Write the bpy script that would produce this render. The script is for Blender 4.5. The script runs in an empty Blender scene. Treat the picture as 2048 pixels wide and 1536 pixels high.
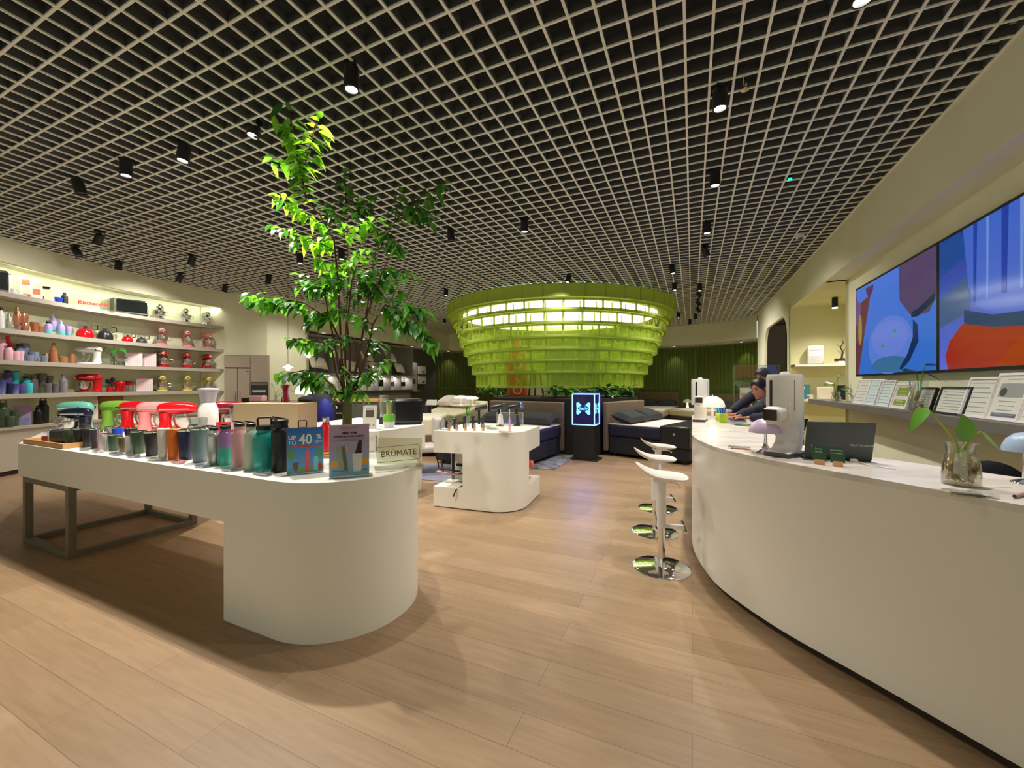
import bpy, bmesh, math, random
from mathutils import Vector, Matrix, Euler
from math import sin, cos, pi, radians, atan2, hypot
random.seed(7)
SC = bpy.context.scene
C = SC.collection
# ------------------------------------------------------------------ camera, world, exposure
FPX, CX, CY, EYE = 810.0, 1024.0, 768.0, 1.5
cam_d = bpy.data.cameras.new('camera'); cam = bpy.data.objects.new('camera', cam_d); C.objects.link(cam)
cam.location = (0, 0, EYE); cam.rotation_euler = (pi/2, 0, 0)
cam_d.sensor_fit = 'HORIZONTAL'; cam_d.sensor_width = 36.0; cam_d.lens = 36.0*FPX/2048.0
cam_d.clip_start = 0.05; cam_d.clip_end = 200
SC.camera = cam
SC.view_settings.view_transform = 'Standard'; SC.view_settings.look = 'None'
SC.view_settings.gamma = 1.0; SC.view_settings.use_curve_mapping = False
SC.view_settings.exposure = -0.30
SC.cycles.transparent_max_bounces = 32
SC.cycles.max_bounces = 8
SC.cycles.sample_clamp_indirect = 4.0
w = bpy.data.worlds.new('world'); SC.world = w; w.use_nodes = True
w.node_tree.nodes['Background'].inputs[0].default_value = (0.98, 1.0, 0.80, 1)   # added ambient fill, entering where the room is open behind the camera
w.node_tree.nodes['Background'].inputs[1].default_value = 0.80
SPOT_W, SPOT_COL = 200.0, (1.0, 0.95, 0.86)

# ceiling spotlights: pixel of the lamp face, lit or not, tilt (x, y) in degrees
SPOTS = [(703,180,1,0,0),(505,272,1,8,-10),(365,322,1,5,-5),(252,352,1,0,0),(163,388,0,-12,8),(193,487,1,35,10),(159,512,0,-28,10),
 (236,540,1,10,4),(356,563,1,30,6),(381,530,0,22,8),(448,584,0,14,0),(536,567,0,8,0),(600,527,1,0,0),(683,519,1,0,0),(779,508,1,10,0),
 (618,597,1,12,0),(903,482,0,-6,0),(1049,464,1,0,0),(1135,565,1,14,0),(892,592,1,0,0),(820,627,1,0,0),(850,645,0,8,0),(889,647,1,0,0),
 (1440,218,1,0,0),(1430,372,1,0,0),(1414,467,1,0,0),(1415,513,1,-25,0),(1346,547,1,-8,0),(1349,581,1,0,0),(1399,582,1,0,0),
 (1401,594,0,-35,0),(1400,611,1,-35,0),(1399,624,1,-35,0),(1392,638,1,-12,0),(1357,636,1,0,0),(1380,648,0,0,0),(1725,2,1,0,0),(722,440,1,0,0)]  # last entry: unseen spot added behind the tree crown for its leaf shadows
CEIL = 3.85
SPOT_LABELS = {722: 'lit spotlight added unseen behind the tree crown to cast leaf shadows',
 703: 'brightest lit spotlight nearest the camera, above the tree top',
 505: 'lit spotlight left of the tree top shoots, its body hidden in the grid',
 365: 'lit spotlight, third from the left in the near left row',
 252: 'lit spotlight hanging clear, second from the left in the near left row',
 163: 'unlit tilted spotlight, leftmost of the near left row',
 193: 'lit spotlight tilted to the left wall, above the top shelf',
 159: 'unlit spotlight tilted left, below and left of a lit tilted one',
 236: 'lit spotlight above the red-lettered sign',
 356: 'lit spotlight aimed at the silver mixers',
 381: 'unlit tilted spotlight right above the one aimed at the silver mixers',
 448: 'unlit spotlight above the fridge end of the left shelves',
 536: 'unlit spotlight just left of the low tree branch',
 600: 'lit spotlight left of the tree crown',
 683: 'lit spotlight in the middle of the tree crown',
 779: 'lit spotlight at the right side of the tree crown',
 618: 'small lit spotlight below the tree crown, seen between leaves',
 903: 'unlit spotlight between tree and lantern',
 1049: 'lit spotlight above the left half of the green lantern',
 1135: 'lit spotlight right in front of the top band of the green lantern',
 892: 'lit spotlight at the upper left edge of the green lantern',
 820: 'small lit spotlight left of the green lantern above the drooping branch',
 850: 'small unlit spotlight behind the drooping branch',
 889: 'far lit spotlight beside the left lower edge of the green lantern',
 1440: 'nearest lit spotlight of the row right of the lantern',
 1430: 'second lit spotlight of the row right of the lantern',
 1414: 'third lit spotlight of the row right of the lantern',
 1415: 'lit spotlight tilted right below the third of that row',
 1346: 'dark-bodied lit spotlight, upper of the pair at the right lantern edge',
 1349: 'lower lit spotlight of the pair at the right lantern edge',
 1399: 'topmost spotlight of the far crowded column',
 1401: 'unlit sideways spotlight in the far crowded column',
 1400: 'third spotlight down in the far crowded column',
 1392: 'lowest lit spotlight of the far crowded column',
 1357: 'far lit spotlight beside the right lower edge of the lantern',
 1380: 'farthest unlit spotlight near the back soffit',
 1725: 'lit spotlight cut by the top picture edge at the right'}

# ------------------------------------------------------------------ materials
_m = {}
def mat(name, col, rough=0.5, metal=0.0, emit=0.0, trans=0.0, alpha=1.0, spec=0.5, sub=0.0, ecol=None, ior=1.45, coat=0.0):
    if name in _m: return _m[name]
    m = bpy.data.materials.new(name); m.use_nodes = True
    b = m.node_tree.nodes['Principled BSDF']
    b.inputs['Base Color'].default_value = (*col, 1); b.inputs['Roughness'].default_value = rough
    b.inputs['Metallic'].default_value = metal; b.inputs['IOR'].default_value = ior
    b.inputs['Specular IOR Level'].default_value = spec; b.inputs['Transmission Weight'].default_value = trans
    b.inputs['Alpha'].default_value = alpha; b.inputs['Coat Weight'].default_value = coat
    if emit: b.inputs['Emission Color'].default_value = (*(ecol or col), 1); b.inputs['Emission Strength'].default_value = emit
    _m[name] = m; return m
def nodes(m): return m.node_tree.nodes, m.node_tree.links, m.node_tree.nodes['Principled BSDF']
def S(r, g, b):      # sRGB 0-255 to linear
    f = lambda c: (c/255/12.92) if c/255 <= 0.04045 else ((c/255+0.055)/1.055)**2.4
    return (f(r), f(g), f(b))
def speck(m, col2, scale, lo=0.45, hi=0.6, stretch=(1,1,1), detail=6):
    n, l, b = nodes(m); tc = n.new('ShaderNodeTexCoord'); mp = n.new('ShaderNodeMapping'); no = n.new('ShaderNodeTexNoise')
    mp.inputs['Scale'].default_value = stretch; no.inputs['Scale'].default_value = scale; no.inputs['Detail'].default_value = detail
    cr = n.new('ShaderNodeValToRGB'); cr.color_ramp.elements[0].position = lo; cr.color_ramp.elements[1].position = hi
    cr.color_ramp.elements[0].color = b.inputs['Base Color'].default_value; cr.color_ramp.elements[1].color = (*col2, 1)
    l.new(tc.outputs['Object'], mp.inputs[0]); l.new(mp.outputs[0], no.inputs['Vector']); l.new(no.outputs['Fac'], cr.inputs[0]); l.new(cr.outputs[0], b.inputs['Base Color'])
    return m
PAINT = speck(mat('cream_paint', S(234,232,204), 0.75), S(230,228,198), 1.3)
PAINT2 = speck(mat('green_cream_paint', S(226,230,198), 0.75), S(222,226,191), 1.1)
WHITE = mat('white_laminate', S(240,237,226), 0.32)
GLOSSW = mat('white_gloss', S(232,228,222), 0.18)
PLASTW = mat('white_plastic', S(236,232,230), 0.28)
STONE = speck(mat('pale_stone', S(232,224,216), 0.27), S(214,205,196), 3.0, 0.45, 0.62, (1,2.2,1))
BLACK = mat('black_metal', (0.012,0.012,0.013), 0.45)
BLKP = mat('black_plastic', (0.015,0.015,0.017), 0.3)
GREYM = mat('grey_metal', S(112,108,94), 0.5, 0.2)
CHROME = mat('chrome', (0.86,0.86,0.86), 0.06, 1.0)
STEEL = mat('brushed_steel', (0.62,0.6,0.58), 0.25, 1.0)
COPPER = mat('copper', S(205,140,110), 0.3, 0.8)
SHELFG = mat('shelf_grey_laminate', S(176,168,156), 0.45)
DARKG = mat('dark_recess', S(60,48,38), 0.8)
def glass(name, col=(0.95,0.97,0.96), clear=0.93, rough=0.02):
    if name in _m: return _m[name]
    m = bpy.data.materials.new(name); m.use_nodes = True; n, l = m.node_tree.nodes, m.node_tree.links; n.clear()
    out = n.new('ShaderNodeOutputMaterial'); mx = n.new('ShaderNodeMixShader'); tr = n.new('ShaderNodeBsdfTransparent'); gl = n.new('ShaderNodeBsdfGlossy')
    tr.inputs[0].default_value = (*col, 1); gl.inputs['Roughness'].default_value = rough; gl.inputs[0].default_value = (1,1,1,1)
    lw = n.new('ShaderNodeLayerWeight'); lw.inputs[0].default_value = 0.25
    ma = n.new('ShaderNodeMath'); ma.operation = 'MULTIPLY_ADD'; ma.inputs[1].default_value = 0.80; ma.inputs[2].default_value = 1-clear
    ma.use_clamp = True
    l.new(lw.outputs['Facing'], ma.inputs[0]); l.new(ma.outputs[0], mx.inputs[0]); l.new(tr.outputs[0], mx.inputs[1]); l.new(gl.outputs[0], mx.inputs[2]); l.new(mx.outputs[0], out.inputs[0])
    _m[name] = m; return m
def acrylic(name, col, fac, tint):     # tinted translucent sheet: part diffuse/translucent, part see-through
    m = bpy.data.materials.new(name); m.use_nodes = True; n, l = m.node_tree.nodes, m.node_tree.links; n.clear()
    out = n.new('ShaderNodeOutputMaterial'); mx = n.new('ShaderNodeMixShader'); m2 = n.new('ShaderNodeMixShader')
    tr = n.new('ShaderNodeBsdfTransparent'); tl = n.new('ShaderNodeBsdfTranslucent'); df = n.new('ShaderNodeBsdfDiffuse')
    tr.inputs[0].default_value = (*tint, 1); tl.inputs[0].default_value = (*col, 1); df.inputs[0].default_value = (*col, 1)
    m2.inputs[0].default_value = 0.5; mx.inputs[0].default_value = fac
    l.new(df.outputs[0], m2.inputs[1]); l.new(tl.outputs[0], m2.inputs[2]); l.new(tr.outputs[0], mx.inputs[1]); l.new(m2.outputs[0], mx.inputs[2]); l.new(mx.outputs[0], out.inputs[0])
    _m[name] = m; return m
GLASS = glass('clear_glass'); ACRY = glass('clear_acrylic', (0.96,0.975,0.95), 0.93)
def floor_mat(th):
    m = mat('oak_floor', S(196,160,120), 0.42); n, l, b = nodes(m)
    tc = n.new('ShaderNodeTexCoord'); mp = n.new('ShaderNodeMapping'); mp.inputs['Rotation'].default_value = (0,0,th)
    br = n.new('ShaderNodeTexBrick'); br.offset = 0.37; br.squash = 1; br.inputs['Scale'].default_value = 1
    br.inputs['Brick Width'].default_value = 1.9; br.inputs['Row Height'].default_value = 0.19; br.inputs['Mortar Size'].default_value = 0.0016
    br.inputs['Mortar Smooth'].default_value = 0.2; br.inputs['Bias'].default_value = 0
    br.inputs['Color1'].default_value = (*S(166,138,108),1); br.inputs['Color2'].default_value = (*S(152,124,94),1); br.inputs['Mortar'].default_value = (*S(120,98,76),1)
    mp2 = n.new('ShaderNodeMapping'); mp2.inputs['Scale'].default_value = (1.2,14,1); mp2.inputs['Rotation'].default_value = (0,0,0)
    no = n.new('ShaderNodeTexNoise'); no.inputs['Scale'].default_value = 2.2; no.inputs['Detail'].default_value = 8; no.inputs['Distortion'].default_value = 0.8
    mixn = n.new('ShaderNodeMix'); mixn.data_type = 'RGBA'; mixn.blend_type = 'MULTIPLY'; mixn.inputs[0].default_value = 0.5
    cr = n.new('ShaderNodeValToRGB'); cr.color_ramp.elements[0].color = (0.72,0.68,0.62,1); cr.color_ramp.elements[1].color = (1.12,1.1,1.06,1)
    cr.color_ramp.elements[0].position = 0.3; cr.color_ramp.elements[1].position = 0.7
    l.new(tc.outputs['Object'], mp.inputs[0]); l.new(mp.outputs[0], br.inputs['Vector']); l.new(mp.outputs[0], mp2.inputs[0]); l.new(mp2.outputs[0], no.inputs['Vector'])
    l.new(no.outputs['Fac'], cr.inputs[0]); l.new(br.outputs['Color'], mixn.inputs[6]); l.new(cr.outputs[0], mixn.inputs[7]); l.new(mixn.outputs[2], b.inputs['Base Color'])
    bp = n.new('ShaderNodeBump'); bp.inputs['Strength'].default_value = 0.08; bp.inputs['Distance'].default_value = 0.002
    l.new(br.outputs['Fac'], bp.inputs['Height']); bp.invert = True; l.new(bp.outputs[0], b.inputs['Normal'])
    return m

# ------------------------------------------------------------------ mesh builder
class MB:
    def __init__(s): s.v = []; s.f = []
    def add(s, vs, fs):
        o = len(s.v); s.v += [tuple(p) for p in vs]; s.f += [tuple(o+i for i in f) for f in fs]; return s
    def box(s, x0, x1, y0, y1, z0, z1, M=None):
        vs = [Vector(p) for p in ((x0,y0,z0),(x1,y0,z0),(x1,y1,z0),(x0,y1,z0),(x0,y0,z1),(x1,y0,z1),(x1,y1,z1),(x0,y1,z1))]
        if M: vs = [M @ p for p in vs]
        return s.add(vs, [(0,3,2,1),(4,5,6,7),(0,1,5,4),(1,2,6,5),(2,3,7,6),(3,0,4,7)])
    def cb(s, c, d, M=None): return s.box(c[0]-d[0]/2,c[0]+d[0]/2,c[1]-d[1]/2,c[1]+d[1]/2,c[2]-d[2]/2,c[2]+d[2]/2,M)
    def lathe(s, prof, n=20, c=(0,0,0), M=None, sx=1, sy=1):
        vs = []; fs = []
        for r, z in prof:
            for k in range(n):
                a = 2*pi*k/n; p = Vector((c[0]+r*cos(a)*sx, c[1]+r*sin(a)*sy, c[2]+z)); vs.append(M @ p if M else p)
        for j in range(len(prof)-1):
            for k in range(n): k2 = (k+1) % n; fs.append((j*n+k, j*n+k2, (j+1)*n+k2, (j+1)*n+k))
        if prof[0][0] > 1e-5: fs.append(tuple(reversed(range(n))))
        if prof[-1][0] > 1e-5: fs.append(tuple((len(prof)-1)*n+k for k in range(n)))
        return s.add(vs, fs)
    def cyl(s, c, r, h, n=16, M=None): return s.lathe([(r,0),(r,h)], n, c, M)
    def prism(s, poly, z0, z1, M=None):
        n = len(poly); vs = [Vector((x,y,z0)) for x, y in poly]+[Vector((x,y,z1)) for x, y in poly]
        if M: vs = [M @ p for p in vs]
        a = sum(poly[i][0]*poly[(i+1)%n][1]-poly[(i+1)%n][0]*poly[i][1] for i in range(n))
        fs = [tuple(reversed(range(n))), tuple(range(n,2*n))]+[(i,(i+1)%n,n+(i+1)%n,n+i) for i in range(n)]
        if a < 0: fs = [tuple(reversed(f)) for f in fs]
        return s.add(vs, fs)
    def ribbon(s, pa, pb, z0, z1):       # wall between two polylines
        n = len(pa); vs = []
        for a, b in zip(pa, pb): vs += [(a[0],a[1],z0),(b[0],b[1],z0),(b[0],b[1],z1),(a[0],a[1],z1)]
        fs = [(0,1,2,3)]
        for i in range(n-1):
            o, q = 4*i, 4*i+4
            for k in range(4): fs.append((o+k, q+k, q+(k+1)%4, o+(k+1)%4))
        fs.append((4*n-1,4*n-2,4*n-3,4*n-4)); return s.add(vs, fs)
    def tube(s, pts, r, n=8, M=None):
        pts = [Vector(p) for p in pts]; rs = r if isinstance(r, (list,tuple)) else [r]*len(pts); vs = []; fs = []; up = None
        for i, p in enumerate(pts):
            t = (pts[min(i+1,len(pts)-1)]-pts[max(i-1,0)])
            t = t.normalized() if t.length > 1e-9 else Vector((0,0,1))
            if up is None: up = Vector((0,0,1)) if abs(t.z) < .9 else Vector((1,0,0))
            a = t.cross(up).normalized(); b = a.cross(t).normalized(); up = b
            for k in range(n):
                q = p+(a*cos(2*pi*k/n)+b*sin(2*pi*k/n))*rs[i]; vs.append(M @ q if M else q)
        for i in range(len(pts)-1):
            for k in range(n): k2 = (k+1) % n; fs.append((i*n+k,(i+1)*n+k,(i+1)*n+k2,i*n+k2))
        fs.append(tuple(range(n))); fs.append(tuple((len(pts)-1)*n+k for k in reversed(range(n))))
        return s.add(vs, fs)
    def ell(s, c, r, n=16, m=10, M=None, z0=-1.0, z1=1.0):
        a0, a1 = math.asin(z0), math.asin(z1); prof = []
        for i in range(m+1): a = a0+(a1-a0)*i/m; prof.append((max(cos(a),0), sin(a)))
        vs = []; fs = []
        for q, z in prof:
            for k in range(n):
                t = 2*pi*k/n; p = Vector((c[0]+q*cos(t)*r[0], c[1]+q*sin(t)*r[1], c[2]+z*r[2])); vs.append(M @ p if M else p)
        for j in range(m):
            for k in range(n): k2 = (k+1)%n; fs.append((j*n+k,j*n+k2,(j+1)*n+k2,(j+1)*n+k))
        if prof[0][0] > 1e-3: fs.append(tuple(reversed(range(n))))
        if prof[-1][0] > 1e-3: fs.append(tuple(m*n+k for k in range(n)))
        return s.add(vs, fs)
    def pillow(s, c, w, d, h, M=None, n=10):
        vs = []; fs = []
        for sgn in (1,-1):
            o = len(vs)
            for i in range(n+1):
                for j in range(n+1):
                    u, v = 2*i/n-1, 2*j/n-1; q = ((1-u**4)*(1-v**4))**0.5; pin = 1-0.10*(1-abs(u*v))*(abs(u)**3+abs(v)**3)*0.7
                    p = Vector((c[0]+u*w/2*pin, c[1]+v*d/2*pin, c[2]+sgn*h/2*q)); vs.append(M @ p if M else p)
            for i in range(n):
                for j in range(n):
                    a = o+i*(n+1)+j; f = (a,a+n+1,a+n+2,a+1); fs.append(f if sgn > 0 else tuple(reversed(f)))
        return s.add(vs, fs)
    def mesh(s, name, m, flat=False):
        me = bpy.data.meshes.new(name); me.from_pydata(s.v, [], s.f)
        if m: me.materials.append(m)
        if not flat:
            me.polygons.foreach_set('use_smooth', [True]*len(me.polygons)); me.set_sharp_from_angle(angle=radians(32))
        me.update(); return me
def obj(name, mb, m, parent=None, bevel=0, flat=False, label=None):
    me = mb if isinstance(mb, bpy.types.Mesh) else mb.mesh(name, m, flat)
    o = bpy.data.objects.new(name, me); C.objects.link(o)
    if parent: o.parent = parent
    if bevel:
        b = o.modifiers.new('bevel','BEVEL'); b.width = bevel; b.segments = 2; b.limit_method = 'ANGLE'
    if label: o['label'] = label
    return o
def tag(o, label, cat, group=None, kind=None):
    o['label'] = label; o['category'] = cat
    if group: o['group'] = group
    if kind: o['kind'] = kind
    return o
def thing(name, label, cat, loc=(0,0,0), rz=0, group=None):
    o = bpy.data.objects.new(name, None); C.objects.link(o); o.location = loc; o.rotation_euler = (0,0,rz); o.empty_display_size = .05
    return tag(o, label, cat, group)
def struct(name, mb, m, parent=None, flat=False, bevel=0):
    o = obj(name, mb, m, parent, bevel, flat)
    if not parent: o['kind'] = 'structure'
    return o
def kids(o): return [c for c in o.children]
def dup(root, loc=None, rz=None, label=None, group=None, recol=None):
    r = root.copy(); C.objects.link(r)
    if loc is not None: r.location = loc
    if rz is not None: r.rotation_euler = (0,0,rz)
    if label: r['label'] = label
    if group: r['group'] = group
    def rec(a, b):
        for ch in kids(a):
            c = ch.copy(); C.objects.link(c); c.parent = b
            if recol and c.type == 'MESH' and c.data.materials and c.data.materials[0].name == recol[0].name:
                c.material_slots[0].link = 'OBJECT'; c.material_slots[0].material = recol[1]
            rec(ch, c)
    rec(root, r); return r
def text(name, body, size, M, m, parent=None, ext=0.0015, align='CENTER', sx=1.0, bold=0.0):
    cu = bpy.data.curves.new(name,'FONT'); cu.body = body; cu.size = size; cu.extrude = ext; cu.align_x = align; cu.align_y = 'CENTER'; cu.resolution_u = 3
    cu.offset = bold
    t = bpy.data.objects.new(name+'_tmp', cu); C.objects.link(t); bpy.context.view_layer.update()
    me = bpy.data.meshes.new_from_object(t.evaluated_get(bpy.context.evaluated_depsgraph_get())); bpy.data.objects.remove(t)
    me.transform(M @ Matrix.Diagonal((sx,1,1,1))); me.materials.clear(); me.materials.append(m)
    o = bpy.data.objects.new(name, me); C.objects.link(o)
    if parent: o.parent = parent
    return o
RZ = lambda a: Matrix.Rotation(a, 4, 'Z'); RX = lambda a: Matrix.Rotation(a, 4, 'X'); RY = lambda a: Matrix.Rotation(a, 4, 'Y')
T = lambda x, y, z: Matrix.Translation((x, y, z))
def gp(px, py, z=0.0):               # photo pixel -> point of the horizontal plane at height z
    Y = FPX*(EYE-z)/(py-CY); return Vector(((px-CX)/FPX*Y, Y, z))
def dp(px, py, Y): return Vector(((px-CX)/FPX*Y, Y, EYE-(py-CY)/FPX*Y))
def smooth(pts, k=4):                # Catmull-Rom through plan points
    out = []; n = len(pts)
    for i in range(n-1):
        p0, p1, p2, p3 = [Vector(pts[max(0,min(n-1,j))][:2]) for j in (i-1,i,i+1,i+2)]
        for q in range(k):
            t = q/k; out.append(tuple(0.5*((2*p1)+(p2-p0)*t+(2*p0-5*p1+4*p2-p3)*t*t+(3*p1-p0-3*p2+p3)*t**3)))
    out.append(tuple(pts[-1][:2])); return out
def offset(pts, d):                  # offset an open polyline to its left
    out = []
    for i in range(len(pts)):
        a = Vector(pts[max(i-1,0)]); b = Vector(pts[min(i+1,len(pts)-1)]); t = (b-a).normalized(); out.append((pts[i][0]-t.y*d, pts[i][1]+t.x*d))
    return out
def ray(px, pts):                    # where the plan ray through a pixel column meets a polyline; returns point and tangent
    s = (px-CX)/FPX
    for a, b in zip(pts, pts[1:]):
        fa, fb = a[0]-s*a[1], b[0]-s*b[1]
        if (fa <= 0) != (fb <= 0):
            t = fa/(fa-fb); p = Vector(a)*(1-t)+Vector(b)*t
            if p.y > 0: return p, (Vector(b)-Vector(a)).normalized()
    raise ValueError('ray %s' % px)

# ------------------------------------------------------------------ room plan
LEFT = smooth([(-7.2,2.2),(-7.75,4.2),(-8.05,5.5),(-8.17,6.4),(-8.23,7.2),(-8.22,7.95),(-8.1,8.75),(-7.88,9.5),(-7.55,10.3),(-7.4,10.6)])
JOG = [(-7.2,10.95),(-6.5,10.75),(-5.87,11.55)]
DISP = [(-5.87,11.55),(-3.98,16.4),(-2.95,19.0)]
BACKC = smooth([(-2.95,19.0),(-0.6,19.35),(2.0,18.9),(4.5,17.9),(6.5,16.8),(7.6,15.9),(8.2,14.9),(8.4,13.95)])
RD = Vector((.406,.914)); RN = Vector((.914,-.406)); R0 = Vector((3.40,2.69))
def rw(t, off=0.0): p = R0+RD*t+RN*off; return (p.x, p.y)
RIGHT = [rw(12.0), rw(-6.5)]
OUT = LEFT[::1]+[(-7.3,10.9)]+JOG[1:]+DISP[1:]+BACKC[1:]+[rw(11.8)]+[rw(-6.5),(-5.0,-3.3)]
CEILP = [(-6.6,0.5)]+OUT
# floor
struct('floor', MB().add([(-12,-5,0),(12,-5,0),(12,23,0),(-12,23,0)],[(0,1,2,3)]), floor_mat(-0.4187+0.4187*2-0.0))
_m['oak_floor'].node_tree.nodes['Mapping'].inputs['Rotation'].default_value = (0,0,0.4187)
# open-cell ceiling: every blade clipped to the plan
def clip(poly, p, d):                # parameter intervals of line p + t d inside polygon
    ts = []
    n = len(poly)
    for i in range(n):
        a = Vector(poly[i]); b = Vector(poly[(i+1)%n]); e = b-a; den = d.x*e.y-d.y*e.x
        if abs(den) < 1e-9: continue
        q = a-p; t = (q.x*e.y-q.y*e.x)/den; u = (q.x*d.y-q.y*d.x)/den
        if 0 <= u < 1: ts.append(t)
    ts.sort(); return [(ts[i],ts[i+1]) for i in range(0,len(ts)-1,2)]
TH, G, U0, V0 = 0.4187, 0.1706, -1.240, 2.35
GA = Vector((sin(TH),cos(TH))); GB = Vector((cos(TH),-sin(TH)))
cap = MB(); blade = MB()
def bars(d, nrm, o0, rng, wd, lift):
    for k in rng:
        p = nrm*(o0+k*G)
        for t0, t1 in clip(CEILP, p, d):
            a = p+d*(t0+.01); b = p+d*(t1-.01); h = nrm*wd/2
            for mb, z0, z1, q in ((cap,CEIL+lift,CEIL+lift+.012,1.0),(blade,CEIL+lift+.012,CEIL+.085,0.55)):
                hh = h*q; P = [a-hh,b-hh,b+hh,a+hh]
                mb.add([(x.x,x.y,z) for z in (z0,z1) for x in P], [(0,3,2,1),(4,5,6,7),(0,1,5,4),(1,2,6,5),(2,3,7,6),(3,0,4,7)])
bars(GA, GB, U0, range(-90,90), .018, 0)
bars(GB, GA, V0, range(-60,140), .015, .001)
GRIDM = mat('grid_cap_paint', S(246,246,236), 0.6); BLADEM = mat('grid_blade_shade', S(96,98,98), 0.7)  # blades: the shade inside the cells is put into their darker grey
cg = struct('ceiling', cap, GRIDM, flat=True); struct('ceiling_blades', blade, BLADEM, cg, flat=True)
PLEN = mat('plenum_black', S(40,40,42), 0.9)
struct('ceiling_slab', MB().add([(-12,-5,4.6),(12,-5,4.6),(12,23,4.6),(-12,23,4.6)],[(0,3,2,1)]), PLEN, cg)
# fascias dropping from the ceiling edge
LOUT = offset(LEFT, .42); LBK = offset(LEFT, .55)
fas = MB(); fas.ribbon(LEFT, offset(LEFT,.02), 3.47, 4.0); struct('trim_1', fas, PAINT)
sof = MB(); sof.ribbon(offset(LEFT,.021), LOUT, 3.47, 3.49); struct('trim_2', sof, PAINT)
struct('wall_left', MB().ribbon(LOUT, LBK, 0, 3.49), PAINT2)
endp, _ = ray(449, LEFT)
# kitchen side wall facing the camera
KW = [LOUT[-1], (-7.35,10.72), (-6.5,10.75), (-5.87,11.55)]
KW = [(-7.95,10.35),(-6.5,10.75),(-5.87,11.55)]
struct('wall_kitchen', MB().ribbon(KW, [(x-.1,y+.35) for x,y in KW], 0, 4.1), PAINT)
# display side: fascia, soffit, walls
DOUT = offset(DISP, .75)
struct('trim_3', MB().ribbon(DISP, offset(DISP,.03), 3.05, 4.0), PAINT)
struct('trim_4', MB().ribbon(offset(DISP,.031), DOUT, 3.052, 3.07), PAINT)
DD=DOUT[:-1]+[(-3.62,19.6)]
struct('wall_display', MB().ribbon(DD, [(x-.2,y+.1) for x,y in DD], 0, 3.07), mat('dark_grey_wall', S(92,92,84), .7))
BACKI = [(-3.9,19.45)]+offset(BACKC, .6)+[(9.3,13.2)]
struct('trim_5', MB().ribbon(BACKC, offset(BACKC,.03), 3.05, 4.0), PAINT)
BC2=[(-3.3,19.0)]+BACKC+[(9.0,13.4)]
struct('trim_6', MB().ribbon(BC2, [(-4.2,19.9)]+offset(BACKC,.9)+[(9.9,13.4)], 3.053, 3.09), PAINT)
struct('wall_back_upper', MB().ribbon(offset(BACKI,.14), offset(BACKI,.2), 0, 3.1), PAINT)
# ribbed green wall
def ribbed(pts, pitch, dep):
    L = [0]
    for a, b in zip(pts, pts[1:]): L.append(L[-1]+(Vector(b)-Vector(a)).length)
    out = []; s = 0; i = 0; flip = 0
    while s < L[-1]:
        while L[i+1] < s: i += 1
        t = (s-L[i])/(L[i+1]-L[i]); a, b = Vector(pts[i]), Vector(pts[i+1]); p = a.lerp(b, t); d = (b-a).normalized(); nn = Vector((d.y,-d.x))
        q = p+nn*(dep if flip % 4 in (1,2) else 0); out.append((q.x,q.y)); s += pitch/2 if flip % 2 else pitch*.18
        flip += 1
    return out
rb = ribbed(BACKI, .115, .035)
GREENW = mat('green_ribbed_panel', S(84,98,28), .55)
struct('wall_back', MB().ribbon(rb, offset(rb,.1), 0, 3.0), GREENW, flat=True)
jt = MB()
for px in (1392, 1468):
    p, d = ray(px, BACKI); M = T(p.x,p.y,0) @ RZ(atan2(d.y,d.x)); jt.box(-.05,.05,-.06,.0,.9,2.98,M)
p, d = ray(1392, BACKI)
jt.ribbon(offset(BACKI,-.05), offset(BACKI,-.02), 1.28, 1.32)
struct('trim_7', jt, mat('green_panel_trim', S(92,108,34), .5))
# right wall: fascia, soffit, TV wall, niche, arch wall
FT = 7.0
struct('trim_8', MB().ribbon([rw(-6.5),rw(FT)], [rw(-6.5,.04),rw(FT,.04)], 3.2, 4.0), PAINT)
struct('trim_9', MB().ribbon([rw(-6.5,.041),rw(4.5,.041)], [rw(-6.5,.4),rw(4.5,.4)], 3.2, 3.26), PAINT)
struct('wall_right', MB().ribbon([rw(-6.5,.3),rw(4.5,.3)], [rw(-6.5,.6),rw(4.5,.6)], 0, 3.24), PAINT)
NI = mat('niche_paint', S(224,220,172), .7)
ni = MB(); ni.ribbon([rw(6.95,.0),rw(6.95,1.6)], [rw(7.15,.0),rw(7.15,1.6)], 0, 3.3)
ni.ribbon([rw(4.4,1.5),rw(7.1,1.5)], [rw(4.4,1.6),rw(7.1,1.6)], 0, 3.3); ni.ribbon([rw(4.35,.3),rw(4.35,1.6)],[rw(4.5,.3),rw(4.5,1.6)],0,3.3)
struct('wall_niche', ni, NI)
struct('trim_10', MB().ribbon([rw(4.4,.041),rw(6.99,.041)], [rw(4.4,1.6),rw(7.1,1.6)], 3.2, 3.3), NI)
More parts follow.
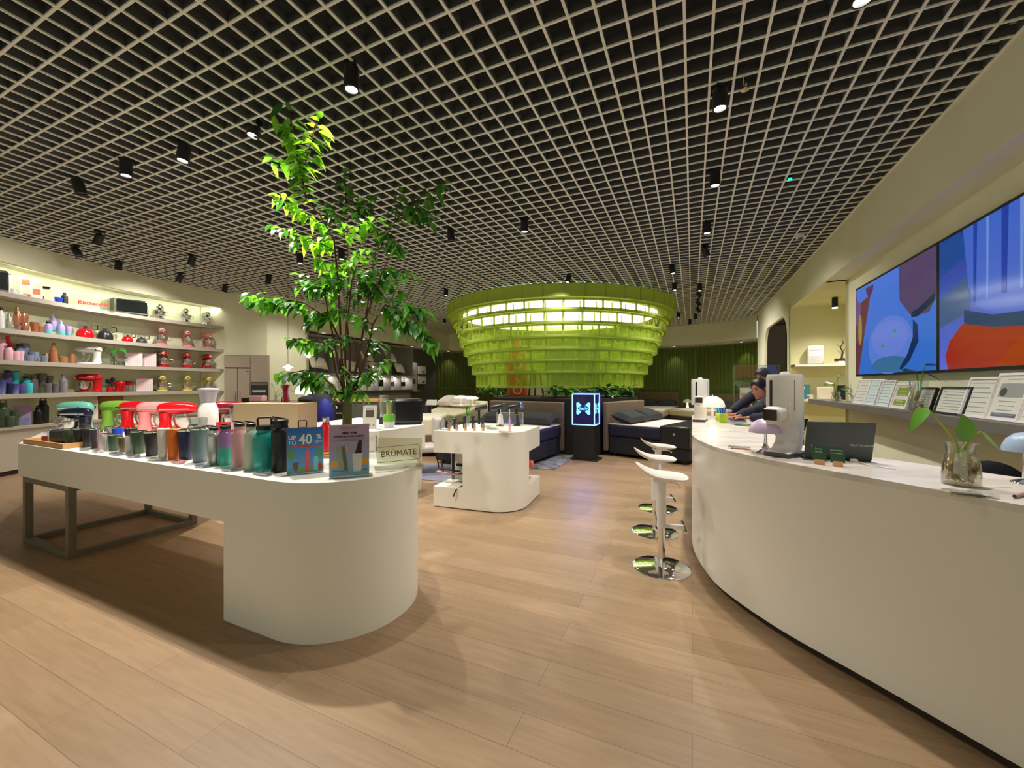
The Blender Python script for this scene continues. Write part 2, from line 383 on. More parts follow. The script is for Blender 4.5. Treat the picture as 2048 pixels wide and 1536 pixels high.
# arch wall with rounded opening (in the plane of the fascia)
A0, A1, AT, AR = 7.32, 10.55, 3.14, .62
prof = [(7.0,0),(A0,0),(A0,AT-AR)]+[(A0+AR-AR*cos(a*pi/16), AT-AR+AR*sin(a*pi/16)) for a in range(1,9)]+[(A1-AR+AR*sin(a*pi/16), AT-AR+AR*cos(a*pi/16)) for a in range(0,9)]+[(A1,0),(11.95,0),(11.95,4.0),(7.0,4.0)]
aw = MB(); vs = []
for off in (0,.07):
    for t, z in prof: x, y = rw(t, off); vs.append((x,y,z))
n = len(prof); aw.add(vs, [tuple(range(n)), tuple(reversed(range(n,2*n)))]+[(i,n+i,n+(i+1)%n,(i+1)%n) for i in range(n)])
struct('wall_arch', aw, PAINT)
gd = mat('grey_lobby_paint', S(120,112,98), .8)
struct('wall_lobby', MB().ribbon([rw(7.16,.75),rw(11.7,.75),rw(11.7,.08)], [rw(7.16,.85),rw(11.8,.85),rw(11.8,.08)], 0, 3.4).ribbon([rw(7.16,.08),rw(11.8,.08)],[rw(7.16,.85),rw(11.8,.85)],3.4,3.45), gd)

x, y = rw(8.9,.42); L = bpy.data.lights.new('lobby_fill','POINT'); L.energy = 28; L.color = (1,.93,.82); L.shadow_soft_size = .1; lo = bpy.data.objects.new('lobby_fill', L); C.objects.link(lo); lo.location = (x,y,3.3)  # added unseen fill that lifts the dark lobby behind the arch
# ------------------------------------------------------------------ lights in the luminaires
def can_part_meshes():
    can = MB().lathe([(.0,.155),(.053,.155),(.055,.15),(.055,0),(.043,0),(.04,.03),(0,.03)], 18)
    face = MB().lathe([(0,.012),(.041,.012),(.041,.016),(0,.016)], 16)
    return can, face
LED_ON = mat('lamp_face_lit', (1,.93,.86), emit=30.0, ecol=(1,.9,.82)); LED_OFF = mat('lamp_face_off', (.05,.05,.05), .3)
canM = can_part_meshes()[0].mesh('lamp_can', BLACK)
faceOn = can_part_meshes()[1].mesh('lamp_face', LED_ON); faceOff = can_part_meshes()[1].mesh('lamp_face', LED_OFF)
stemM = MB().cyl((0,0,0),.02,.12,10).box(-.045,.045,-.045,.045,.10,.13).mesh('mount', BLACK)
rows = {}
for i, (px, py, on, tx, ty) in enumerate(SPOTS):
    z = CEIL-.175
    if px in (505,): z = CEIL-.08
    p = gp(px, py, z)
    o = bpy.data.objects.new('ceiling_spotlight', None); C.objects.link(o); o.location = p
    o['category'] = 'spotlight'; o['group'] = 'black ceiling spotlights'
    o['label'] = 'black '+SPOT_LABELS[px] if py != 624 else 'black fourth spotlight down in the far crowded column'
    R = RX(radians(ty)) @ RY(radians(tx))
    for nm, me in (('lamp_can', canM), ('lamp_face', faceOn if on else faceOff)):
        c = bpy.data.objects.new(nm, me); C.objects.link(c); c.parent = o; c.rotation_euler = R.to_euler()
    top = R @ Vector((0,0,.12)); st = bpy.data.objects.new('mount', stemM); C.objects.link(st); st.parent = o; st.location = (top.x, top.y, CEIL-z-.115 if z < CEIL-.1 else .0)
    if tx or ty: 
        o.location.z -= 0
    if on:
        L = bpy.data.lights.new('spot_lamp','SPOT'); L.energy = SPOT_W*(3.4 if px == 505 else 2.6 if px == 722 else .95); L.color = SPOT_COL; L.spot_size = radians(130); L.spot_blend = 1.0; L.shadow_soft_size = .035
        lo = bpy.data.objects.new('spot_lamp', L); C.objects.link(lo); lo.location = p+(R @ Vector((0,0,-.01))); lo.rotation_euler = R.to_euler()
    rows[i] = o

# slim cove strips tucked behind the left fascia, washing the shelf wall
for px in (20, 110, 200, 290, 370, 430):
    p, d = ray(px, LEFT); n = Vector((-d.y,d.x)); q = p+n*.07
    L = bpy.data.lights.new('cove_strip','AREA'); L.shape = 'RECTANGLE'; L.size = 1.0 if px < 300 else .8; L.size_y = .03; L.energy = 3.2; L.color = (1,.98,.80)
    lo = bpy.data.objects.new('cove_strip', L); C.objects.link(lo); lo.location = (q.x,q.y,3.46); lo.rotation_euler = (RZ(atan2(d.y,d.x)) @ RX(radians(28))).to_euler()

# ================================================================== large furniture
def frame2(o, u):                    # local plan frame: s along u, w along n
    a = atan2(u[1], u[0]); return T(o[0], o[1], 0) @ RZ(a), a
# --- foreground display table
M1, A1r = frame2((-4.73,3.88), (.911,-.411))
def arc(cx, cy, r, a0, a1, n=14): return [(cx+r*cos(radians(a0+(a1-a0)*k/n)), cy+r*sin(radians(a0+(a1-a0)*k/n))) for k in range(n+1)]
TBL = thing('display_table', 'long white display table with a rounded end in the foreground, lined with tumblers and bottles', 'table', (-4.73,3.88,0), A1r)
obj('tabletop', MB().prism([(0,0)]+arc(3.66,.51,.51,-90,90,24)+[(1.35,1.02),(1.15,1.4),(-1.1,1.4),(-1.15,.5)], .6249, .93), WHITE, TBL)
obj('pedestal', MB().prism([(3.18,0)]+arc(3.66,.51,.51,-90,90,24)+[(3.18,1.02)], .0, .625), WHITE, TBL)
fr = MB()
for s, w in ((.1,.0),(.98,.0),(.1,.93),(.98,.93)): obj('leg', MB().box(s,s+.055,w,w+.055,0,.625), GREYM, TBL, .003)
for z in (0,.575):
    for b in ((.155,.98,.002,.053),(.155,.98,.932,.983),(.102,.153,.055,.93),(.982,1.033,.055,.93)): obj('floor_rail' if z == 0 else 'top_rail', MB().box(*b,z,z+.05), GREYM, TBL, .002)

def t1(s, w, z=.93): p = M1 @ Vector((s, w, 0)); return Vector((p.x, p.y, z))
# --- second white table behind
M2, A2r = frame2((-2.36,5.12), (.93,-.22))
b0 = Vector((-1.62,4.96)); 
T2 = thing('display_table', 'white display table with toaster and plant vase, standing just behind the foreground table', 'table', (0,0,0))
poly2 = [(-3.0,5.75),(-2.6,5.15)]+[(-2.0,4.93),(-1.75,4.89),(-1.62,4.93),(-1.52,5.06)]+[(-1.225,5.72),(-2.6,6.9)]
obj('tabletop', MB().prism(poly2, .60, .93), WHITE, T2, .004)
obj('pedestal', MB().prism([(-2.2,5.0),(-2.0,4.93),(-1.75,4.89),(-1.62,4.93),(-1.52,5.06),(-1.285,5.77),(-2.2,6.3)], 0, .60), WHITE, T2)
# --- middle island
M3, A3r = frame2((-.961,4.96), (.946,-.323))
ISL = thing('display_island', 'small white island with a rounded corner holding hair tools and dental gadgets', 'table', (-.961,4.96,0), A3r)
rr = arc(.74,.35,.35,-90,0,12)
obj('tabletop', MB().prism([(0,0)]+rr+[(1.09,.95),(0,.95)], .665, .93), WHITE, ISL)
obj('plinth', MB().prism([(0,0)]+rr+[(1.09,.95),(0,.95)], .012, .25), WHITE, ISL)
obj('toe_kick', MB().box(.03,.9,.06,.9,0,.012), DARKG, ISL)
obj('body', MB().prism([(.392,0)]+rr+[(1.09,.436),(.392,.436)], .25, .665).box(.0,.5,.46,.93,.25,.665), WHITE, ISL)
def t3(s, w, z=.93): p = M3 @ Vector((s, w, 0)); return Vector((p.x, p.y, z))
# --- curved service counter
FR = smooth([(2.45,.15),(2.13,.95),(1.905,1.545),(1.742,1.96),(1.567,2.39),(1.475,2.824),(1.49,3.11),(1.554,3.43),(1.661,3.74),(1.87,4.2),(2.2,4.95),(2.62,5.9)], 5)
BK = offset(FR, -.68)
CTR = thing('service_counter', 'long curved white service counter with a pale stone top on the right', 'counter', (0,0,0))
obj('front_panel', MB().ribbon(FR, offset(FR,-.06), .06, 1.015), mat('counter_white', S(240,234,224), .28), CTR)
obj('worktop', MB().ribbon(offset(FR,.002), BK, 1.015, 1.045), STONE, CTR)
obj('kickplate', MB().ribbon(offset(FR,-.05), offset(FR,-.1), 0, .06), DARKG, CTR)
obj('back_panel', MB().ribbon(offset(FR,-.52), offset(FR,-.56), 0, 1.014), WHITE, CTR)
def cg_(px, py): return gp(px, py, 1.045)
# --- bar stools
def make_stool():
    t = thing('bar_stool', '', 'stool', (0,0,0), 0, 'white bar stools at the counter')
    obj('base', MB().lathe([(.225,0),(.225,.006),(.21,.012),(.035,.018),(.03,.03)], 48), CHROME, t)
    obj('gas_column', MB().cyl((0,0,.02),.027,.36,20), CHROME, t)
    post = MB().cyl((0,0,.33),.037,.385,20); obj('post', post, PLASTW, t)
    fr_ = obj('footrest', MB().box(.0,.17,-.014,.014,.33,.36), PLASTW, t)
    obj('footrest_bar', MB().box(.16,.185,-.13,.13,.333,.357), CHROME, fr_, .004)
    st = MB(); n, m = 22, 12; vs = []
    for side in (1,-1):
        for i in range(n+1):
            for j in range(m+1):
                u = -cos(pi*i/n); v = 2*j/m-1; a = (.125+.05*(u+1)/2)*max(0,1-abs(u)**4)**.5
                z = .752-.012*u+.078*max(0,-u)**2.0+.012*v*v+(.0 if side > 0 else -.026*(1-abs(v)**4)*(1-u**6))
                vs.append((u*.205,v*(a+.001),z))
    fs = []; o = (n+1)*(m+1)
    for i in range(n):
        for j in range(m):
            q = i*(m+1)+j; fs.append((q,q+m+1,q+m+2,q+1)); fs.append((o+q,o+q+1,o+q+m+2,o+q+m+1))
    st.add(vs, fs); obj('seat', st, GLOSSW, t)
    obj('seat_bracket', MB().box(-.06,.10,-.05,.05,.705,.73).tube([(.08,-.04,.712),(.12,-.09,.708),(.13,-.11,.69)],.006), PLASTW, t)
    return t
st0 = make_stool()
for i, (px, py, lb) in enumerate([(1323,1135,'white saddle-seat bar stool on a chrome disc, nearest of the three'),(1310,1064,'white saddle-seat bar stool on a chrome disc, middle of the three'),(1316,1017,'white saddle-seat bar stool on a chrome disc, farthest of the three')]):
    p = gp(px, py); a = -radians(16)
    if i == 0: st0.location = p; st0.rotation_euler = (0,0,a); st0['label'] = lb
    else: dup(st0, p, a+radians(5)*i, lb)

# --- stepped green chandelier
CHX, CHY = 1.39, 12.28
chd = thing('chandelier', 'huge round lime green stepped hanging lantern over the planter', 'chandelier', (CHX,CHY,3.75))
GP = acrylic('green_sheet', S(206,224,110), .15, S(244,250,222)); GF = acrylic('green_frame', S(206,214,128), .66, S(226,236,160)); GB_ = acrylic('green_band', S(180,190,104), .88, S(190,210,100))
tiers = [(3.31,3.75,3.45),(3.18,3.45,3.185),(3.05,3.185,2.90),(2.95,2.90,2.605),(2.83,2.605,2.33),(2.71,2.33,2.055),(2.59,2.055,1.775),(2.46,1.775,1.40)]
def ring(mb, r0, r1, z0, z1, n=88): mb.ribbon([(r0*cos(2*pi*k/n), r0*sin(2*pi*k/n)) for k in range(n+1)], [(r1*cos(2*pi*k/n), r1*sin(2*pi*k/n)) for k in range(n+1)], z0, z1)
NP = 44
for i, (r, z1, z0) in enumerate(tiers):
    z1 -= 3.75; z0 -= 3.75
    tr = obj('tier', (lambda m: (ring(m, r, r-.008, z0, z1), m)[1] if i in (0,3,4,5,6,7) else (ring(m, r+.014, r-.03, z0-.004, z0+.05), m)[1])(MB()), GB_ if i == 0 else (GP if i > 2 else GF), chd)
    if i > 2: obj('inner_tier', (lambda m: (ring(m, r-.352, r-.358, z0+.05, z1-.03), m)[1])(MB()), GP, chd)
    f = MB()
    if i:
        ring(f, r+.012, r-.03, z0, z0+.05); ring(f, r+.008, r-.02, z1-.045, z1-.005)
        nx = tiers[i+1][0] if i < 7 else r-.12
        ring(f, r, nx-.1, z0-.004, z0+.008)
        for k in range(NP):
            a = 2*pi*(k+.5)/NP; M = RZ(a)
            f.box(r-.02,r+.012,-.022,.022,z0,z1,M); f.box(r-.36,r-.345,-.014,.014,z0,z1,M)
    else:
        for k in range(NP): f.box(r-.01,r+.01,-.012,.012,z0,z1,RZ(2*pi*(k+.5)/NP))
        ring(f, r, 2.9, z0-.004, z0+.008); ring(f, r, 2.9, z1-.01, z1)
    obj('tier_frame', f, GF, tr, flat=True)
obj('light_panel', MB().lathe([(0,-.27),(2.85,-.27),(2.85,-.2),(0,-.2)], 64), mat('luminous_ceiling', (1,.98,.9), emit=3.6, ecol=(1,.98,.88)), chd)
for k in range(8):
    a = 2*pi*k/8; obj('hanger', MB().cyl((3.0*cos(a),3.0*sin(a),-.2),.01,.34,6), BLACK, chd)

# --- planter under the lantern, with plants
PL = [(-.42,9.52),(1.17,8.62),(1.86,8.60),(3.08,9.92),(3.15,10.9),(2.2,12.2),(.7,12.4),(-.5,11.2)]
plm = mat('dark_planter', S(44,40,34), .6)
pl = thing('planter', 'big dark faceted planter box behind the beds, under the green lantern', 'planter', (0,0,0))
inn = [(x*.9+.137, y*.93+.74) for x, y in PL]
obj('box', MB().prism(PL, 0, 1.19), plm, pl, .006)
soil = obj('soil', MB().prism([(x*.88+.16, y*.9+1.05) for x, y in PL], 1.19, 1.2), mat('soil', S(46,34,24), .95), pl)
LEAFG = [mat('leaf_bright', S(70,140,30), .35), mat('leaf_mid', S(44,104,28), .35), mat('leaf_deep', S(24,66,24), .35), mat('leaf_variegated', S(110,150,110), .4)]
for m in LEAFG:
    m.node_tree.nodes['Principled BSDF'].inputs['Subsurface Weight'].default_value = 0.0
def leaf(mb, p, d, up, L, W, droop=.3, fold=.15, n=5):
    d = d.normalized(); s = d.cross(up)
    s = s.normalized() if s.length > 1e-4 else Vector((1,0,0)); u = s.cross(d).normalized(); vs = []
    for i in range(n+1):
        t = i/n; w = W/2*(sin(pi*min(1,t**.75))**.8 if 0 < t < 1 else 0.0); q = p+d*(L*t)-Vector((0,0,1))*(droop*L*t*t)
        vs += [q-s*w+u*(fold*w), q, q+s*w+u*(fold*w)]
    fs = []
    for i in range(n): a = 3*i; fs += [(a,a+1,a+4,a+3),(a+1,a+2,a+5,a+4)]
    mb.add(vs, fs)
def bush(name, label, x, y, z, spread, h, L, W, n, m, rnd, cat='plant', group=None):
    t = thing(name, label, cat, (x,y,z), 0, group); lf = MB(); st = MB()
    for k in range(n):
        a = rnd.uniform(0, 2*pi); r = spread*rnd.uniform(.15,1); hh = h*rnd.uniform(.35,1)
        tip = Vector((r*cos(a), r*sin(a), hh)); st.tube([(0,0,0),(tip.x*.4,tip.y*.4,hh*.7),tuple(tip)], .005, 5)
        leaf(lf, tip, Vector((cos(a),sin(a),rnd.uniform(-.2,.7))), Vector((0,0,1)), L*rnd.uniform(.7,1.2), W*rnd.uniform(.7,1.2), rnd.uniform(.2,.6))
    obj('stems', st, LEAFG[1], t); obj('foliage', lf, m, t); return t
rnd = random.Random(3)
for px, Y, lb, m, n, L in [(968,9.75,'bright green leafy plant at the left end of the planter',0,26,.17),(995,9.8,'pale variegated plant next to the left bright plant in the planter',3,22,.16),
    (1112,9.05,'broad dark glossy leaves in the planter left of the neon lightbox',1,22,.26),(1132,9.2,'light green broad-leaf plant directly behind the neon lightbox left edge',0,20,.26),
    (1186,9.1,'dark leafy plant rising behind the neon lightbox',2,24,.26),(1212,9.3,'mid green plant right of the neon lightbox in the planter',1,26,.24),(1240,9.7,'yellowish green broad-leaf plant near the right end of the planter',0,26,.24),(1258,10.0,'dark spreading plant at the right end of the planter',2,24,.22)]:
    p = dp(px, 796, Y); bush('planter_plant', lb, p.x, p.y, 1.19, .15, .24, L, L*.5, n, LEAFG[m], rnd, group=None)
# orange surfboard, white panel and easel standing in the planter
def pos(px, Y): return (px-CX)/FPX*Y
sb = thing('surfboard', 'orange surfboard with cream script standing upright in the planter', 'surfboard', (pos(1034,10.6),10.6,1.19), radians(4))
pts = []
for k in range(25):
    t = k/24; z = t*1.62; wv = .27*(1-abs(2*max(t-.25,0)/1.5)**2.6) if t > .25 else .27-.05*(.25-t)
    pts.append((wv*max(0,1-t**9), z))
outl = [(-a,z) for a,z in pts]+[(a,z) for a,z in reversed(pts)]
sM = T(0,0,0) @ RX(pi/2)
obj('board', MB().prism(outl, -.03, .03, sM), mat('orange_gloss', S(226,84,24), .3), sb, .012)
obj('edge_stripe', MB().prism([(-.235,.02),(-.215,.02),(-.215,1.3),(-.235,1.25)], .03,.034, sM).prism([(.215,.02),(.235,.02),(.235,1.25),(.215,1.3)], .03,.034, sM), mat('yellow_stripe', S(240,170,60), .4), sb)
text('lettering', 'Coca-Cola', .34, T(.02,-.036,.62) @ RZ(0) @ RX(pi/2) @ RZ(pi/2), mat('cream_print', S(250,225,180), .5), sb, .002, sx=.8)
ea = thing('easel', 'dark wooden easel stand beside the orange surfboard', 'easel', (pos(1070,10.5),10.5,1.19))
for nm, a, b in (('leg',(-.16,0,0),(-.1,0,.62)),('leg',(.22,0,0),(.12,0,.62)),('post',(.0,0,0),(.01,0,.62))): obj(nm, MB().tube([a,b],.022,8), mat('dark_wood', S(60,36,24), .5), ea)
obj('crossbar', MB().cb((0,0,.6),(.3,.04,.04)), _m['dark_wood'], ea)
wp = thing('display_board', 'pale upright board behind the dark easel in the planter', 'board', (pos(1074,10.8),10.8,1.19)); obj('panel', MB().cb((0,0,.3),(.75,.04,.6)), mat('pale_board', S(206,200,176), .6), wp, .004)
obj('foot', MB().cb((0,.03,.01),(.5,.12,.02)), _m['pale_board'], wp)
cp = thing('display_screen', 'tall dark grey panel standing in the middle of the planter behind the lantern', 'panel', (1.7,11.4,1.19)); obj('panel', MB().cb((0,0,.75),(1.5,.08,1.5)), mat('dark_panel', S(84,86,70), .5), cp, .006)
obj('frame', MB().cb((0,.05,.75),(1.56,.03,1.56)), plm, cp)

# --- beds
def make_bed(nm, lb, head_l, head_r, L, mz, dirv, hb_h, hbm, basem, matm, pilm, npil, group=None, bz=.0, quilt=True, hb=True):
    # head_l/head_r plan points of the headboard seen from the foot, dirv unit vector towards the foot
    hl, hr = Vector(head_l), Vector(head_r); W = (hr-hl).length; a = atan2((hr-hl).y, (hr-hl).x); c = (hl+hr)/2
    t = thing(nm, lb, 'bed', (c.x,c.y,0), a, group)      # local x along the headboard, -y to the foot
    obj('base', MB().box(-W/2+.02,W/2-.02,-L,-.06,.06,mz-.27), basem, t, .03)
    mt = MB(); n = 14
    obj('mattress', MB().box(-W/2,W/2,-L,-.04,mz-.27,mz-.02), matm[1], t, .05)
    obj('topper', MB().box(-W/2+.01,W/2-.01,-L+.02,-.05,mz-.03,mz), matm[0], t, .015)
    if hb: 
        h = obj('headboard', MB().box(-W/2-.04,W/2+.04,-.05,.05,.1,hb_h), hbm, t, .03)
    for k in range(npil):
        x = -W/2+W*(k+.5)/npil; Mx = T(x,-.34,mz+.11) @ RX(radians(17)); obj('pillow', MB().pillow((0,0,0), W/npil*1.0, .48, .24, Mx), pilm, t)
    for sx in (-1,1):
        for y in (-.15,-L+.12): obj('leg', MB().cyl((sx*(W/2-.12),y,0),.03,.065,10), BLACK, t)
    return t
TAUPE = speck(mat('taupe_upholstery', S(132,116,98), .9), S(120,104,88), 60)
NAVY = mat('navy_fabric', S(34,34,52), .85); SHEET = mat('white_mattress_fabric', S(226,214,208), .8); CHARC = mat('charcoal_fabric', S(52,54,56), .9); DKFAB = mat('dark_fabric', S(40,38,42), .9)
bed1 = make_bed('bed', 'dark adjustable bed with white top left of the neon lightbox', (-.47,9.42), (1.06,8.53), 2.0, .66, None, 1.12, TAUPE, DKFAB, (SHEET,NAVY), CHARC, 2)
bed2 = make_bed('bed', 'dark adjustable bed with white top right of the neon lightbox, black throw on its foot', (1.97,8.52), (3.15,9.82), 1.68, .68, None, 1.12, TAUPE, DKFAB, (SHEET,NAVY), CHARC, 2)
obj('foot_cover', MB().box(-.89,.89,-1.70,-1.15,.30,.705), mat('black_leatherette', (.012,.012,.014), .3), bed2, .03, label='black glossy cover over the foot end')
obj('badge', MB().box(-.895,-.89,-1.45,-1.41,.54,.58), STEEL, bed2)
# back-wall beds
def wallpt(px, off): p, d = ray(px, BACKI); n = Vector((d.y,-d.x)); q = p+n*off; return (q.x,q.y)
def backbed(pxl, pxr, off, lb, L, mz, hbh):
    return make_bed('bed', lb, wallpt(pxl,off), wallpt(pxr,off), L, mz, None, hbh, mat('brown_upholstery', S(104,88,62), .9), DKFAB, (SHEET, mat('beige_mattress', S(180,164,132), .8)), CHARC, 2)
backbed(1281, 1358, .15, 'bed with brown headboard against the green wall, left of the bedside lamp', 3.3, .58, 1.14)
backbed(1417, 1505, .15, 'bed with brown headboard against the green wall, right of the bedside lamp', 2.3, .58, 1.12)
wb = thing('bed', 'pale cream bed with raised head at the left, behind the small white island', 'bed', (0,0,0))
p0 = gp(965, 892, 0)
hx = Vector((pos(940,12.2),12.2)); fx = Vector((pos(845,11.0),11.0))
dv = (fx-hx).normalized(); nv = Vector((-dv.y,dv.x)); 
Mb = T(hx.x,hx.y,0) @ RZ(atan2(dv.y,dv.x))
obj('base', MB().box(0,2.3,-.8,.8,.1,.45,Mb), mat('cream_fabric', S(206,196,170), .85), wb, .03)
CREAM = mat('cream_quilt', S(226,216,190), .8)
prof = [(0,.45),(2.35,.45),(2.35,.68),(1.2,.68),(.75,.76),(0,1.02)]
obj('mattress', MB().prism([(x,z) for x,z in prof], -.82, .82, Mb @ RX(pi/2)), CREAM, wb, .04)
obj('pillow', MB().pillow((0,0,0),.5,.9,.2,Mb @ T(.45,.25,1.0) @ RY(radians(28))), SHEET, wb); obj('pillow', MB().pillow((0,0,0),.5,.7,.2,Mb @ T(.45,-.5,1.0) @ RY(radians(28))), SHEET, wb)
for x in (.2,2.1):
    for y in (-.7,.7): obj('leg', MB().cyl((x,y,0),.03,.11,8,Mb), BLACK, wb)
wb2 = thing('bed', 'cream mattress on a low base with piped edge beside the grey chair', 'bed', (0,0,0))
Mb2 = T(-2.72,8.3,0)
obj('base', MB().box(-.0,1.2,.0,1.5,.12,.42,Mb2), mat('brown_base', S(110,84,62), .7), wb2, .01); obj('mattress', MB().box(-.0,1.2,.0,1.5,.42,.80,Mb2), CREAM, wb2, .05)
for x in (.1,1.1):
    for y in (.2,1.3): obj('leg', MB().cyl((x,y,0),.03,.13,8,Mb2), BLACK, wb2)
# grey chair by the second table
ch = thing('armchair', 'light grey upholstered chair with dark splayed legs, between the second table and the cream bed', 'chair', (pos(852,6.9),6.9,0), radians(20))
GF_ = mat('light_grey_fabric', S(176,170,164), .9)
obj('seat', MB().box(-.27,.27,-.27,.27,.36,.47), GF_, ch, .03); obj('backrest', MB().box(.13,.27,-.27,.27,.47,.93,T(0,0,0)), GF_, ch, .04)
for sx in (-1,1):
    for sy in (-1,1): obj('leg', MB().tube([(sx*.2,sy*.2,.36),(sx*.26,sy*.25,0)],[.018,.01],8), _m['dark_wood'], ch)
rug = tag(obj('rug', MB().prism([(-.9,7.35),(.75,7.1),(1.35,8.4),(.3,9.0),(-1.1,8.2)], .001, .010), speck(mat('grey_rug', S(150,148,146), .95), S(96,96,98), 6, .4, .6)), 'grey mottled rug under the bed left of the lightbox', 'rug')
rug2 = tag(obj('rug', MB().prism([(-2.3,6.6),(-1.0,6.2),(-.6,7.4),(-1.9,7.6)], .001, .010), mat('blue_grey_rug', S(120,122,140), .95)), 'blue grey rug on the floor left of the small white island', 'rug')
# neon lightbox on black plinth
nb = thing('lightbox_stand', 'blue neon-edged logo lightbox on a tall black plinth', 'sign', (pos(1172,8.1),8.1,0), radians(-27))
obj('foot_plate', MB().cb((0,0,.012),(.56,.42,.024)), BLACK, nb, .004); obj('plinth', MB().cb((0,0,.36),(.42,.34,.69)), BLACK, nb, .004)
NE = mat('neon_blue', (.05,.1,1.0), emit=4.5, ecol=(.16,.30,1.0)); NB = mat('lightbox_face', (.004,.006,.06), .15, emit=.08, ecol=(.02,.02,.35)); NC = mat('neon_cyan', (.3,.8,1.0), emit=1.6, ecol=(.18,.78,1.0))
bx = obj('box', MB().cb((0,0,1.0),(.44,.36,.585)), NB, nb)
e = MB(); hx_, hy_ = .222, .182
for sx in (-1,1):
    for sy in (-1,1): e.cb((sx*hx_,sy*hy_,1.0),(.018,.018,.60))
for z in (.70,1.30):
    for sy in (-1,1): e.cb((0,sy*hy_,z),(.45,.018,.018))
    for sx in (-1,1): e.cb((sx*hx_,0,z),(.018,.37,.018))
obj('neon_edge', e, NE, bx)
def butterfly(mb, M):
    for sx in (-1,1):
        up = [(0,.005),(sx*.03,.05),(sx*.09,.115),(sx*.125,.12),(sx*.14,.10),(sx*.135,.02),(sx*.13,0),(sx*.135,-.02),(sx*.14,-.10),(sx*.125,-.12),(sx*.09,-.115),(sx*.03,-.05),(0,-.005)]
        mb.prism(up, 0, .004, M)
Mf = T(0,-.183,1.02) @ RX(pi/2); Ms = T(.223,0,1.02) @ RZ(pi/2) @ RX(pi/2)
lg = MB(); butterfly(lg, Mf); butterfly(lg, Ms @ Matrix.Scale(.9,4)); obj('logo', lg, NC, bx)
ov = MB().prism([(.11*cos(2*pi*k/24), .058*sin(2*pi*k/24)) for k in range(24)], .004, .007, Mf).prism([(.1*cos(2*pi*k/24), .052*sin(2*pi*k/24)) for k in range(24)], .004, .007, Ms); obj('logo_oval', ov, mat('lightbox_oval', (.01,.03,.2), .2, emit=.4, ecol=(.01,.05,.4)), bx)
text('logo_text', 'Sealy', .09, Mf @ T(0,0,.0085), NC, bx, .001); text('logo_text', 'Sealy', .08, Ms @ T(0,0,.0085), NC, bx, .001)
L = bpy.data.lights.new('lightbox_glow','AREA'); L.shape = 'RECTANGLE'; L.size = .44; L.size_y = .56; L.energy = 12; L.color = (.22,.25,1.0)
lo = bpy.data.objects.new('lightbox_glow', L); C.objects.link(lo); lo.location = (nb.location.x-.10, nb.location.y-.19, 1.0); lo.rotation_euler = (radians(-62),0,radians(-27))

# --- screens on the right wall
def wallM(t, off, z): x, y = rw(t, off); return T(x,y,z) @ RZ(atan2(RD.y,RD.x)+pi) @ RX(pi/2)   # local x runs back towards the camera, y up, z out to the room
def emis(name, c, k=.75): return mat(name, (0,0,0), .12, emit=k, ecol=S(*c))
def tv(nm, lb, t0, t1, build):
    M = wallM((t0+t1)/2, .3, 2.265); Wt = t1-t0
    t = thing(nm, lb, 'screen', M.translation); Ml = Matrix.Translation(-M.translation) @ M
    obj('housing', MB().box(-Wt/2,Wt/2,-.655,.655,.02,.075,Ml), BLKP, t, .004)
    obj('wall_mount', MB().box(-.3,.3,-.2,.2,0,.02,Ml), BLACK, t)
    build(t, Ml @ T(0,0,.0755), Wt/2-.025, .625); return t
def poly(n, pts, z, m, t, M): return obj(n, MB().prism(pts, z, z+.0008, M), m, t, flat=True)
def grad(name, c1, c2, ax=(0,1,0), k=.75):
    m = mat(name, (0,0,0), .12, emit=k, ecol=(1,1,1)); n, l, b = nodes(m); tc = n.new('ShaderNodeTexCoord'); se = n.new('ShaderNodeSeparateXYZ'); cr = n.new('ShaderNodeValToRGB')
    cr.color_ramp.elements[0].color = (*S(*c1),1); cr.color_ramp.elements[1].color = (*S(*c2),1)
    l.new(tc.outputs['Generated'], se.inputs[0]); l.new(se.outputs[2 if ax[1] else 0], cr.inputs[0]); l.new(cr.outputs[0], b.inputs['Emission Color']); return m
def circ(cx, cy, rx, ry, n=28, a0=0, a1=360): return [(cx+rx*cos(radians(a0+(a1-a0)*k/n)), cy+ry*sin(radians(a0+(a1-a0)*k/n))) for k in range(n if a1-a0 == 360 else n+1)]
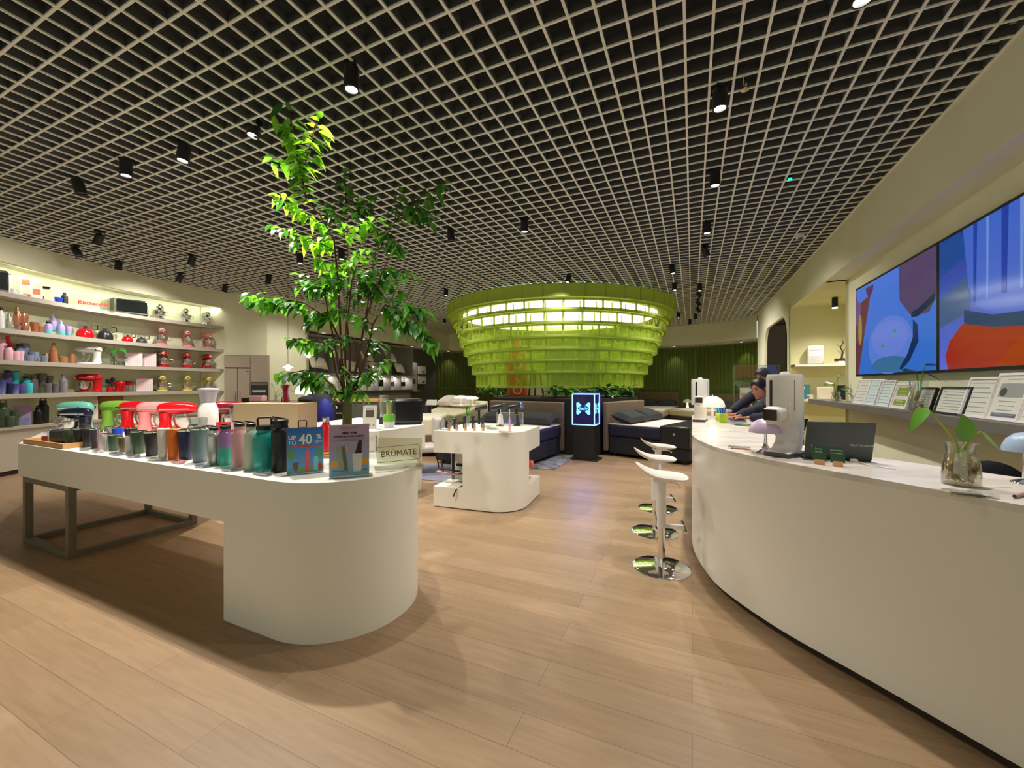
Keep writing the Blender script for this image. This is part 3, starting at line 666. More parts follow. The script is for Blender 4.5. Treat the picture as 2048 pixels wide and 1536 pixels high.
def tvA(t, M, hw, hh):     # local x: + is nearer the camera (right in the photo)
    scr = poly('picture', [(-hw,-hh),(hw,-hh),(hw,hh),(-hw,hh)], 0, grad('tv_blue', (60,130,236), (88,140,255)), t, M)
    a = lambda n, p, z, m: poly(n, p, .001+z, m, scr, M)
    a('wooden_board', [(-hw,-hh),(-.98,-hh),(-.78,-.1),(-.55,.46),(-.98,.40),(-hw,.56)], 0, emis('tv_brown', (120,66,76)))
    a('purple_cloth', [(-hw,.1),(-.98,.1),(-.86,.36),(-hw,.5)], .001, emis('tv_mauve', (128,96,150)))
    a('lemon', circ(-.92,.02,.07,.22), .002, emis('tv_lemon', (178,160,80)))
    a('thumb', circ(-.58,.58,.13,.13,20,180,360), .001, emis('tv_plum', (100,60,110)))
    a('pan_handle', [(.28,hh),(hw,hh),(hw,.12),(.95,-.02),(.6,-.02),(.30,.22)], 0, emis('tv_greyviolet', (98,76,122)))
    a('pan_edge', [(.58,-.02),(.72,-.03),(hw-.02,.08),(hw-.02,.16),(.72,.05),(.6,.04)], .001, emis('tv_navy', (22,46,86)))
    a('egg_white', circ(.0,-.28,.62,.36), .0, emis('tv_paleblue', (110,148,250)))
    a('egg', circ(.0,-.2,.5,.22), .001, emis('tv_eggblue', (124,152,255)))
    a('pan_rim', [(.62,-.05),(.72,-.12),(.74,-.3),(.55,-.5),(.35,-.6),(.30,-.58),(.5,-.42),(.62,-.24)], .002, emis('tv_navy2', (24,54,110)))
    a('pan_body', circ(.02,-.52,.5,.1), .001, emis('tv_teal', (70,130,180)))
    a('herb', circ(.18,-.12,.045,.02), .003, emis('tv_green', (60,180,110))); a('herb', circ(-.14,-.28,.05,.02), .003, _m['tv_green'])
def tvB(t, M, hw, hh):
    scr = poly('picture', [(-hw,-hh),(hw,-hh),(hw,hh),(-hw,hh)], 0, grad('tv_blue2', (110,130,250), (10,60,170)), t, M)
    a = lambda n, p, z, m: poly(n, p, .001+z, m, scr, M)
    a('window', [(-hw,.62),(-.75,.62),(-.5,.42),(-hw,.28)], 0, emis('tv_deepblue', (10,84,176)))
    a('cupboard', [(-hw,.06),(-.62,.20),(-.60,-.12),(-hw,-.22)], 0, emis('tv_slate', (76,106,160)))
    a('glass_jar', [(-.70,hh),(.9,hh),(.85,-.1),(.55,-.22),(-.1,-.25),(-.5,-.1),(-.62,.1)], .001, grad('tv_jar', (96,124,236), (70,120,235)))
    for k, (x, wd) in enumerate([(-.55,.05),(-.38,.03),(-.2,.08),(.0,.04),(.2,.06),(.42,.03),(.6,.05)]): a('glass_streak', [(x,-.05),(x+wd*.7,-.05),(x+wd,hh),(x,hh)], .002, emis('tv_streak%d' % (k%2), ((130,170,255) if k%2 else (30,70,190))))
    a('collar', [(-.68,-.1),(-.3,-.2),(.3,-.24),(.95,-.15),(.95,-.34),(.3,-.36),(-.3,-.32),(-.68,-.22)], .003, emis('tv_steel', (36,64,120)))
    a('red_base', [(-.70,-.22),(-.3,-.30),(.3,-.36),(.95,-.33),(hw-.05,-.40),(hw-.02,-hh),(-.93,-hh),(-.97,-.5),(-.9,-.36)], .004, emis('tv_red', (186,48,40)))
    a('red_light', [(-.3,-hh),(.6,-hh),(.5,-.44),(.0,-.42)], .005, emis('tv_red2', (190,60,24)))
    text('caption', 'YMMV', .1, M @ T(.2,.05,.006), emis('tv_text', (190,215,255)), scr, .0003)
tv('television', 'left large wall screen showing a blue pan and egg', 1.575, 3.79, tvA)
tv('television', 'right large wall screen showing a blender jar on a red base', -.65, 1.565, tvB)
# shelf under the screens
sh = thing('wall_shelf', 'long grey floating shelf with picture frames under the wall screens', 'shelf', (0,0,0))
obj('board', MB().ribbon([rw(-3,-.02),rw(5.35,-.02)],[rw(-3,.298),rw(5.35,.298)],1.14,1.225), mat('grey_shelf', S(110,106,100), .5), sh, .002)
obj('bracket_rail', MB().ribbon([rw(-3,.27),rw(4.4,.27)],[rw(-3,.2995),rw(4.4,.2995)],1.10,1.14), GREYM, sh)
for z, lb in ((1.92,'upper white shelf inside the lit niche'),(1.17,'lower white shelf inside the lit niche')):
    ns = thing('niche_shelf', lb, 'shelf', (0,0,0))
    obj('board', MB().ribbon([rw(6.6,.02),rw(6.6,1.49)],[rw(6.95,.02),rw(6.95,1.49)],z-.045,z), WHITE, ns, .002)
    obj('end_cap', MB().ribbon([rw(6.6,.0),rw(6.6,.02)],[rw(6.95,.0),rw(6.95,.02)],z-.046,z+.001), GREYM, ns)

# ================================================================== reusable goods
def ramp_z(name, stops, rough=.3, metal=0.0, inp='Base Color'):
    if name in _m: return _m[name]
    m = mat(name, (.5,.5,.5), rough, metal); n, l, b = nodes(m); tc = n.new('ShaderNodeTexCoord'); se = n.new('ShaderNodeSeparateXYZ'); cr = n.new('ShaderNodeValToRGB')
    while len(cr.color_ramp.elements) < len(stops): cr.color_ramp.elements.new(.5)
    for e, (p, c) in zip(cr.color_ramp.elements, stops): e.position = p; e.color = (*S(*c), 1)
    l.new(tc.outputs['Generated'], se.inputs[0]); l.new(se.outputs[2], cr.inputs[0]); l.new(cr.outputs[0], b.inputs[inp]); return m
def col(name, r, g, b, rough=.35, metal=0.0): return mat(name, S(r,g,b), rough, metal, coat=0.0)
K = dict(green=col('forest_green',52,72,50), black=col('matte_black',20,20,22,.4), dgrey=col('dark_grey_coat',58,54,60), pink=col('soft_pink',226,176,188), white=col('pearl_white',226,228,222,.2,.2), bronze=col('bronze_brown',104,82,66,.3,.4),
 orange=col('orange_coat',224,112,20), navy=col('navy_coat',26,30,62), slate=col('slate_blue',96,116,124), silver=col('silver_coat',196,200,194,.25,.6), pinkg=col('dusty_pink',212,160,164,.25), mint=col('pale_mint',200,208,190,.3), teal=col('teal_coat',30,156,146), teal2=col('deep_teal',16,140,136),
 aqua=col('bright_aqua',70,200,214), blue=col('cobalt_blue',20,70,190), grey=col('mid_grey',110,108,108), grey2=col('lilac_grey',150,146,156), purple=col('purple_coat',92,78,140), bluegrey=col('blue_grey',130,148,176), lpink=col('pale_pink',240,186,204), hot=col('hot_red_pink',234,60,84), coppr=COPPER, wood=col('wood_tumbler',176,116,76,.5), red=col('gloss_red',200,16,26,.18), rpink=col('gloss_pink',240,140,140,.2), lime=col('apple_green',128,176,60,.2), dred=col('dark_red',110,12,26,.22), yel=col('pastel_yellow',236,214,110,.25), blk=BLKP, wht=PLASTW, steel=STEEL, chrome=CHROME, mirr=CHROME, olive=col('olive_green',74,92,66), clear=GLASS, seafoam=col('seafoam',112,190,166,.2), dnavy=col('dark_navy_gloss',20,24,46,.2),
 ombre=ramp_z('purple_teal_fade', [(0,(40,150,130)),(.42,(50,160,146)),(.58,(140,110,160)),(1,(130,96,150))]), ombre2=ramp_z('lilac_aqua_fade', [(0,(90,190,190)),(.3,(110,190,196)),(.5,(176,150,206)),(1,(186,160,220))]), indigo=ramp_z('indigo_fade', [(0,(120,150,210)),(.6,(84,84,150)),(1,(60,50,110))]))
def vessel(kind, name, label, cat, loc, h, r, body, cap=None, rz=0.0, group=None):
    t = thing(name, label, cat, loc, rz, group); b = K[body]; c = K[cap] if cap else BLKP; n = 20
    if kind == 'tumbler':
        obj('body', MB().lathe([(r*.72,0),(r*.76,.004),(r*.80,h*.35),(r*.97,h*.72),(r,h*.93),(r*.98,h*.94),(0,h*.94)], n), b, t)
        obj('lid', MB().lathe([(r*.99,h*.925),(r*1.03,h*.935),(r*1.03,h*.96),(r*.9,h*.985),(r*.86,h*.965),(0,h*.965)], n), c, t)
        obj('lid_slider', MB().cb((r*.3,0,h*.98),(r*.5,r*.4,h*.03)), BLKP, t)
    elif kind == 'cup':
        obj('body', MB().lathe([(r*.78,0),(r*.8,.003),(r,h*.97),(r*.95,h),(r*.9,h*.97),(r*.72,h*.08),(0,h*.08)], n), b, t)
    elif kind == 'bowl':
        obj('body', MB().lathe([(r*.45,0),(r*.8,h*.25),(r,h),(r*.95,h),(r*.75,h*.3),(0,h*.1)], n), b, t)
    elif kind == 'bottle':
        obj('body', MB().lathe([(r*.93,0),(r,h*.02),(r,h*.62),(r*.92,h*.70),(r*.52,h*.79),(r*.46,h*.86),(0,h*.86)], n), b, t)
        obj('cap', MB().lathe([(r*.50,h*.85),(r*.50,h*.97),(r*.42,h),(0,h)], n), c, t)
    elif kind == 'flask':
        obj('body', MB().lathe([(r*.95,0),(r,h*.015),(r,h*.66),(r*.93,h*.70),(r*.62,h*.76),(r*.60,h*.80),(0,h*.80)], n), b, t)
        obj('cap', MB().lathe([(r*.66,h*.79),(r*.66,h*.88),(r*.58,h*.90),(0,h*.90)], n), c, t)
        obj('carry_loop', MB().tube([(-r*.45,0,h*.88),(-r*.42,0,h*.965),(-r*.25,0,h*.995),(r*.25,0,h*.995),(r*.42,0,h*.965),(r*.45,0,h*.88)], r*.10, 6), c, t)
    elif kind == 'spout':       # bottle with flip straw lid
        obj('body', MB().lathe([(r*.97,0),(r,h*.01),(r,h*.70),(r*.90,h*.75),(r*.66,h*.79),(r*.62,h*.87),(0,h*.87)], n), b, t)
        obj('cap', MB().lathe([(r*.68,h*.865),(r*.70,h*.93),(r*.5,h*.945),(0,h*.945)], n), c, t)
        obj('flip_handle', MB().cb((0,0,0),(r*1.5,r*.42,h*.03),T(-r*.15,0,h*.965) @ RY(radians(14))), c, t, .002)
    elif kind == 'growler':     # square loop handle
        obj('body', MB().lathe([(r*.97,0),(r,h*.012),(r,h*.60),(r*.94,h*.645),(r*.70,h*.70),(r*.66,h*.72),(r*.66,h*.76),(0,h*.76)], 28), b, t)
        obj('cap', MB().lathe([(r*.72,h*.755),(r*.72,h*.83),(r*.66,h*.845),(0,h*.845)], 24), c, t)
        obj('carry_loop', MB().tube([(-r*.55,0,h*.82),(-r*.58,0,h*.96),(-r*.48,0,h*.985),(r*.48,0,h*.985),(r*.58,0,h*.96),(r*.55,0,h*.82)], r*.09, 8), c, t)
    elif kind == 'cone':
        obj('body', MB().lathe([(r*.95,0),(r,h*.02),(r,h*.55),(r*.6,h*.72),(0,h*.72)], n), b, t); obj('cap', MB().lathe([(r*.5,h*.715),(r*.3,h*.9),(r*.08,h),(0,h)], n), b, t)
    elif kind == 'mug':
        obj('body', MB().lathe([(r*.9,0),(r,h*.05),(r,h),(r*.93,h),(r*.9,h*.1),(0,h*.1)], n), b, t)
        obj('handle', MB().tube([(r*.95,0,h*.8),(r*1.45,0,h*.75),(r*1.5,0,h*.4),(r*.95,0,h*.22)], r*.09, 6), b, t)
    return t
def mixer(label, c, loc, rz, s=1.0, bowl='steel', group=None, hub=True, name='stand_mixer'):
    t = thing(name, label, 'stand mixer', loc, rz, group); m = K[c] if c in K else c; R90 = RY(pi/2); v = lambda x: x*s
    b = MB(); b.prism([(x*s,y*s) for x,y in ([(-.16,-.06),(-.12,-.085),(.0,-.09)]+[(.09+.09*cos(radians(a)), .09*sin(radians(a))) for a in range(-80,81,16)]+[(.0,.09),(-.12,.085),(-.16,.06)])], 0, .032*s)
    obj('base', b, m, t, .008*s)
    obj('column', MB().lathe([(.075*s,.03*s),(.062*s,.07*s),(.052*s,.14*s),(.058*s,.2*s),(.062*s,.245*s)], 16, (-.11*s,0,0), None, 1.0, 1.05), m, t)
    M = T(-.185*s,0,.29*s) @ R90
    hd = obj('head', MB().lathe([(0,0),(.035*s,.006*s),(.058*s,.03*s),(.068*s,.08*s),(.072*s,.17*s),(.068*s,.26*s),(.058*s,.32*s),(.04*s,.36*s),(.03*s,.365*s)], 20, (0,0,0), M, 1.0, .92), m, t)
    obj('trim_band', MB().box(-.15*s,.13*s,-.0675*s,.0675*s,.277*s,.286*s), CHROME, hd)
    if hub: obj('attachment_hub', MB().lathe([(.028*s,.36*s),(.028*s,.375*s),(.012*s,.38*s),(0,.38*s)], 14, (0,0,0), M), CHROME, hd)
    obj('beater_shaft', MB().cyl((.075*s,0,.17*s), .022*s, .06*s, 12), CHROME, hd)
    if bowl:
        bm = {'steel':STEEL,'glass':GLASS,'white':PLASTW,'mirr':CHROME}[bowl]
        bw = obj('bowl', MB().lathe([(.05*s,.033*s),(.055*s,.045*s),(.085*s,.075*s),(.105*s,.13*s),(.110*s,.19*s),(.105*s,.19*s),(.08*s,.08*s),(0,.06*s)], 24, (.075*s,0,0)), bm, t)
        obj('handle', MB().tube([(.075*s,.105*s,.17*s),(.075*s,.15*s,.16*s),(.075*s,.155*s,.11*s),(.075*s,.10*s,.09*s)], .006*s, 6), bm, bw)
    obj('speed_knob', MB().cyl((-.09*s,.06*s,.27*s), .010*s, .03*s, 8, T(0,0,0)), BLKP, t)
    return t
def card(name, label, cat, p, w, h, rz, m, tilt=8, th=.004, foot=True, group=None):
    t = thing(name, label, cat, p, rz, group); M = RX(radians(-tilt)); o = obj('panel', MB().box(-w/2,w/2,-th/2,th/2,.004,h,M), m, t)
    if foot: obj('stand', MB().box(-w/2,w/2,-.005,.055,0,.004), ACRY, t)
    return t, o, M
def shelf_z(k): return (0, 2.99, 2.40, 1.89, 1.335, .79)[k]
# --- left curved display: shelves and base cabinet
LS = [p for p in LEFT if p[1] < 10.55]
for k in (1,2,3,4):
    t = thing('wall_shelf', ('','highest curved grey shelf on the left wall, with oven and silver mixers','second highest curved grey shelf, with food processors and pink mixers','curved grey shelf with white mixer, vase plant and red mixers','lowest curved grey shelf on the left wall, with yellow mixers')[k], 'shelf', (0,0,0))
    obj('board', MB().ribbon(LS, offset(LS,.418), shelf_z(k)-.075, shelf_z(k)), SHELFG, t)
bc = thing('base_cabinet', 'long curved pale grey base cabinet under the left wall shelves', 'cabinet', (0,0,0))
obj('body', MB().ribbon(offset(LS,.03), offset(LS,.415), .08, .745), mat('pale_grey_front', S(190,178,166), .5), bc); obj('worktop', MB().ribbon(LS, offset(LS,.418), .745, .79), SHELFG, bc); obj('toe_kick', MB().ribbon(offset(LS,.07), offset(LS,.1), 0, .08), DARKG, bc)
ep, ed = ray(450, LEFT); an = atan2(ed.y, ed.x)
ePan = thing('end_panel', 'narrow cream end panel closing the left wall shelves beside the fridge', 'panel', (ep.x,ep.y,0), an); obj('panel', MB().box(-.02,.03,-.0,.41,0,3.46), PAINT, ePan, .002); obj('edge_strip', MB().box(-.03,-.02,.0,.02,.8,3.0), SHELFG, ePan)
def sp(px, k, off=.17):
    p, d = ray(px, LS); n = Vector((-d.y, d.x)); q = p+n*off
    s = (px-CX)/FPX; e = 0          # slide along the shelf so that the offset point stays on the pixel ray
    for _ in range(4):
        g = (q.x-s*q.y); q = q-d*(g/(d.x-s*d.y))
    return Vector((q.x,q.y,shelf_z(k))), atan2(d.y,d.x)
def face(p): return atan2(-p.y, -p.x)+pi/2      # z-rotation that turns local -y to the camera
CLR = {'green':'green','black':'black','dgrey':'dark grey','pink':'pink','white':'white','bronze':'bronze','orange':'orange','navy':'navy','slate':'slate blue','silver':'silver','pinkg':'dusty pink','mint':'pale mint','teal':'teal','teal2':'deep teal','aqua':'bright aqua','blue':'cobalt blue','grey':'mid grey','grey2':'lilac grey','purple':'purple','bluegrey':'blue grey','lpink':'pale pink','hot':'hot red-pink','coppr':'copper','wood':'brown','ombre2':'lilac-to-aqua','indigo':'indigo','olive':'olive green','clear':'clear glass','wht':'white','chrome':'chrome','seafoam':'seafoam'}
SH = {1:'top shelf',2:'second shelf',3:'third shelf',4:'lowest shelf',5:'base cabinet top'}
def sv(kind, px, k, top, wpx, c, cap, label, off=.17, name=None, lift=0.0, group=None):
    p, _ = sp(px, k, off); base = CY+(EYE-p.z-lift)*FPX/p.y; h = (base-top)*p.y/FPX; r = wpx/2*p.y/FPX
    nm = name or {'tumbler':'tumbler','cup':'cup','bowl':'bowl','bottle':'water_bottle','flask':'flask','spout':'water_bottle','growler':'growler','cone':'water_bottle','mug':'mug'}[kind]
    if lift:
        rs = thing('riser', 'clear block under the '+label, 'riser', p, face(p)); obj('block', MB().box(-r,r,-r,r,0,lift), ACRY, rs)
        obj('base_pad', MB().box(-r-.004,r+.004,-r-.004,r+.004,0,.004), ACRY, rs)
    return vessel(kind, nm, label, nm.split('_')[-1], p+Vector((0,0,lift)), max(h,.04), r, c, cap, face(p), group)
# top shelf
sv('mug',28,1,578,12,'wht','wht','white pitcher on the top shelf at far left'); sv('bowl',45,1,589,12,'wht','wht','low white bowl on the top shelf left of the photo card')
sv('cup',82,1,592,9,'blue',None,'cobalt blue cup half hidden by the photo card on the top shelf'); sv('cup',117,1,595,12,'blue',None,'cobalt blue cup right of the black display goblet, top shelf'); sv('bottle',129,1,585,10,'black','black','black bottle right of the cobalt cup on the top shelf')
sv('tumbler',91,1,576,14,'black','black','black tumbler raised on a curved stand on the top shelf', lift=.22)
p, _ = sp(4,1); t = thing('coffee_maker','black coffee maker at the left picture edge on the top shelf','appliance',p,face(p)); obj('body', MB().box(-.12,.07,-.12,.12,0,.34), BLKP, t, .015); obj('lid', MB().box(-.1,.05,-.1,.1,.34,.36), BLKP, t, .008); obj('drip_tray', MB().box(-.1,.06,-.2,-.12,0,.03), STEEL, t)
p, _ = sp(13,1,.22); t = thing('blender','slim white blender beside the black coffee maker on the top shelf','appliance',p,face(p)); obj('base', MB().lathe([(.055,0),(.05,.12),(0,.12)],16), PLASTW, t); obj('jar', MB().lathe([(.045,.12),(.055,.33),(.05,.33),(0,.3)],16), PLASTW, t); obj('lid', MB().cyl((0,0,.33),.05,.02,16), BLKP, t)
p, _ = sp(63,1,.1); t, o, M = card('photo_card','tilted acrylic card with orange fruit photos on the top shelf','sign',p,.26,.36,face(p)+.1,mat('card_cream', S(236,226,210), .4))
for x, z, m in ((-.06,.27,'card_orange'),(.06,.12,'card_orange'),(.06,.27,'card_pale'),(-.06,.12,'card_pale'),(-.05,.04,'card_red')): obj('print', MB().box(x-.045,x+.045,-.004,-.002,z-.05 if z > .05 else .01,z+.05 if z > .05 else .06,M), mat(m, S(*{'card_orange':(226,120,70),'card_pale':(200,214,196),'card_red':(220,70,60)}[m]), .5), o)
p, _ = sp(187,1,.14); t, o, M = card('brand_sign','clear acrylic block sign with red lettering on the top shelf','sign',p,.66,.26,face(p),ACRY,0,.02,False); text('lettering','KitchenAid',.094,M @ T(0,-.013,.11) @ RX(pi/2), K['red'], o, .002, bold=.004); obj('foot', MB().box(-.3,.3,-.03,.03,0,.01), ACRY, t)
p, _ = sp(259,1,.19); t = thing('toaster_oven','silver-framed black toaster oven on the top shelf','oven',p,face(p)+.25); OV = mat('oven_side', S(88,86,76), .5)
obj('body', MB().box(-.28,.28,-.15,.15,.01,.33), OV, t, .012); d_ = obj('door', MB().box(-.275,.275,-.165,-.15,.02,.32), STEEL, t, .006); obj('window', MB().box(-.25,.25,-.17,-.165,.045,.29), mat('oven_glass', (.01,.014,.014), .08), d_); obj('handle', MB().tube([(-.22,-.185,.305),(.22,-.185,.305)],.009,8), CHROME, d_)
pole = [('nearest','silver'),('middle','silver'),('farthest','silver')]
def trio(k, c, bowl, pxs, tops, cname, s0=1.0):
    for i, (px, tp) in enumerate(zip(pxs, tops)):
        p, _ = sp(px, k, .2); base = CY+(EYE-p.z)*FPX/p.y; s = (base-tp)*p.y/FPX/.362
        mixer('%s stand mixer facing front, %s of the three on the %s' % (cname, ('left','middle','right')[i], SH[k]), c, p, face(p)-pi/2+(-.05,.1,.35)[i], s, bowl)
trio(1,'chrome','mirr',(320,371,412),(609,617,624),'polished silver'); trio(2,'rpink','steel',(324,374,414),(656,661,667),'pink'); trio(3,'red','steel',(328,374,414),(701,704,708),'red'); trio(4,'yel','steel',(325,374,415),(750,751,753),'yellow')
# second shelf
for a in [('bottle',2,614,9,'wht','black','white bottle with dark cap at the left edge of the second shelf'),('cup',9,632,12,'clear',None,'clear goblet, leftmost glass on the second shelf'),('cone',19,626,9,'silver',None,'slim frosted bottle left of the tall copper bottle'),('bottle',35,614,12,'coppr','coppr','tall copper bottle on the second shelf'),('tumbler',47,625,14,'coppr','coppr','tall copper tumbler beside the tall copper bottle'),('cup',51,646,11,'coppr',None,'small copper cup in front of the tall copper tumbler'),('tumbler',69,644,13,'coppr','coppr','copper tumbler right of the small copper cup'),('cup',81,652,10,'coppr',None,'short copper cup, rightmost copper piece on the second shelf'),
    ('flask',97,641,11,'ombre2','black','lilac-to-aqua flask with black loop cap, leftmost of the fading bottles'),('cone',122,640,12,'ombre2',None,'lilac-to-aqua bottle with pointed top right of the raised one'),('tumbler',137,652,10,'ombre2','ombre2','lilac-to-aqua tumbler, rightmost of the fading drinkware')]:
    sv(a[0],a[1],2,a[2],a[3],a[4],a[5],a[6], off=.12 if a[1] in (51,) else .2)
sv('cone',106,2,627,11,'ombre2',None,'lilac-to-aqua pointed bottle raised on a clear block', lift=.09, off=.28); sv('bowl',33,2,649,14,'clear',None,'low clear glass bowl in front of the copper bottle', off=.08)
def processor(label, px, k, c, hh, wpx, big):
    p, _ = sp(px, k, .18); t = thing('food_processor', label, 'appliance', p, face(p)); s = hh; r = wpx/2*p.y/FPX
    obj('base', MB().lathe([(r,0),(r*1.0,s*.22),(r*.80,s*.42),(r*.6,s*.48),(0,s*.48)],20), K[c], t); obj('trim_ring', MB().lathe([(r*.90,s*.235),(r*.91,s*.255)],20), CHROME, t)
    b = obj('jar', MB().lathe([(r*.6,s*.48),(r*.82,s*.52),(r*.84,s*.84),(r*.8,s*.84),(r*.56,s*.5)],20), GLASS, t); obj('blade_hub', MB().cyl((0,0,s*.42),r*.22,s*.25,10), BLKP, b)
    obj('handle', MB().tube([(r*.8,0,s*.78),(r*1.35,0,s*.74),(r*1.35,0,s*.5),(r*.8,0,s*.46)],r*.1,6), BLKP, t); obj('lid', MB().lathe([(r*.82,s*.8),(r*.82,s*.83),(r*.3,s*.84),(r*.3,s*(1.0 if big else .87)),(0,s*(1.0 if big else .87))],20), GLASS, t)
processor('large red food processor with clear jar on the second shelf',170,2,'red',.36,26,1); processor('large black food processor right of the red one on the second shelf',210,2,'blk',.36,24,1); processor('small red chopper on the second shelf',255,2,'red',.24,17,0); processor('small dark grey chopper left of the pink mixers',283,2,'dgrey',.22,17,0)
for px, lb in ((189,'clear measuring cup beside the red food processor'),(229,'clear measuring cup beside the black food processor')): sv('mug',px,2,664 if px < 200 else 668,7,'clear',None,lb)
# third shelf
for a in [('flask',5,674,13,'lpink','lpink','large pale pink flask at the left edge of the third shelf',.22),('bottle',16,672,13,'hot','hot','hot red-pink bottle behind the pale pink ones, third shelf',.32),('spout',18,690,11,'lpink','black','pale pink bottle with black lid on the third shelf',.12),('spout',39,688,12,'bluegrey','black','blue grey bottle with black lid on the third shelf',.3),('tumbler',50,686,13,'bluegrey','bluegrey','tall blue grey tumbler on the third shelf',.3),
    ('tumbler',33,702,10,'lpink','lpink','pale pink tumbler, left of the short pair',.12),('tumbler',42,701,9,'lpink','lpink','pale pink tumbler, right of the short pair',.12),('cup',60,710,11,'bluegrey',None,'short blue grey cup below the tall tumbler',.1),('tumbler',68,703,14,'bluegrey','bluegrey','medium blue grey tumbler beside the short cup, third shelf',.2),('cup',89,711,11,'bluegrey',None,'blue grey cup in front of a copper cup, third shelf',.1),('cup',93,708,10,'coppr',None,'copper cup partly behind the blue grey cup',.24),('bottle',107,686,11,'wood','wood','amber brown slim bottle on the third shelf',.17),('cup',125,713,12,'wood',None,'small rounded brown tumbler right of the amber bottle',.17),('mug',143,708,9,'wood',None,'brown mug left of the white mixer on the third shelf',.17)]:
    sv(a[0],a[1],3,a[2],a[3],a[4],a[5],a[6],off=a[7])
p, _ = sp(178,3,.19); mixer('white bowl-lift stand mixer with glass bowl on the third shelf','wht',p,face(p)+pi,1.02,'glass')
def vase_plant(label, p, h, r, leaves, m, water=True):
    t = thing('vase_plant', label, 'plant', p); v = obj('vase', MB().lathe([(r*.85,0),(r,h*.1),(r*.95,h*.45),(r*.72,h*.62),(r*.88,h),(r*.84,h),(r*.68,h*.62),(r*.9,h*.42),(r*.8,.006),(0,.006)],20), GLASS, t)
    obj('roots', MB().tube([(0,0,.01),(r*.3,0,h*.2),(-r*.2,r*.2,h*.4),(0,0,h*.7)],r*.16,6).tube([(r*.4,-r*.2,.01),(-r*.3,0,h*.15),(r*.2,-r*.2,h*.35)],r*.12,6), mat('root_brown', S(136,104,50), .7), v)
    for (d, L, W, st) in leaves:
        q = Vector(d); obj('stem', MB().tube([(0,0,h*.5),(q.x*.4,q.y*.4,h*.5+(q.z-h*.5)*.6),tuple(q)],.004,6), LEAFG[0], t)
        lf = MB(); leaf(lf, q, Vector(st), Vector((0,-.3,1)), L, W, .35, .1, 8); obj('leaf', lf, m, t)
    return t
p, _ = sp(228,3,.15); vase_plant('leafy cutting in a clear vase on the third shelf',p,.24,.06,[((-.18,0,.36),.2,.1,(-1,-.2,-.3)),((-.1,-.05,.38),.16,.1,(-.6,-.4,-.8)),((.02,-.02,.44),.16,.12,(.1,-.6,.4)),((.12,0,.36),.18,.1,(1,-.2,-.3)),((.05,-.05,.34),.15,.1,(.5,-.6,-.4)),((-.22,0,.32),.14,.09,(-.7,-.1,-.9))],LEAFG[1])
def cal(px, k, top, wpx, label, off=.12, name='calendar_card', pm='card_grid'):
    p, _ = sp(px,k,off); base = CY+(EYE-p.z)*FPX/p.y; h = (base-top)*p.y/FPX; wd = wpx*p.y/FPX; t, o, M = card(name,label,'sign',p,wd,h,face(p),mat('paper_white', S(214,204,204), .6),10)
    obj('header', MB().box(-wd/2,wd/2,-.005,-.002,h*.92,h*.99,M), mat('soft_red_print', S(214,120,126), .6), o)
    g = MB()
    for r_ in range(6):
        for c_ in range(6): g.box(-wd*.42+c_*wd*.145,-wd*.42+c_*wd*.145+wd*.09,-.004,-.002,h*(.1+r_*.13),h*(.1+r_*.13)+h*.07,M)
    obj('printed_grid', g, mat('pale_red_print', S(226,176,180), .6), o); return t
cal(268,3,704,25,'white calendar-like price card, left of the pair on the third shelf'); cal(296,3,705,25,'white calendar-like price card, right of the pair on the third shelf'); cal(289,4,756,25,'tilted white price card with red header on the lowest shelf')
# lowest shelf
for a in [('tumbler',3,746,9,'grey','grey','grey tumbler cut by the left edge, lowest shelf',.3),('spout',15,739,13,'purple','black','purple bottle with black lid on the lowest shelf',.25),('cup',3,760,12,'indigo',None,'indigo cup at the left edge of the lowest shelf',.1),('cup',19,767,9,'navy',None,'small navy cup left of the blue-fading cup',.1),('cup',30,768,12,'indigo',None,'indigo fading cup in front of the raised aqua tumbler',.1),('cup',43,768,11,'purple',None,'small purple cup left of the bright aqua cup',.1),('flask',52,749,13,'aqua','black','bright aqua round-shouldered bottle on the lowest shelf',.28),('cup',57,766,13,'aqua',None,'bright aqua cup in front of the aqua bottle',.1),('spout',67,750,13,'grey','grey','mid grey bottle right of the aqua bottle',.25),('tumbler',96,767,11,'grey','grey','mid grey tumbler standing under the raised ones',.12),('tumbler',111,767,11,'grey','grey','mid grey tumbler left of the lilac grey bottle',.15),('bottle',127,749,12,'grey2','grey2','lilac grey bottle left of the red mixer on the lowest shelf',.17)]:
    sv(a[0],a[1],4,a[2],a[3],a[4],a[5],a[6],off=a[7])
sv('tumbler',29,4,742,15,'aqua','black','aqua tumbler raised on a clear block on the lowest shelf', off=.28, lift=.12); sv('tumbler',84,4,746,14,'grey','grey','large mid grey tumbler raised on a clear block', off=.3, lift=.12); sv('tumbler',98,4,751,12,'grey','grey','smaller mid grey tumbler raised beside the large one', off=.3, lift=.13)
p, _ = sp(178,4,.19); mixer('large red tilt-head mixer seen side-on, on the lowest shelf','red',p,face(p)+pi,1.02,'steel')
p, _ = sp(220,4,.17); t = thing('utensil_crock','red crock holding black spatulas on the lowest shelf','crock',p,face(p)); obj('crock', MB().lathe([(.045,0),(.05,.1),(.045,.1),(0,.02)],16), K['red'], t)
for x, w_, hh in ((-.03,.05,.26),(.03,.06,.3),(.0,.035,.24)): obj('spatula', MB().tube([(x*.3,0,.02),(x,0,hh*.7)],.006,6).ell((x*1.3,0,hh*.85),(w_*.6,.01,.05),12,8), BLKP, t)
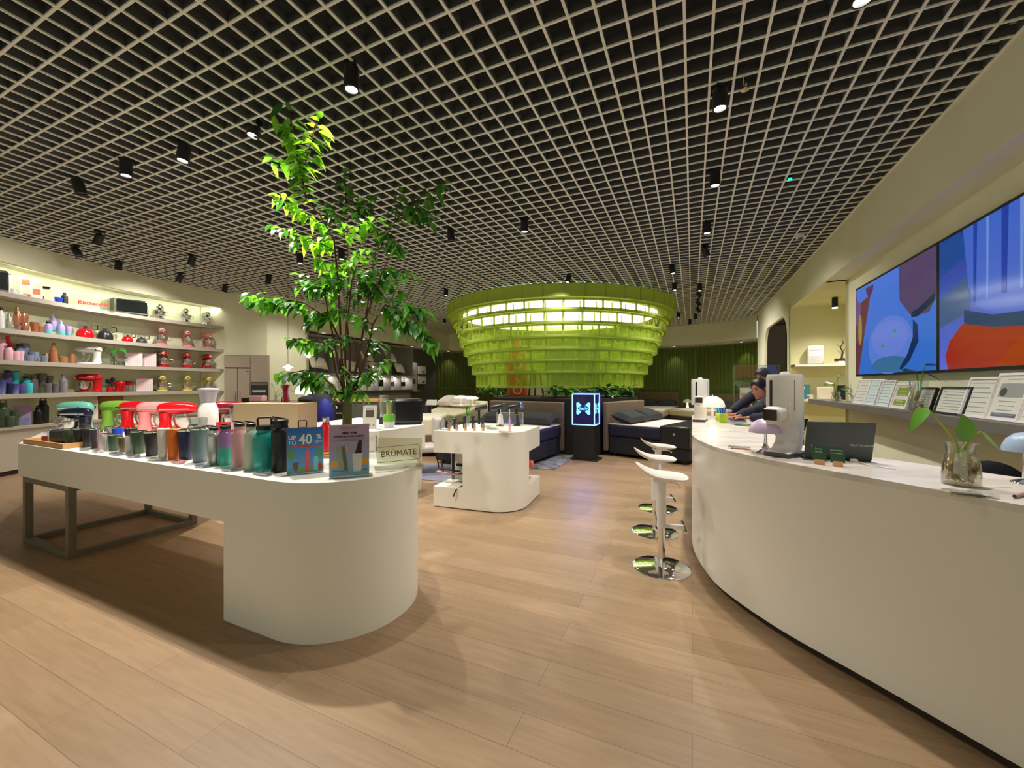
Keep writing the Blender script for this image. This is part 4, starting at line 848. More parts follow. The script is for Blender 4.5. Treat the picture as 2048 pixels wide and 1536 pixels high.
for px, zz, lb in ((240,.22,'upper red bowl of the left stack, lowest shelf'),(258,.22,'upper red bowl of the right stack, lowest shelf')):
    p, _ = sp(px,4,.28); rk = thing('riser','clear block under the '+('left' if px < 250 else 'right')+' stack of red bowls','riser',p,face(p)); obj('block', MB().box(-.06,.06,-.06,.06,0,.13), ACRY, rk); obj('base_pad', MB().box(-.065,.065,-.065,.065,0,.005), ACRY, rk)
    vessel('bowl','bowl',lb.replace('upper','lower'),'bowl',p+Vector((0,0,.13)),.05,.085,'red'); vessel('bowl','bowl',lb,'bowl',p+Vector((0,0,.185)),.045,.075,'red')
sv('cup',240,4,764,17,'red',None,'white-flowered red canister in front of the left bowl stack', off=.1, name='canister'); sv('mug',261,4,770,12,'clear',None,'clear glass mug between canister and price card', off=.12)
# base cabinet top
for a in [('flask',6,800,17,'olive','olive','large olive green flask on the cabinet top, left edge',.14),('tumbler',29,821,14,'olive','olive','olive green tumbler with clear lid on the cabinet top',.16),('cup',20,832,13,'olive',None,'short olive green cup in front on the cabinet top',.05),('flask',86,796,16,'black','black','tall black flask on the cabinet top behind the foreground table',.22),('flask',76,811,12,'black','black','shorter black flask left of the tall black flask',.12),('bottle',119,808,5,'black','black','tiny black bottle between the black flasks and the red bottle',.2),('bottle',163,800,8,'red','chrome','slim red bottle beside the red card on the cabinet top',.16)]:
    sv(a[0],a[1],5,a[2],a[3],a[4],a[5],a[6],off=a[7])
def simple_card(px, k, top, wpx, m, label, off=.1, tilt=10):
    p, _ = sp(px,k,off); base = CY+(EYE-p.z)*FPX/p.y; h = (base-top)*p.y/FPX; wd = wpx*p.y/FPX; return card('sign_card',label,'sign',p,wd,h,face(p),m,tilt)
t,o,M = simple_card(46,5,811,22,col('lilac_card',186,160,200,.6),'lilac photo card on the cabinet top behind the olive tumbler',.2)
obj('print', MB().box(-.07,.07,-.005,-.002,.03,.12,M), col('lilac_print',140,150,200,.6), o)
t,o,M = simple_card(170,5,806,20,col('red_card',236,60,56,.5),'bright red card on the cabinet top right of the slim red bottle',.06)
obj('print', MB().box(-.03,.03,-.005,-.002,.04,.16,M), col('white_print',240,220,216,.5), o)
t,o,M = simple_card(189,5,799,10,col('cream_card',226,222,196,.5),'narrow cream card with dark oval on the cabinet top',.1)
obj('print', MB().prism(circ(0,.25,.02,.03),.0,.004,M @ T(0,-.003,0) @ RX(pi/2)), BLKP, o)
p, _ = sp(222,5,.24); t = thing('chopping_board','brown wooden chopping board leaning behind the green mixer','board',p,face(p)); obj('board', MB().box(-.19,.19,-.012,.012,0,.5,RX(radians(-8))), mat('board_wood', S(150,98,58), .5), t, .03); obj('groove', MB().box(-.15,.15,-.016,-.012,.06,.44,RX(radians(-8))), mat('board_wood2', S(160,108,66), .5), t)
for px, lb, c in ((256,'chrome toaster behind the red mixer on the cabinet top','chrome'),(312,'chrome kettle behind the pink mixer on the cabinet top','chrome'),(372,'white kettle near the end of the cabinet top','wht')):
    p, _ = sp(px,5,.2); t = thing('kettle' if px > 260 else 'toaster',lb,'appliance',p,face(p))
    if px > 260: obj('body', MB().lathe([(.09,0),(.1,.05),(.08,.16),(.05,.2),(0,.21)],20), K[c], t); obj('handle', MB().tube([(-.07,0,.17),(-.06,0,.27),(.04,0,.3),(.09,0,.24)],.01,6), K[c], t); obj('spout', MB().tube([(-.08,0,.1),(-.14,0,.17)],[.02,.01],8), K[c], t)
    else: obj('body', MB().box(-.14,.14,-.09,.09,0,.24), K[c], t, .04); obj('slot', MB().box(-.1,.1,-.03,-.01,.238,.243).box(-.1,.1,.01,.03,.238,.243), BLKP, t)

# ================================================================== goods on the foreground table
def tv_(kind, px, base, top, wpx, c, cap, label, name=None, z=.93):
    Yf = FPX*(EYE-z)/(base-CY); r = wpx/2*Yf/FPX; Yc = Yf+r; r = wpx/2*Yc/FPX*.98; h = (base-top)*Yc/FPX*1.0
    p = Vector(((px-CX)/FPX*Yc, Yc, z)); nm = name or {'tumbler':'tumbler','bottle':'water_bottle','spout':'water_bottle','growler':'growler','flask':'flask','cup':'cup'}[kind]
    return vessel(kind, nm, label, nm.split('_')[-1], p, h, r, c, cap, face(p))
for a in [('tumbler',141,893,858,20,'green','chrome','forest green tumbler, leftmost in the front row beside the wooden tray'),('tumbler',160,894,857,20,'black','chrome','black tumbler second from the left in the front row'),('tumbler',176,895,858,18,'black','black','black tumbler with black lid, third from the left'),('tumbler',190,898,857,17,'dgrey','chrome','dark grey tumbler, fourth from the left'),('tumbler',204,899,862,15,'pink','chrome','pink tumbler mostly behind a white one'),('tumbler',212,902,867,17,'white','chrome','white tumbler right of the pink one'),('tumbler',228,903,869,20,'green','chrome','short forest green tumbler in the front row'),('tumbler',246,906,873,16,'bronze','chrome','bronze brown tumbler in the front row'),('tumbler',259,908,871,15,'white','chrome','slim white tumbler right of the bronze one'),('tumbler',278,909,863,26,'green','chrome','large forest green tumbler in the middle of the front row'),('tumbler',305,914,864,28,'black','chrome','large black tumbler right of the large green one'),('tumbler',327,921,857,21,'white','white','tall white tumbler left of the orange one'),('tumbler',348,921,858,24,'orange','orange','orange tumbler in the front row'),('tumbler',372,922,860,29,'navy','chrome','navy tumbler right of the orange one'),('tumbler',400,927,857,32,'slate','chrome','slate blue tumbler right of the navy one'),
    ('spout',428,932,852,24,'silver','black','silver bottle with black flip lid'),('spout',451,933,849,27,'ombre','black','purple-to-teal bottle with black flip lid'),('spout',479,937,843,27,'pinkg','black','dusty pink bottle with black flip lid'),('spout',502,940,843,25,'mint','black','pale mint bottle with black flip lid'),('growler',529,943,838,42,'teal','black','wide teal growler with black square loop lid'),('spout',556,936,838,32,'teal2','black','deep teal bottle half hidden behind the wide teal growler'),('spout',563,946,836,37,'black','black','large matte black bottle with flip lid at the end of the row'),('growler',605,938,842,26,'black','black','black bottle whose loop handle shows above the blue poster'),
    ('tumbler',235,893,855,18,'blue','chrome','cobalt blue tumbler in the second row behind the green tumblers'),('tumbler',262,893,856,20,'black','chrome','black tumbler in the second row under the red mixer'),('tumbler',223,888,853,20,'silver','chrome','silver tumbler in the second row below the green mixer'),('tumbler',415,912,852,22,'dgrey','chrome','dark grey tumbler in the second row behind the slate blue one'),('tumbler',388,905,850,20,'silver','chrome','silver tumbler in the second row behind the navy one'),('tumbler',170,883,849,18,'dgrey','black','dark grey tumbler in the second row near the navy mixer')]:
    tv_(*a)
# price blocks along the front edge
blk_c = [(118,893,25,'pinkg'),(165,898,24,'grey2'),(191,903,25,'white'),(227,908,34,'slate'),(262,913,33,'slate'),(303,919,32,'white'),(352,925,31,'rpink'),(399,933,31,'bluegrey'),(453,940,34,'slate'),(521,949,46,'slate')]
near = ['wooden tray','third black tumbler','dark grey tumbler','short green tumbler','slim white tumbler','large black tumbler','orange tumbler','slate blue tumbler','purple-to-teal bottle','teal growler']
for (px, by, wp_, c), nr in zip(blk_c, near):
    q = gp(px, by+3, .93); wd = wp_*q.y/FPX; dd = .045
    t = thing('price_block', 'clear acrylic price block in front of the '+nr, 'price holder', q+Vector((0,dd/2,0)), A1r, 'acrylic price blocks on the foreground table')
    obj('block', MB().box(-wd/2,wd/2,-dd/2,dd/2,0,.026), ACRY, t); obj('price_insert', MB().box(-wd/2+.006,wd/2-.012,-dd/2+.002,dd/2-.003,.004,.019), K[c], t); obj('print', MB().box(-wd*.3,wd*.1,-.02,.01,.019,.0196), BLKP, t)
# posters
def poster(px, base, top, wpx, label, back=.0):
    q = gp(px, base, .93); h = (base-top)*q.y/FPX; w_ = wpx*q.y/FPX; return q, w_, h
q, w_, h = poster(611,947,855,65,'')
t = thing('poster_stand','blue sale poster in a clear stand on the foreground table','poster',q,face(q)+.02); obj('stand', MB().box(-w_/2-.004,w_/2+.004,.004,.007,0,h+.004).box(-w_/2,w_/2,-.03,.05,0,.004), ACRY, t)
pa = obj('poster', MB().box(-w_/2,w_/2,0,.003,.006,h), ramp_z('poster_blue', [(0,(96,160,196)),(.45,(70,134,190)),(1,(40,96,168))], .5), t)
F = lambda x, z, d=.001: T(x,-d,z) @ RX(pi/2)
PW = mat('poster_white', S(226,230,220), .5)
text('text_up','UP',.036,F(-w_*.36,h*.79),PW,pa,.0005,bold=.001); text('text_to','TO',.034,F(-w_*.36,h*.68),PW,pa,.0005); text('text_number','40',.088,F(-w_*.0,h*.735),PW,pa,.0005,sx=.85,bold=.002); text('text_percent','%',.042,F(w_*.37,h*.79),PW,pa,.0005,bold=.001); text('text_off','OFF',.024,F(w_*.37,h*.68),PW,pa,.0005)
obj('red_stripe', MB().box(-w_*.42,w_*.42,-.001,0,h*.575,h*.61), col('poster_red',196,70,66,.5), pa)
obj('grass', MB().prism(circ(.03,.016,w_*.38,.012),0,.001,F(0,h*.04,0)), col('poster_grass',130,160,50,.6), pa)
obj('pink_bottle_print', MB().prism([(-.014,0),(.014,0),(.014,.11),(.006,.125),(.006,.14),(-.006,.14),(-.006,.125),(-.014,.11)],0,.0015,F(.012,h*.05,0)), col('poster_pink',224,86,106,.5), pa)
obj('blue_bottle_print', MB().prism([(-.013,0),(.013,0),(.013,.08),(.006,.09),(-.006,.09),(-.013,.08)],0,.0015,F(.06,h*.06,0)), col('poster_lightblue',120,190,206,.5), pa)
obj('cup_print', MB().prism([(-.009,0),(.009,0),(.018,.05),(-.018,.05)],0,.0015,F(-.055,h*.08,0)), col('poster_brown',120,80,60,.5), pa); obj('red_jug_print', MB().prism(circ(.084,.03,.013,.026),0,.0015,F(0,h*.03,0)), col('poster_rust',170,64,40,.5), pa)
for x in (-.082,.080): obj('tree_print', MB().prism(circ(x,0,.018,.034),0,.0012,F(0,h*.42,0)), col('poster_tree',90,140,80,.6), pa)
q, w_, h = poster(699,953,849,74,'')
t = thing('poster_stand','lilac-to-blue product poster with orange slices in a clear stand','poster',q,face(q)); obj('stand', MB().box(-w_/2-.004,w_/2+.004,.004,.007,0,h+.004).box(-w_/2,w_/2+.02,-.05,.05,0,.004), ACRY, t)
pa = obj('poster', MB().box(-w_/2,w_/2,0,.003,.006,h), ramp_z('poster_lilac', [(0,(122,168,192)),(.35,(150,164,196)),(.7,(170,150,182)),(1,(186,158,180))], .5), t)
PD = col('poster_dark',40,34,50,.5); text('text_top','MEET THE',.018,F(0,h*.835),PD,pa,.0005,bold=.001); text('text_title','HOPSULATOR FAMILY',.018,F(0,h*.77),PD,pa,.0005,bold=.0004,sx=.95)
obj('rule', MB().box(-w_*.4,w_*.38,-.0008,0,h*.715,h*.72).box(-w_*.4,w_*.38,-.0008,0,h*.69,h*.695), PD, pa)
text('text_small','Slim can cooler',.012,F(-.06,h*.12),PD,pa,.0003); text('text_small','Bottle cooler',.012,F(.07,h*.12),PD,pa,.0003); text('text_brand','BRUMATE',.022,F(0,h*.93),col('poster_grey',150,120,130,.5),pa,.0003)
obj('can_print', MB().prism([(-.026,-.07),(.03,-.085),(.006,.085),(-.045,.07)],0,.0015,F(-.03,h*.36,0)), col('poster_sage',150,160,140,.5), pa); obj('can_lid_print', MB().prism([(-.01,-.075),(.012,-.08),(-.008,.075),(-.026,.07)],0,.001,F(-.02,h*.36,.0015)), col('poster_sage_dark',96,108,96,.5), pa)
obj('cooler_print', MB().prism([(-.022,-.06),(.022,-.06),(.032,.05),(-.03,.05)],0,.0015,F(.045,h*.28,0)), col('poster_offwhite',214,214,206,.5), pa); obj('bottle_print', MB().prism([(-.022,0),(.022,0),(.020,.03),(.022,.085),(.002,.085),(-.012,.03)],0,.001,F(.05,h*.42,0)), col('poster_bottle',52,28,30,.5), pa)
for x, z, r_ in ((-.085,.25,.024),(.09,.28,.026),(-.02,.53,.013)): obj('orange_print', MB().prism([((r_*(1 if k%2 else .84))*cos(pi*k/12), (r_*(1 if k%2 else .84))*sin(pi*k/12)) for k in range(24)],0,.001,F(x,h*z,0)), col('poster_orange',228,160,50,.5), pa)
# acrylic brand sign at the rounded end
q = gp(800,938,.93); t = thing('acrylic_sign','clear slanted acrylic sign with outlined lettering at the rounded end of the foreground table','sign',q,radians(22))
Mt = RX(radians(-14)); PALE = glass('pale_acrylic', (.96,.97,.86), .72, .1)
o = obj('plate', MB().box(-.15,.14,-.003,.003,.03,.21,Mt @ RY(radians(4))), PALE, t); obj('foot', MB().box(-.16,.16,-.06,.10,0,.012), ACRY, t)
INK = col('sign_ink',70,70,60,.5); Mo = Mt @ RY(radians(-2)) @ T(0,-.005,.105) @ RX(pi/2)
text('lettering','BR\u00dcMATE',.056,Mo,INK,o,.0008,sx=.95)
fr_ = [(-.135,-.05),(.13,-.05),(.137,-.04),(.137,.04),(.13,.05),(-.135,.05),(-.142,.04),(-.142,-.04),(-.135,-.05)]
obj('outline', MB().tube([tuple(Mo @ Vector((x,y,0))) for x,y in fr_],.0016,5), INK, o)
q = gp(733,905,.93); t = thing('acrylic_box','open clear acrylic display box beside the lilac poster','display box',q+Vector((0,.05,0)),.1); obj('base', MB().box(-.06,.06,-.06,.06,0,.006), ACRY, t); obj('walls', MB().box(-.06,.06,-.06,-.056,.006,.13).box(-.06,-.056,-.06,.06,.006,.13).box(.056,.06,-.06,.06,.006,.13), ACRY, t)
# things at the left end: wooden tray, mixers
q = t1(.45,.19); t = thing('wooden_tray','wooden tray with raised sides at the left end of the foreground table','tray',q,A1r); WD = mat('tray_wood', S(190,140,86), .5)
obj('base', MB().box(-.40,.40,-.15,.15,0,.012), WD, t)
for b in ((-.40,.40,-.17,-.15),(-.40,.40,.15,.17),(-.42,-.40,-.17,.17),(.40,.42,-.17,.17)): obj('side', MB().box(*b,0,.045), WD, t, .003)
def on_tray(dx, dy, z=.012): return T(q.x,q.y,q.z) @ RZ(A1r) @ Vector((dx,dy,z))
t = thing('gadget_box','small dark red box with white print in the wooden tray','box',on_tray(-.24,-.02),A1r+.3); obj('box', MB().box(-.07,.07,-.05,.05,0,.055), col('box_red',130,50,50,.4), t, .004); obj('print', MB().box(-.04,.03,-.03,.01,.055,.057), K['white'], t)
t = thing('toaster','charcoal two-tone toaster standing in the wooden tray','toaster',on_tray(.06,-.02),A1r+.12); obj('body', MB().box(-.15,.15,-.07,.07,.01,.13), col('charcoal_gloss',44,48,60,.25), t, .02); obj('end_cap', MB().box(-.175,-.145,-.065,.065,.01,.128), K['steel'], t, .01); obj('slot', MB().box(-.12,.12,-.03,-.015,.129,.133).box(-.12,.12,.015,.03,.129,.133), BLKP, t); obj('lever', MB().box(-.185,-.175,-.02,.02,.08,.095), CHROME, t)
mixer('seafoam green stand mixer at the left end of the foreground table, head pointing left','seafoam',t1(-.68,.62),pi+.05,1.02,'steel')
mixer('dark navy stand mixer in front of the seafoam mixer, head pointing left','dnavy',t1(-.30,.50),pi+.05,.86,'steel')
for px_, Y_, c, lb, sc in ((225,5.1,'lime','apple green stand mixer on the foreground table',1.0),(264,4.95,'red','gloss red stand mixer between the green and the pink one',1.0),(300,4.8,'rpink','gloss pink stand mixer right of the red one on the foreground table',1.0),(341,4.65,'red','red stand mixer right of the pink one, mostly behind the white sign card',1.0)):
    mixer(lb,c,Vector((pos(px_+14,Y_),Y_,.93)),.42,sc,'steel',hub=False)
mixer('dark red stand mixer at the back of the foreground table behind the bottles','dred',t1(1.15,1.22),.3,1.05,'steel')
# pale wooden display box (hood) on the table
wdm = mat('birch_ply', S(198,172,136), .55)
t = thing('wooden_display_box','pale plywood display box behind the teal and black bottles','box',t1(2.50,.84),radians(-8)); B = .93
obj('front', MB().box(-.31,.31,-.13,-.118,0,.39), wdm, t, .002); obj('side', MB().box(-.31,-.298,-.118,.13,0,.39), wdm, t); obj('side', MB().box(.298,.31,-.118,.13,0,.39), wdm, t); obj('top', MB().box(-.31,.31,-.13,.13,.39,.402), wdm, t, .002)
# red canister, blender, white grinder etc at the back of the table
tv_('bottle',652,905,836,28,'red','chrome','large red cylinder bottle with chrome lid beside the plywood box')
t = thing('wooden_tray','small wooden tray right of the blue poster','tray',gp(655,915,.93),.2); obj('base', MB().box(-.07,.07,-.05,.05,0,.01), WD, t, .002); obj('rim', MB().box(-.075,.075,-.055,-.05,0,.025).box(-.075,.075,.05,.055,0,.025), WD, t); 
t = thing('blender','clear blender jar with black lid on the foreground table left of the plywood box','blender',t1(1.95,.86),.2); obj('base', MB().lathe([(.085,0),(.08,.1),(.06,.14),(0,.14)],20), K['red'], t); j_ = obj('jar', MB().lathe([(.065,.14),(.08,.34),(.076,.34),(.06,.15)],20), GLASS, t); obj('lid', MB().lathe([(.084,.34),(.084,.37),(.04,.375),(.0,.375)],20), BLKP, t); obj('handle', MB().tube([(.08,0,.32),(.13,0,.31),(.13,0,.2),(.07,0,.18)],.008,6), GLASS, j_)
t = thing('food_processor','white food processor with clear hopper behind the sign cards','appliance',t1(1.42,.88),.1); obj('base', MB().lathe([(.08,0),(.088,.20),(.083,.32),(.06,.38),(0,.38)],24), PLASTW, t); obj('hopper', MB().lathe([(.06,.38),(.085,.51),(.08,.51),(.055,.39)],20), mat('milky_clear', S(214,210,222), .2, alpha=.7), t); obj('lid', MB().lathe([(.087,.51),(.087,.525),(0,.53)],20), mat('milky_lid', S(220,214,226), .3), t)
tv_('cup',397,898,838,30,'silver',None,'brushed steel bowl on the table behind the tumblers', name='steel_bowl')
t,o,M = card('sign_card','red sign card behind the bottle row on the foreground table','sign',gp(445,882,.93),.14,.19,.2,K['red'],10); text('lettering','SALE',.03,M @ T(0,-.003,.13) @ RX(pi/2),K['white'],o,.0004)
# --- second white table goods
def p2(px, by): return gp(px, by, .93)
q = p2(811,850); t = thing('toaster','black toaster at the right corner of the second white table','toaster',q+Vector((0,.12,0)),radians(18)); obj('body', MB().box(-.2,.2,-.12,.12,.015,.36), col('black_gloss',12,13,20,.3), t, .04); obj('foot_rail', MB().box(-.18,.18,-.11,.11,0,.02), BLKP, t); obj('slot', MB().box(-.15,.15,-.05,-.025,.358,.362).box(-.15,.15,.025,.05,.358,.362), STEEL, t); obj('top_trim', MB().box(-.17,.17,-.09,.09,.359,.3605), STEEL, t)
q = p2(739,858); t,o,M = card('photo_card','white card with a dark photo standing on the second table','sign',q,.17,.30,radians(4),mat('paper_grey', S(196,190,180), .6),6)
obj('photo', MB().box(-.05,.05,-.004,-.002,.15,.24,M), col('photo_dark',76,60,54,.5), o); text('lettering','BAKING',.025,M @ T(0,-.003,.265) @ RX(pi/2), PD, o, .0004)
for k in range(3): obj('dot', MB().prism(circ(-.05+k*.05,.05,.012,.012,12),0,.001,M @ T(0,-.003,0) @ RX(pi/2)), col('dot_brown',150,110,70,.5), o)
q = p2(775,856); t = thing('bud_vase','tall glass of yellow-green stems in a white and green pot on the second table','vase',q+Vector((0,.06,0))); obj('pot', MB().lathe([(.055,0),(.075,.05),(.075,.14),(.06,.145),(0,.14)],20), PLASTW, t); obj('green_wrap', MB().lathe([(.076,.08),(.078,.15),(.074,.17)],20), col('wrap_green',110,180,60,.4), t)
obj('glass', MB().lathe([(.035,.13),(.042,.36),(.04,.36),(.03,.14)],16), GLASS, t); obj('stems', MB().lathe([(.025,.14),(.03,.30),(.02,.34),(0,.34)],10), col('stem_yellow',190,200,60,.5), t)
lf = MB(); [leaf(lf, Vector((0,0,.35)), Vector((cos(a),sin(a),.3)), Vector((0,0,1)), .1, .04, .5) for a in (0,.9,2,3,4.2,5.3)]; obj('leaves', lf, LEAFG[1], t)
q = p2(756,852); t = thing('blender','clear glass blender jar with grey lid behind the photo card','blender',q+Vector((0,.25,0))); obj('jar', MB().lathe([(.05,.1),(.07,.38),(.066,.38),(.045,.1)],16), GLASS, t); obj('base', MB().lathe([(.07,0),(.06,.1),(0,.1)],16), BLKP, t); obj('lid', MB().cyl((0,0,.38),.06,.03,16), K['grey'], t)
q = p2(757,859); t = thing('acrylic_block','small clear block at the front edge of the second table','price holder',q+Vector((0,.04,0))); obj('block', MB().box(-.06,.06,-.03,.03,0,.03), ACRY, t); obj('insert', MB().box(-.04,.04,-.02,.02,.01,.012), K['white'], t)
# --- middle island goods
for i, (px, nm) in enumerate([(897,'leftmost'),(913,'second from the left'),(930,'third from the left'),(948,'fourth from the left'),(966,'rightmost')]):
    q = gp(px, 862, .93); t = thing('info_card','small grey card in a wooden block, %s on the island front' % nm,'card',q+Vector((0,.03,0)),face(q)); obj('card', MB().box(-.018,.018,-.002,.002,.02,.085), K['grey2'], t); obj('wood_base', MB().box(-.018,.018,-.012,.012,0,.035), mat('light_wood', S(214,160,110), .5), t)
def shaver(px, by, lb, hh=.14):
    q = gp(px, by, .93); t = thing('electric_razor',lb,'razor',q,.3); obj('handle', MB().lathe([(.018,0),(.022,.03),(.018,hh*.7),(.022,hh*.8)],12), BLKP, t); obj('shaving_head', MB().ell((0,0,hh*.88),(.028,.02,.02),12,8), BLKP, t)
shaver(910,858,'black razor behind the second card on the island'); shaver(929,857,'black razor behind the third card on the island',.17); shaver(946,857,'black razor behind the fourth card on the island',.17); shaver(965,856,'black razor behind the rightmost card on the island')
q = gp(890,860,.93); t = thing('trimmer_stand','thin black hooked stand with a dark trimmer at the island left end','stand',q); obj('hook', MB().tube([(-.05,0,0),(-.05,0,.1),(-.03,0,.14),(.0,0,.14),(.02,0,.11)],.004,6), BLKP, t); obj('trimmer', MB().box(.005,.035,-.01,.01,.02,.11), BLKP, t, .004); obj('base', MB().box(-.06,.05,-.03,.03,0,.008), ACRY, t)
q = gp(936,852,.93); vase_plant('tall leafy cutting in a slim glass on the island',q,.14,.025,[((-.02,0,.22),.09,.03,(-.3,0,1)),((.02,0,.24),.09,.03,(.3,0,1)),((.0,0,.18),.08,.03,(.8,-.2,.3)),((-.02,0,.16),.08,.03,(-.8,-.2,.3))],LEAFG[0])
q = gp(902,856,.93); vase_plant('small pale cutting in a glass near the island left end',q,.08,.02,[((0,0,.13),.06,.03,(-.2,0,1)),((.02,0,.11),.05,.02,(.8,0,.5))],LEAFG[0])
def dryer(px, by, lb, m, ring_):
    q = gp(px, by, .93); t = thing('hair_dryer',lb,'hair dryer',q,0); st = obj('stand', MB().lathe([(.05,0),(.05,.01),(.012,.016),(.012,.16),(0,.16)],16), BLKP, t); obj('shelf_ring', MB().lathe([(.03,.15),(.035,.155),(0,.157)],12), mat('gold', S(200,160,80), .3, .8), t)
    Md = T(-.02,0,.26) @ RZ(radians(-20)) @ RY(radians(78)); b = obj('barrel', MB().lathe([(.036,-.1),(.04,-.08),(.04,.08),(.034,.1)],18,(0,0,0),Md), m, t); obj('nozzle_ring', MB().lathe([(.043,.085),(.046,.1),(.03,.11),(.0,.11)],18,(0,0,0),Md), ring_, b); obj('handle', MB().tube([(-.02,0,.25),(-.01,0,.15)],.016,10), m, t)
dryer(1000,852,'dark hair dryer on a stand, left of the lit-rimmed one on the island',BLKP,col('dryer_grey',60,66,90,.3)); dryer(1034,851,'dark hair dryer with a pale blue rim on the island',BLKP,mat('dryer_blue', S(110,150,210), .2, .5))
q = gp(958,848,.93); t = thing('massage_gun','black massage gun upright on the island beside the white headboard','massager',q); obj('handle', MB().tube([(0,0,0),(0,0,.2)],.018,10), BLKP, t); obj('motor', MB().tube([(-.05,0,.22),(.06,-.02,.24)],[.035,.03],12), BLKP, t); obj('ball_head', MB().ell((.09,-.03,.245),(.034,.034,.034),12,8), BLKP, t)
q = gp(1001,861,.93); t = thing('water_flosser','white water flosser with clear tank at the island front','flosser',q+Vector((0,.04,0))); obj('tank', MB().lathe([(.035,0),(.035,.08),(0,.08)],16), GLASS, t); obj('body', MB().lathe([(.036,.08),(.026,.18),(.02,.2),(0,.2)],16), PLASTW, t); obj('tip', MB().tube([(0,0,.2),(0,0,.26)],.004,6), PLASTW, t)
q = gp(1019,864,.93); t = thing('toothbrush','pale electric toothbrush standing at the island front corner','toothbrush',q+Vector((0,.02,0))); obj('handle', MB().lathe([(.012,0),(.014,.06),(.009,.15),(.004,.2)],12), K['lpink'], t); obj('brush_head', MB().tube([(0,0,.2),(0,-.003,.27)],[.004,.007],8), PLASTW, t)
q = gp(1020,850,.93); t = thing('acrylic_sign','clear acrylic sign with violet lettering on the island','sign',q,radians(-4)); o = obj('plate', MB().box(-.18,.18,-.006,.006,0,.17), GLASS, t); obj('edge', MB().box(-.184,-.178,-.007,.007,0,.174).box(.178,.184,-.007,.007,0,.174).box(-.18,.18,-.007,.007,.168,.174), PLASTW, o); text('lettering','PHILIPS',.09,T(0,-.008,.05) @ RX(pi/2),mat('violet_print', S(90,88,170), .4),o,.001,bold=.003)
for px, by, lb in ((972,854,'clear block with paper near the island middle'),(985,858,'flat clear tray at the island middle front'),(1010,866,'thin clear tray at the island front edge')):
    q = gp(px,by,.93); t = thing('acrylic_block',lb,'price holder',q,A3r); obj('block', MB().box(-.08,.08,-.04,.04,0,.018), ACRY, t); obj('insert', MB().box(-.05,.05,-.025,.025,.006,.008), K['white'], t)
# under-table gadgets of the island
q = t3(-.02,.30,.40); t = thing('hair_straightener','pink and black hair straightener lying in the island opening','hair straightener',t3(.16,.22,.25),A3r)
obj('lower_plate', MB().box(-.24,.08,-.02,.02,.10,.125,RY(radians(4))), K['pinkg'], t, .006); obj('upper_plate', MB().box(-.2,.08,-.018,.018,.15,.165,RY(radians(4))), BLKP, t, .005); obj('cable', MB().tube([(.08,0,.13),(.16,-.02,.12),(.19,-.1,.02),(.15,-.235,-.02),(.12,-.245,-.1)],.008,6), BLKP, t); obj('holder', MB().box(-.1,0,-.03,.03,0,.10), ACRY, t)
t = thing('hair_curler','black curling wand lying above the straightener in the island opening','curler',t3(.26,.34,.25),A3r); obj('wand', MB().box(-.12,.14,-.02,.02,.19,.225), BLKP, t, .008); obj('holder', MB().box(-.05,.05,-.03,.03,0,.19), ACRY, t)
t = thing('bracket_gadget','dark angular gadget stand at the island left side','gadget',t3(-.02,.40,.25),A3r); obj('arm', MB().box(-.10,.10,-.02,.02,.34,.37), BLKP, t); obj('post', MB().box(.07,.10,-.02,.02,.0,.34), BLKP, t)
t = thing('roller_bottle','orange-red bottle lying in the right opening of the island','bottle',t3(1.0,.52,.25),A3r); obj('body', MB().tube([(-.06,0,.24),(.06,0,.24)],.035,14), col('coral_body',220,120,96,.3), t); obj('cap', MB().tube([(.06,0,.24),(.10,0,.24),(.12,0,.24)],[.045,.05,.035],14), col('coral',232,90,66,.3), t); obj('holder', MB().box(-.05,.05,-.03,.03,0,.205), ACRY, t)
t = thing('cable_box','small clear box of cables on the island plinth, right side','box',t3(1.0,.62,.25),A3r); obj('box', MB().box(-.05,.05,-.05,.05,0,.05), ACRY, t); obj('cable', MB().tube([(-.03,-.03,.02),(.03,.02,.03),(-.02,.03,.015),(.03,-.03,.03)],.006,6), K['grey'], t)
# round bedside tables with mushroom lamps near the pale bed
for px, lb in ((922,'left mushroom lamp on the side table by the pale bed'),(945,'right mushroom lamp on the side table by the pale bed')):
    Yq = 10.3; q = Vector((pos(px,Yq),Yq,.97)); t = thing('mushroom_lamp',lb,'lamp',q); obj('shade', MB().lathe([(.19,.17),(.17,.20),(.08,.235),(0,.24)],24) if px < 930 else MB().lathe([(.15,.15),(.14,.19),(.06,.215),(0,.22)],24), mat('lamp_shade_warm', S(250,232,200), .5, emit=1.6, ecol=(1,.86,.64)), t); obj('stem', MB().lathe([(.06,0),(.02,.02),(.015,.18)],12), PLASTW, t)
t = thing('side_table','thin round side table carrying two mushroom lamps','table',(pos(933,10.3),10.3,0)); obj('top', MB().lathe([(.42,.955),(.42,.97),(0,.97)],32), GLOSSW, t); obj('stem', MB().cyl((0,0,.01),.02,.945,10), CHROME, t); obj('foot', MB().lathe([(.2,0),(.2,.01),(0,.015)],24), CHROME, t)

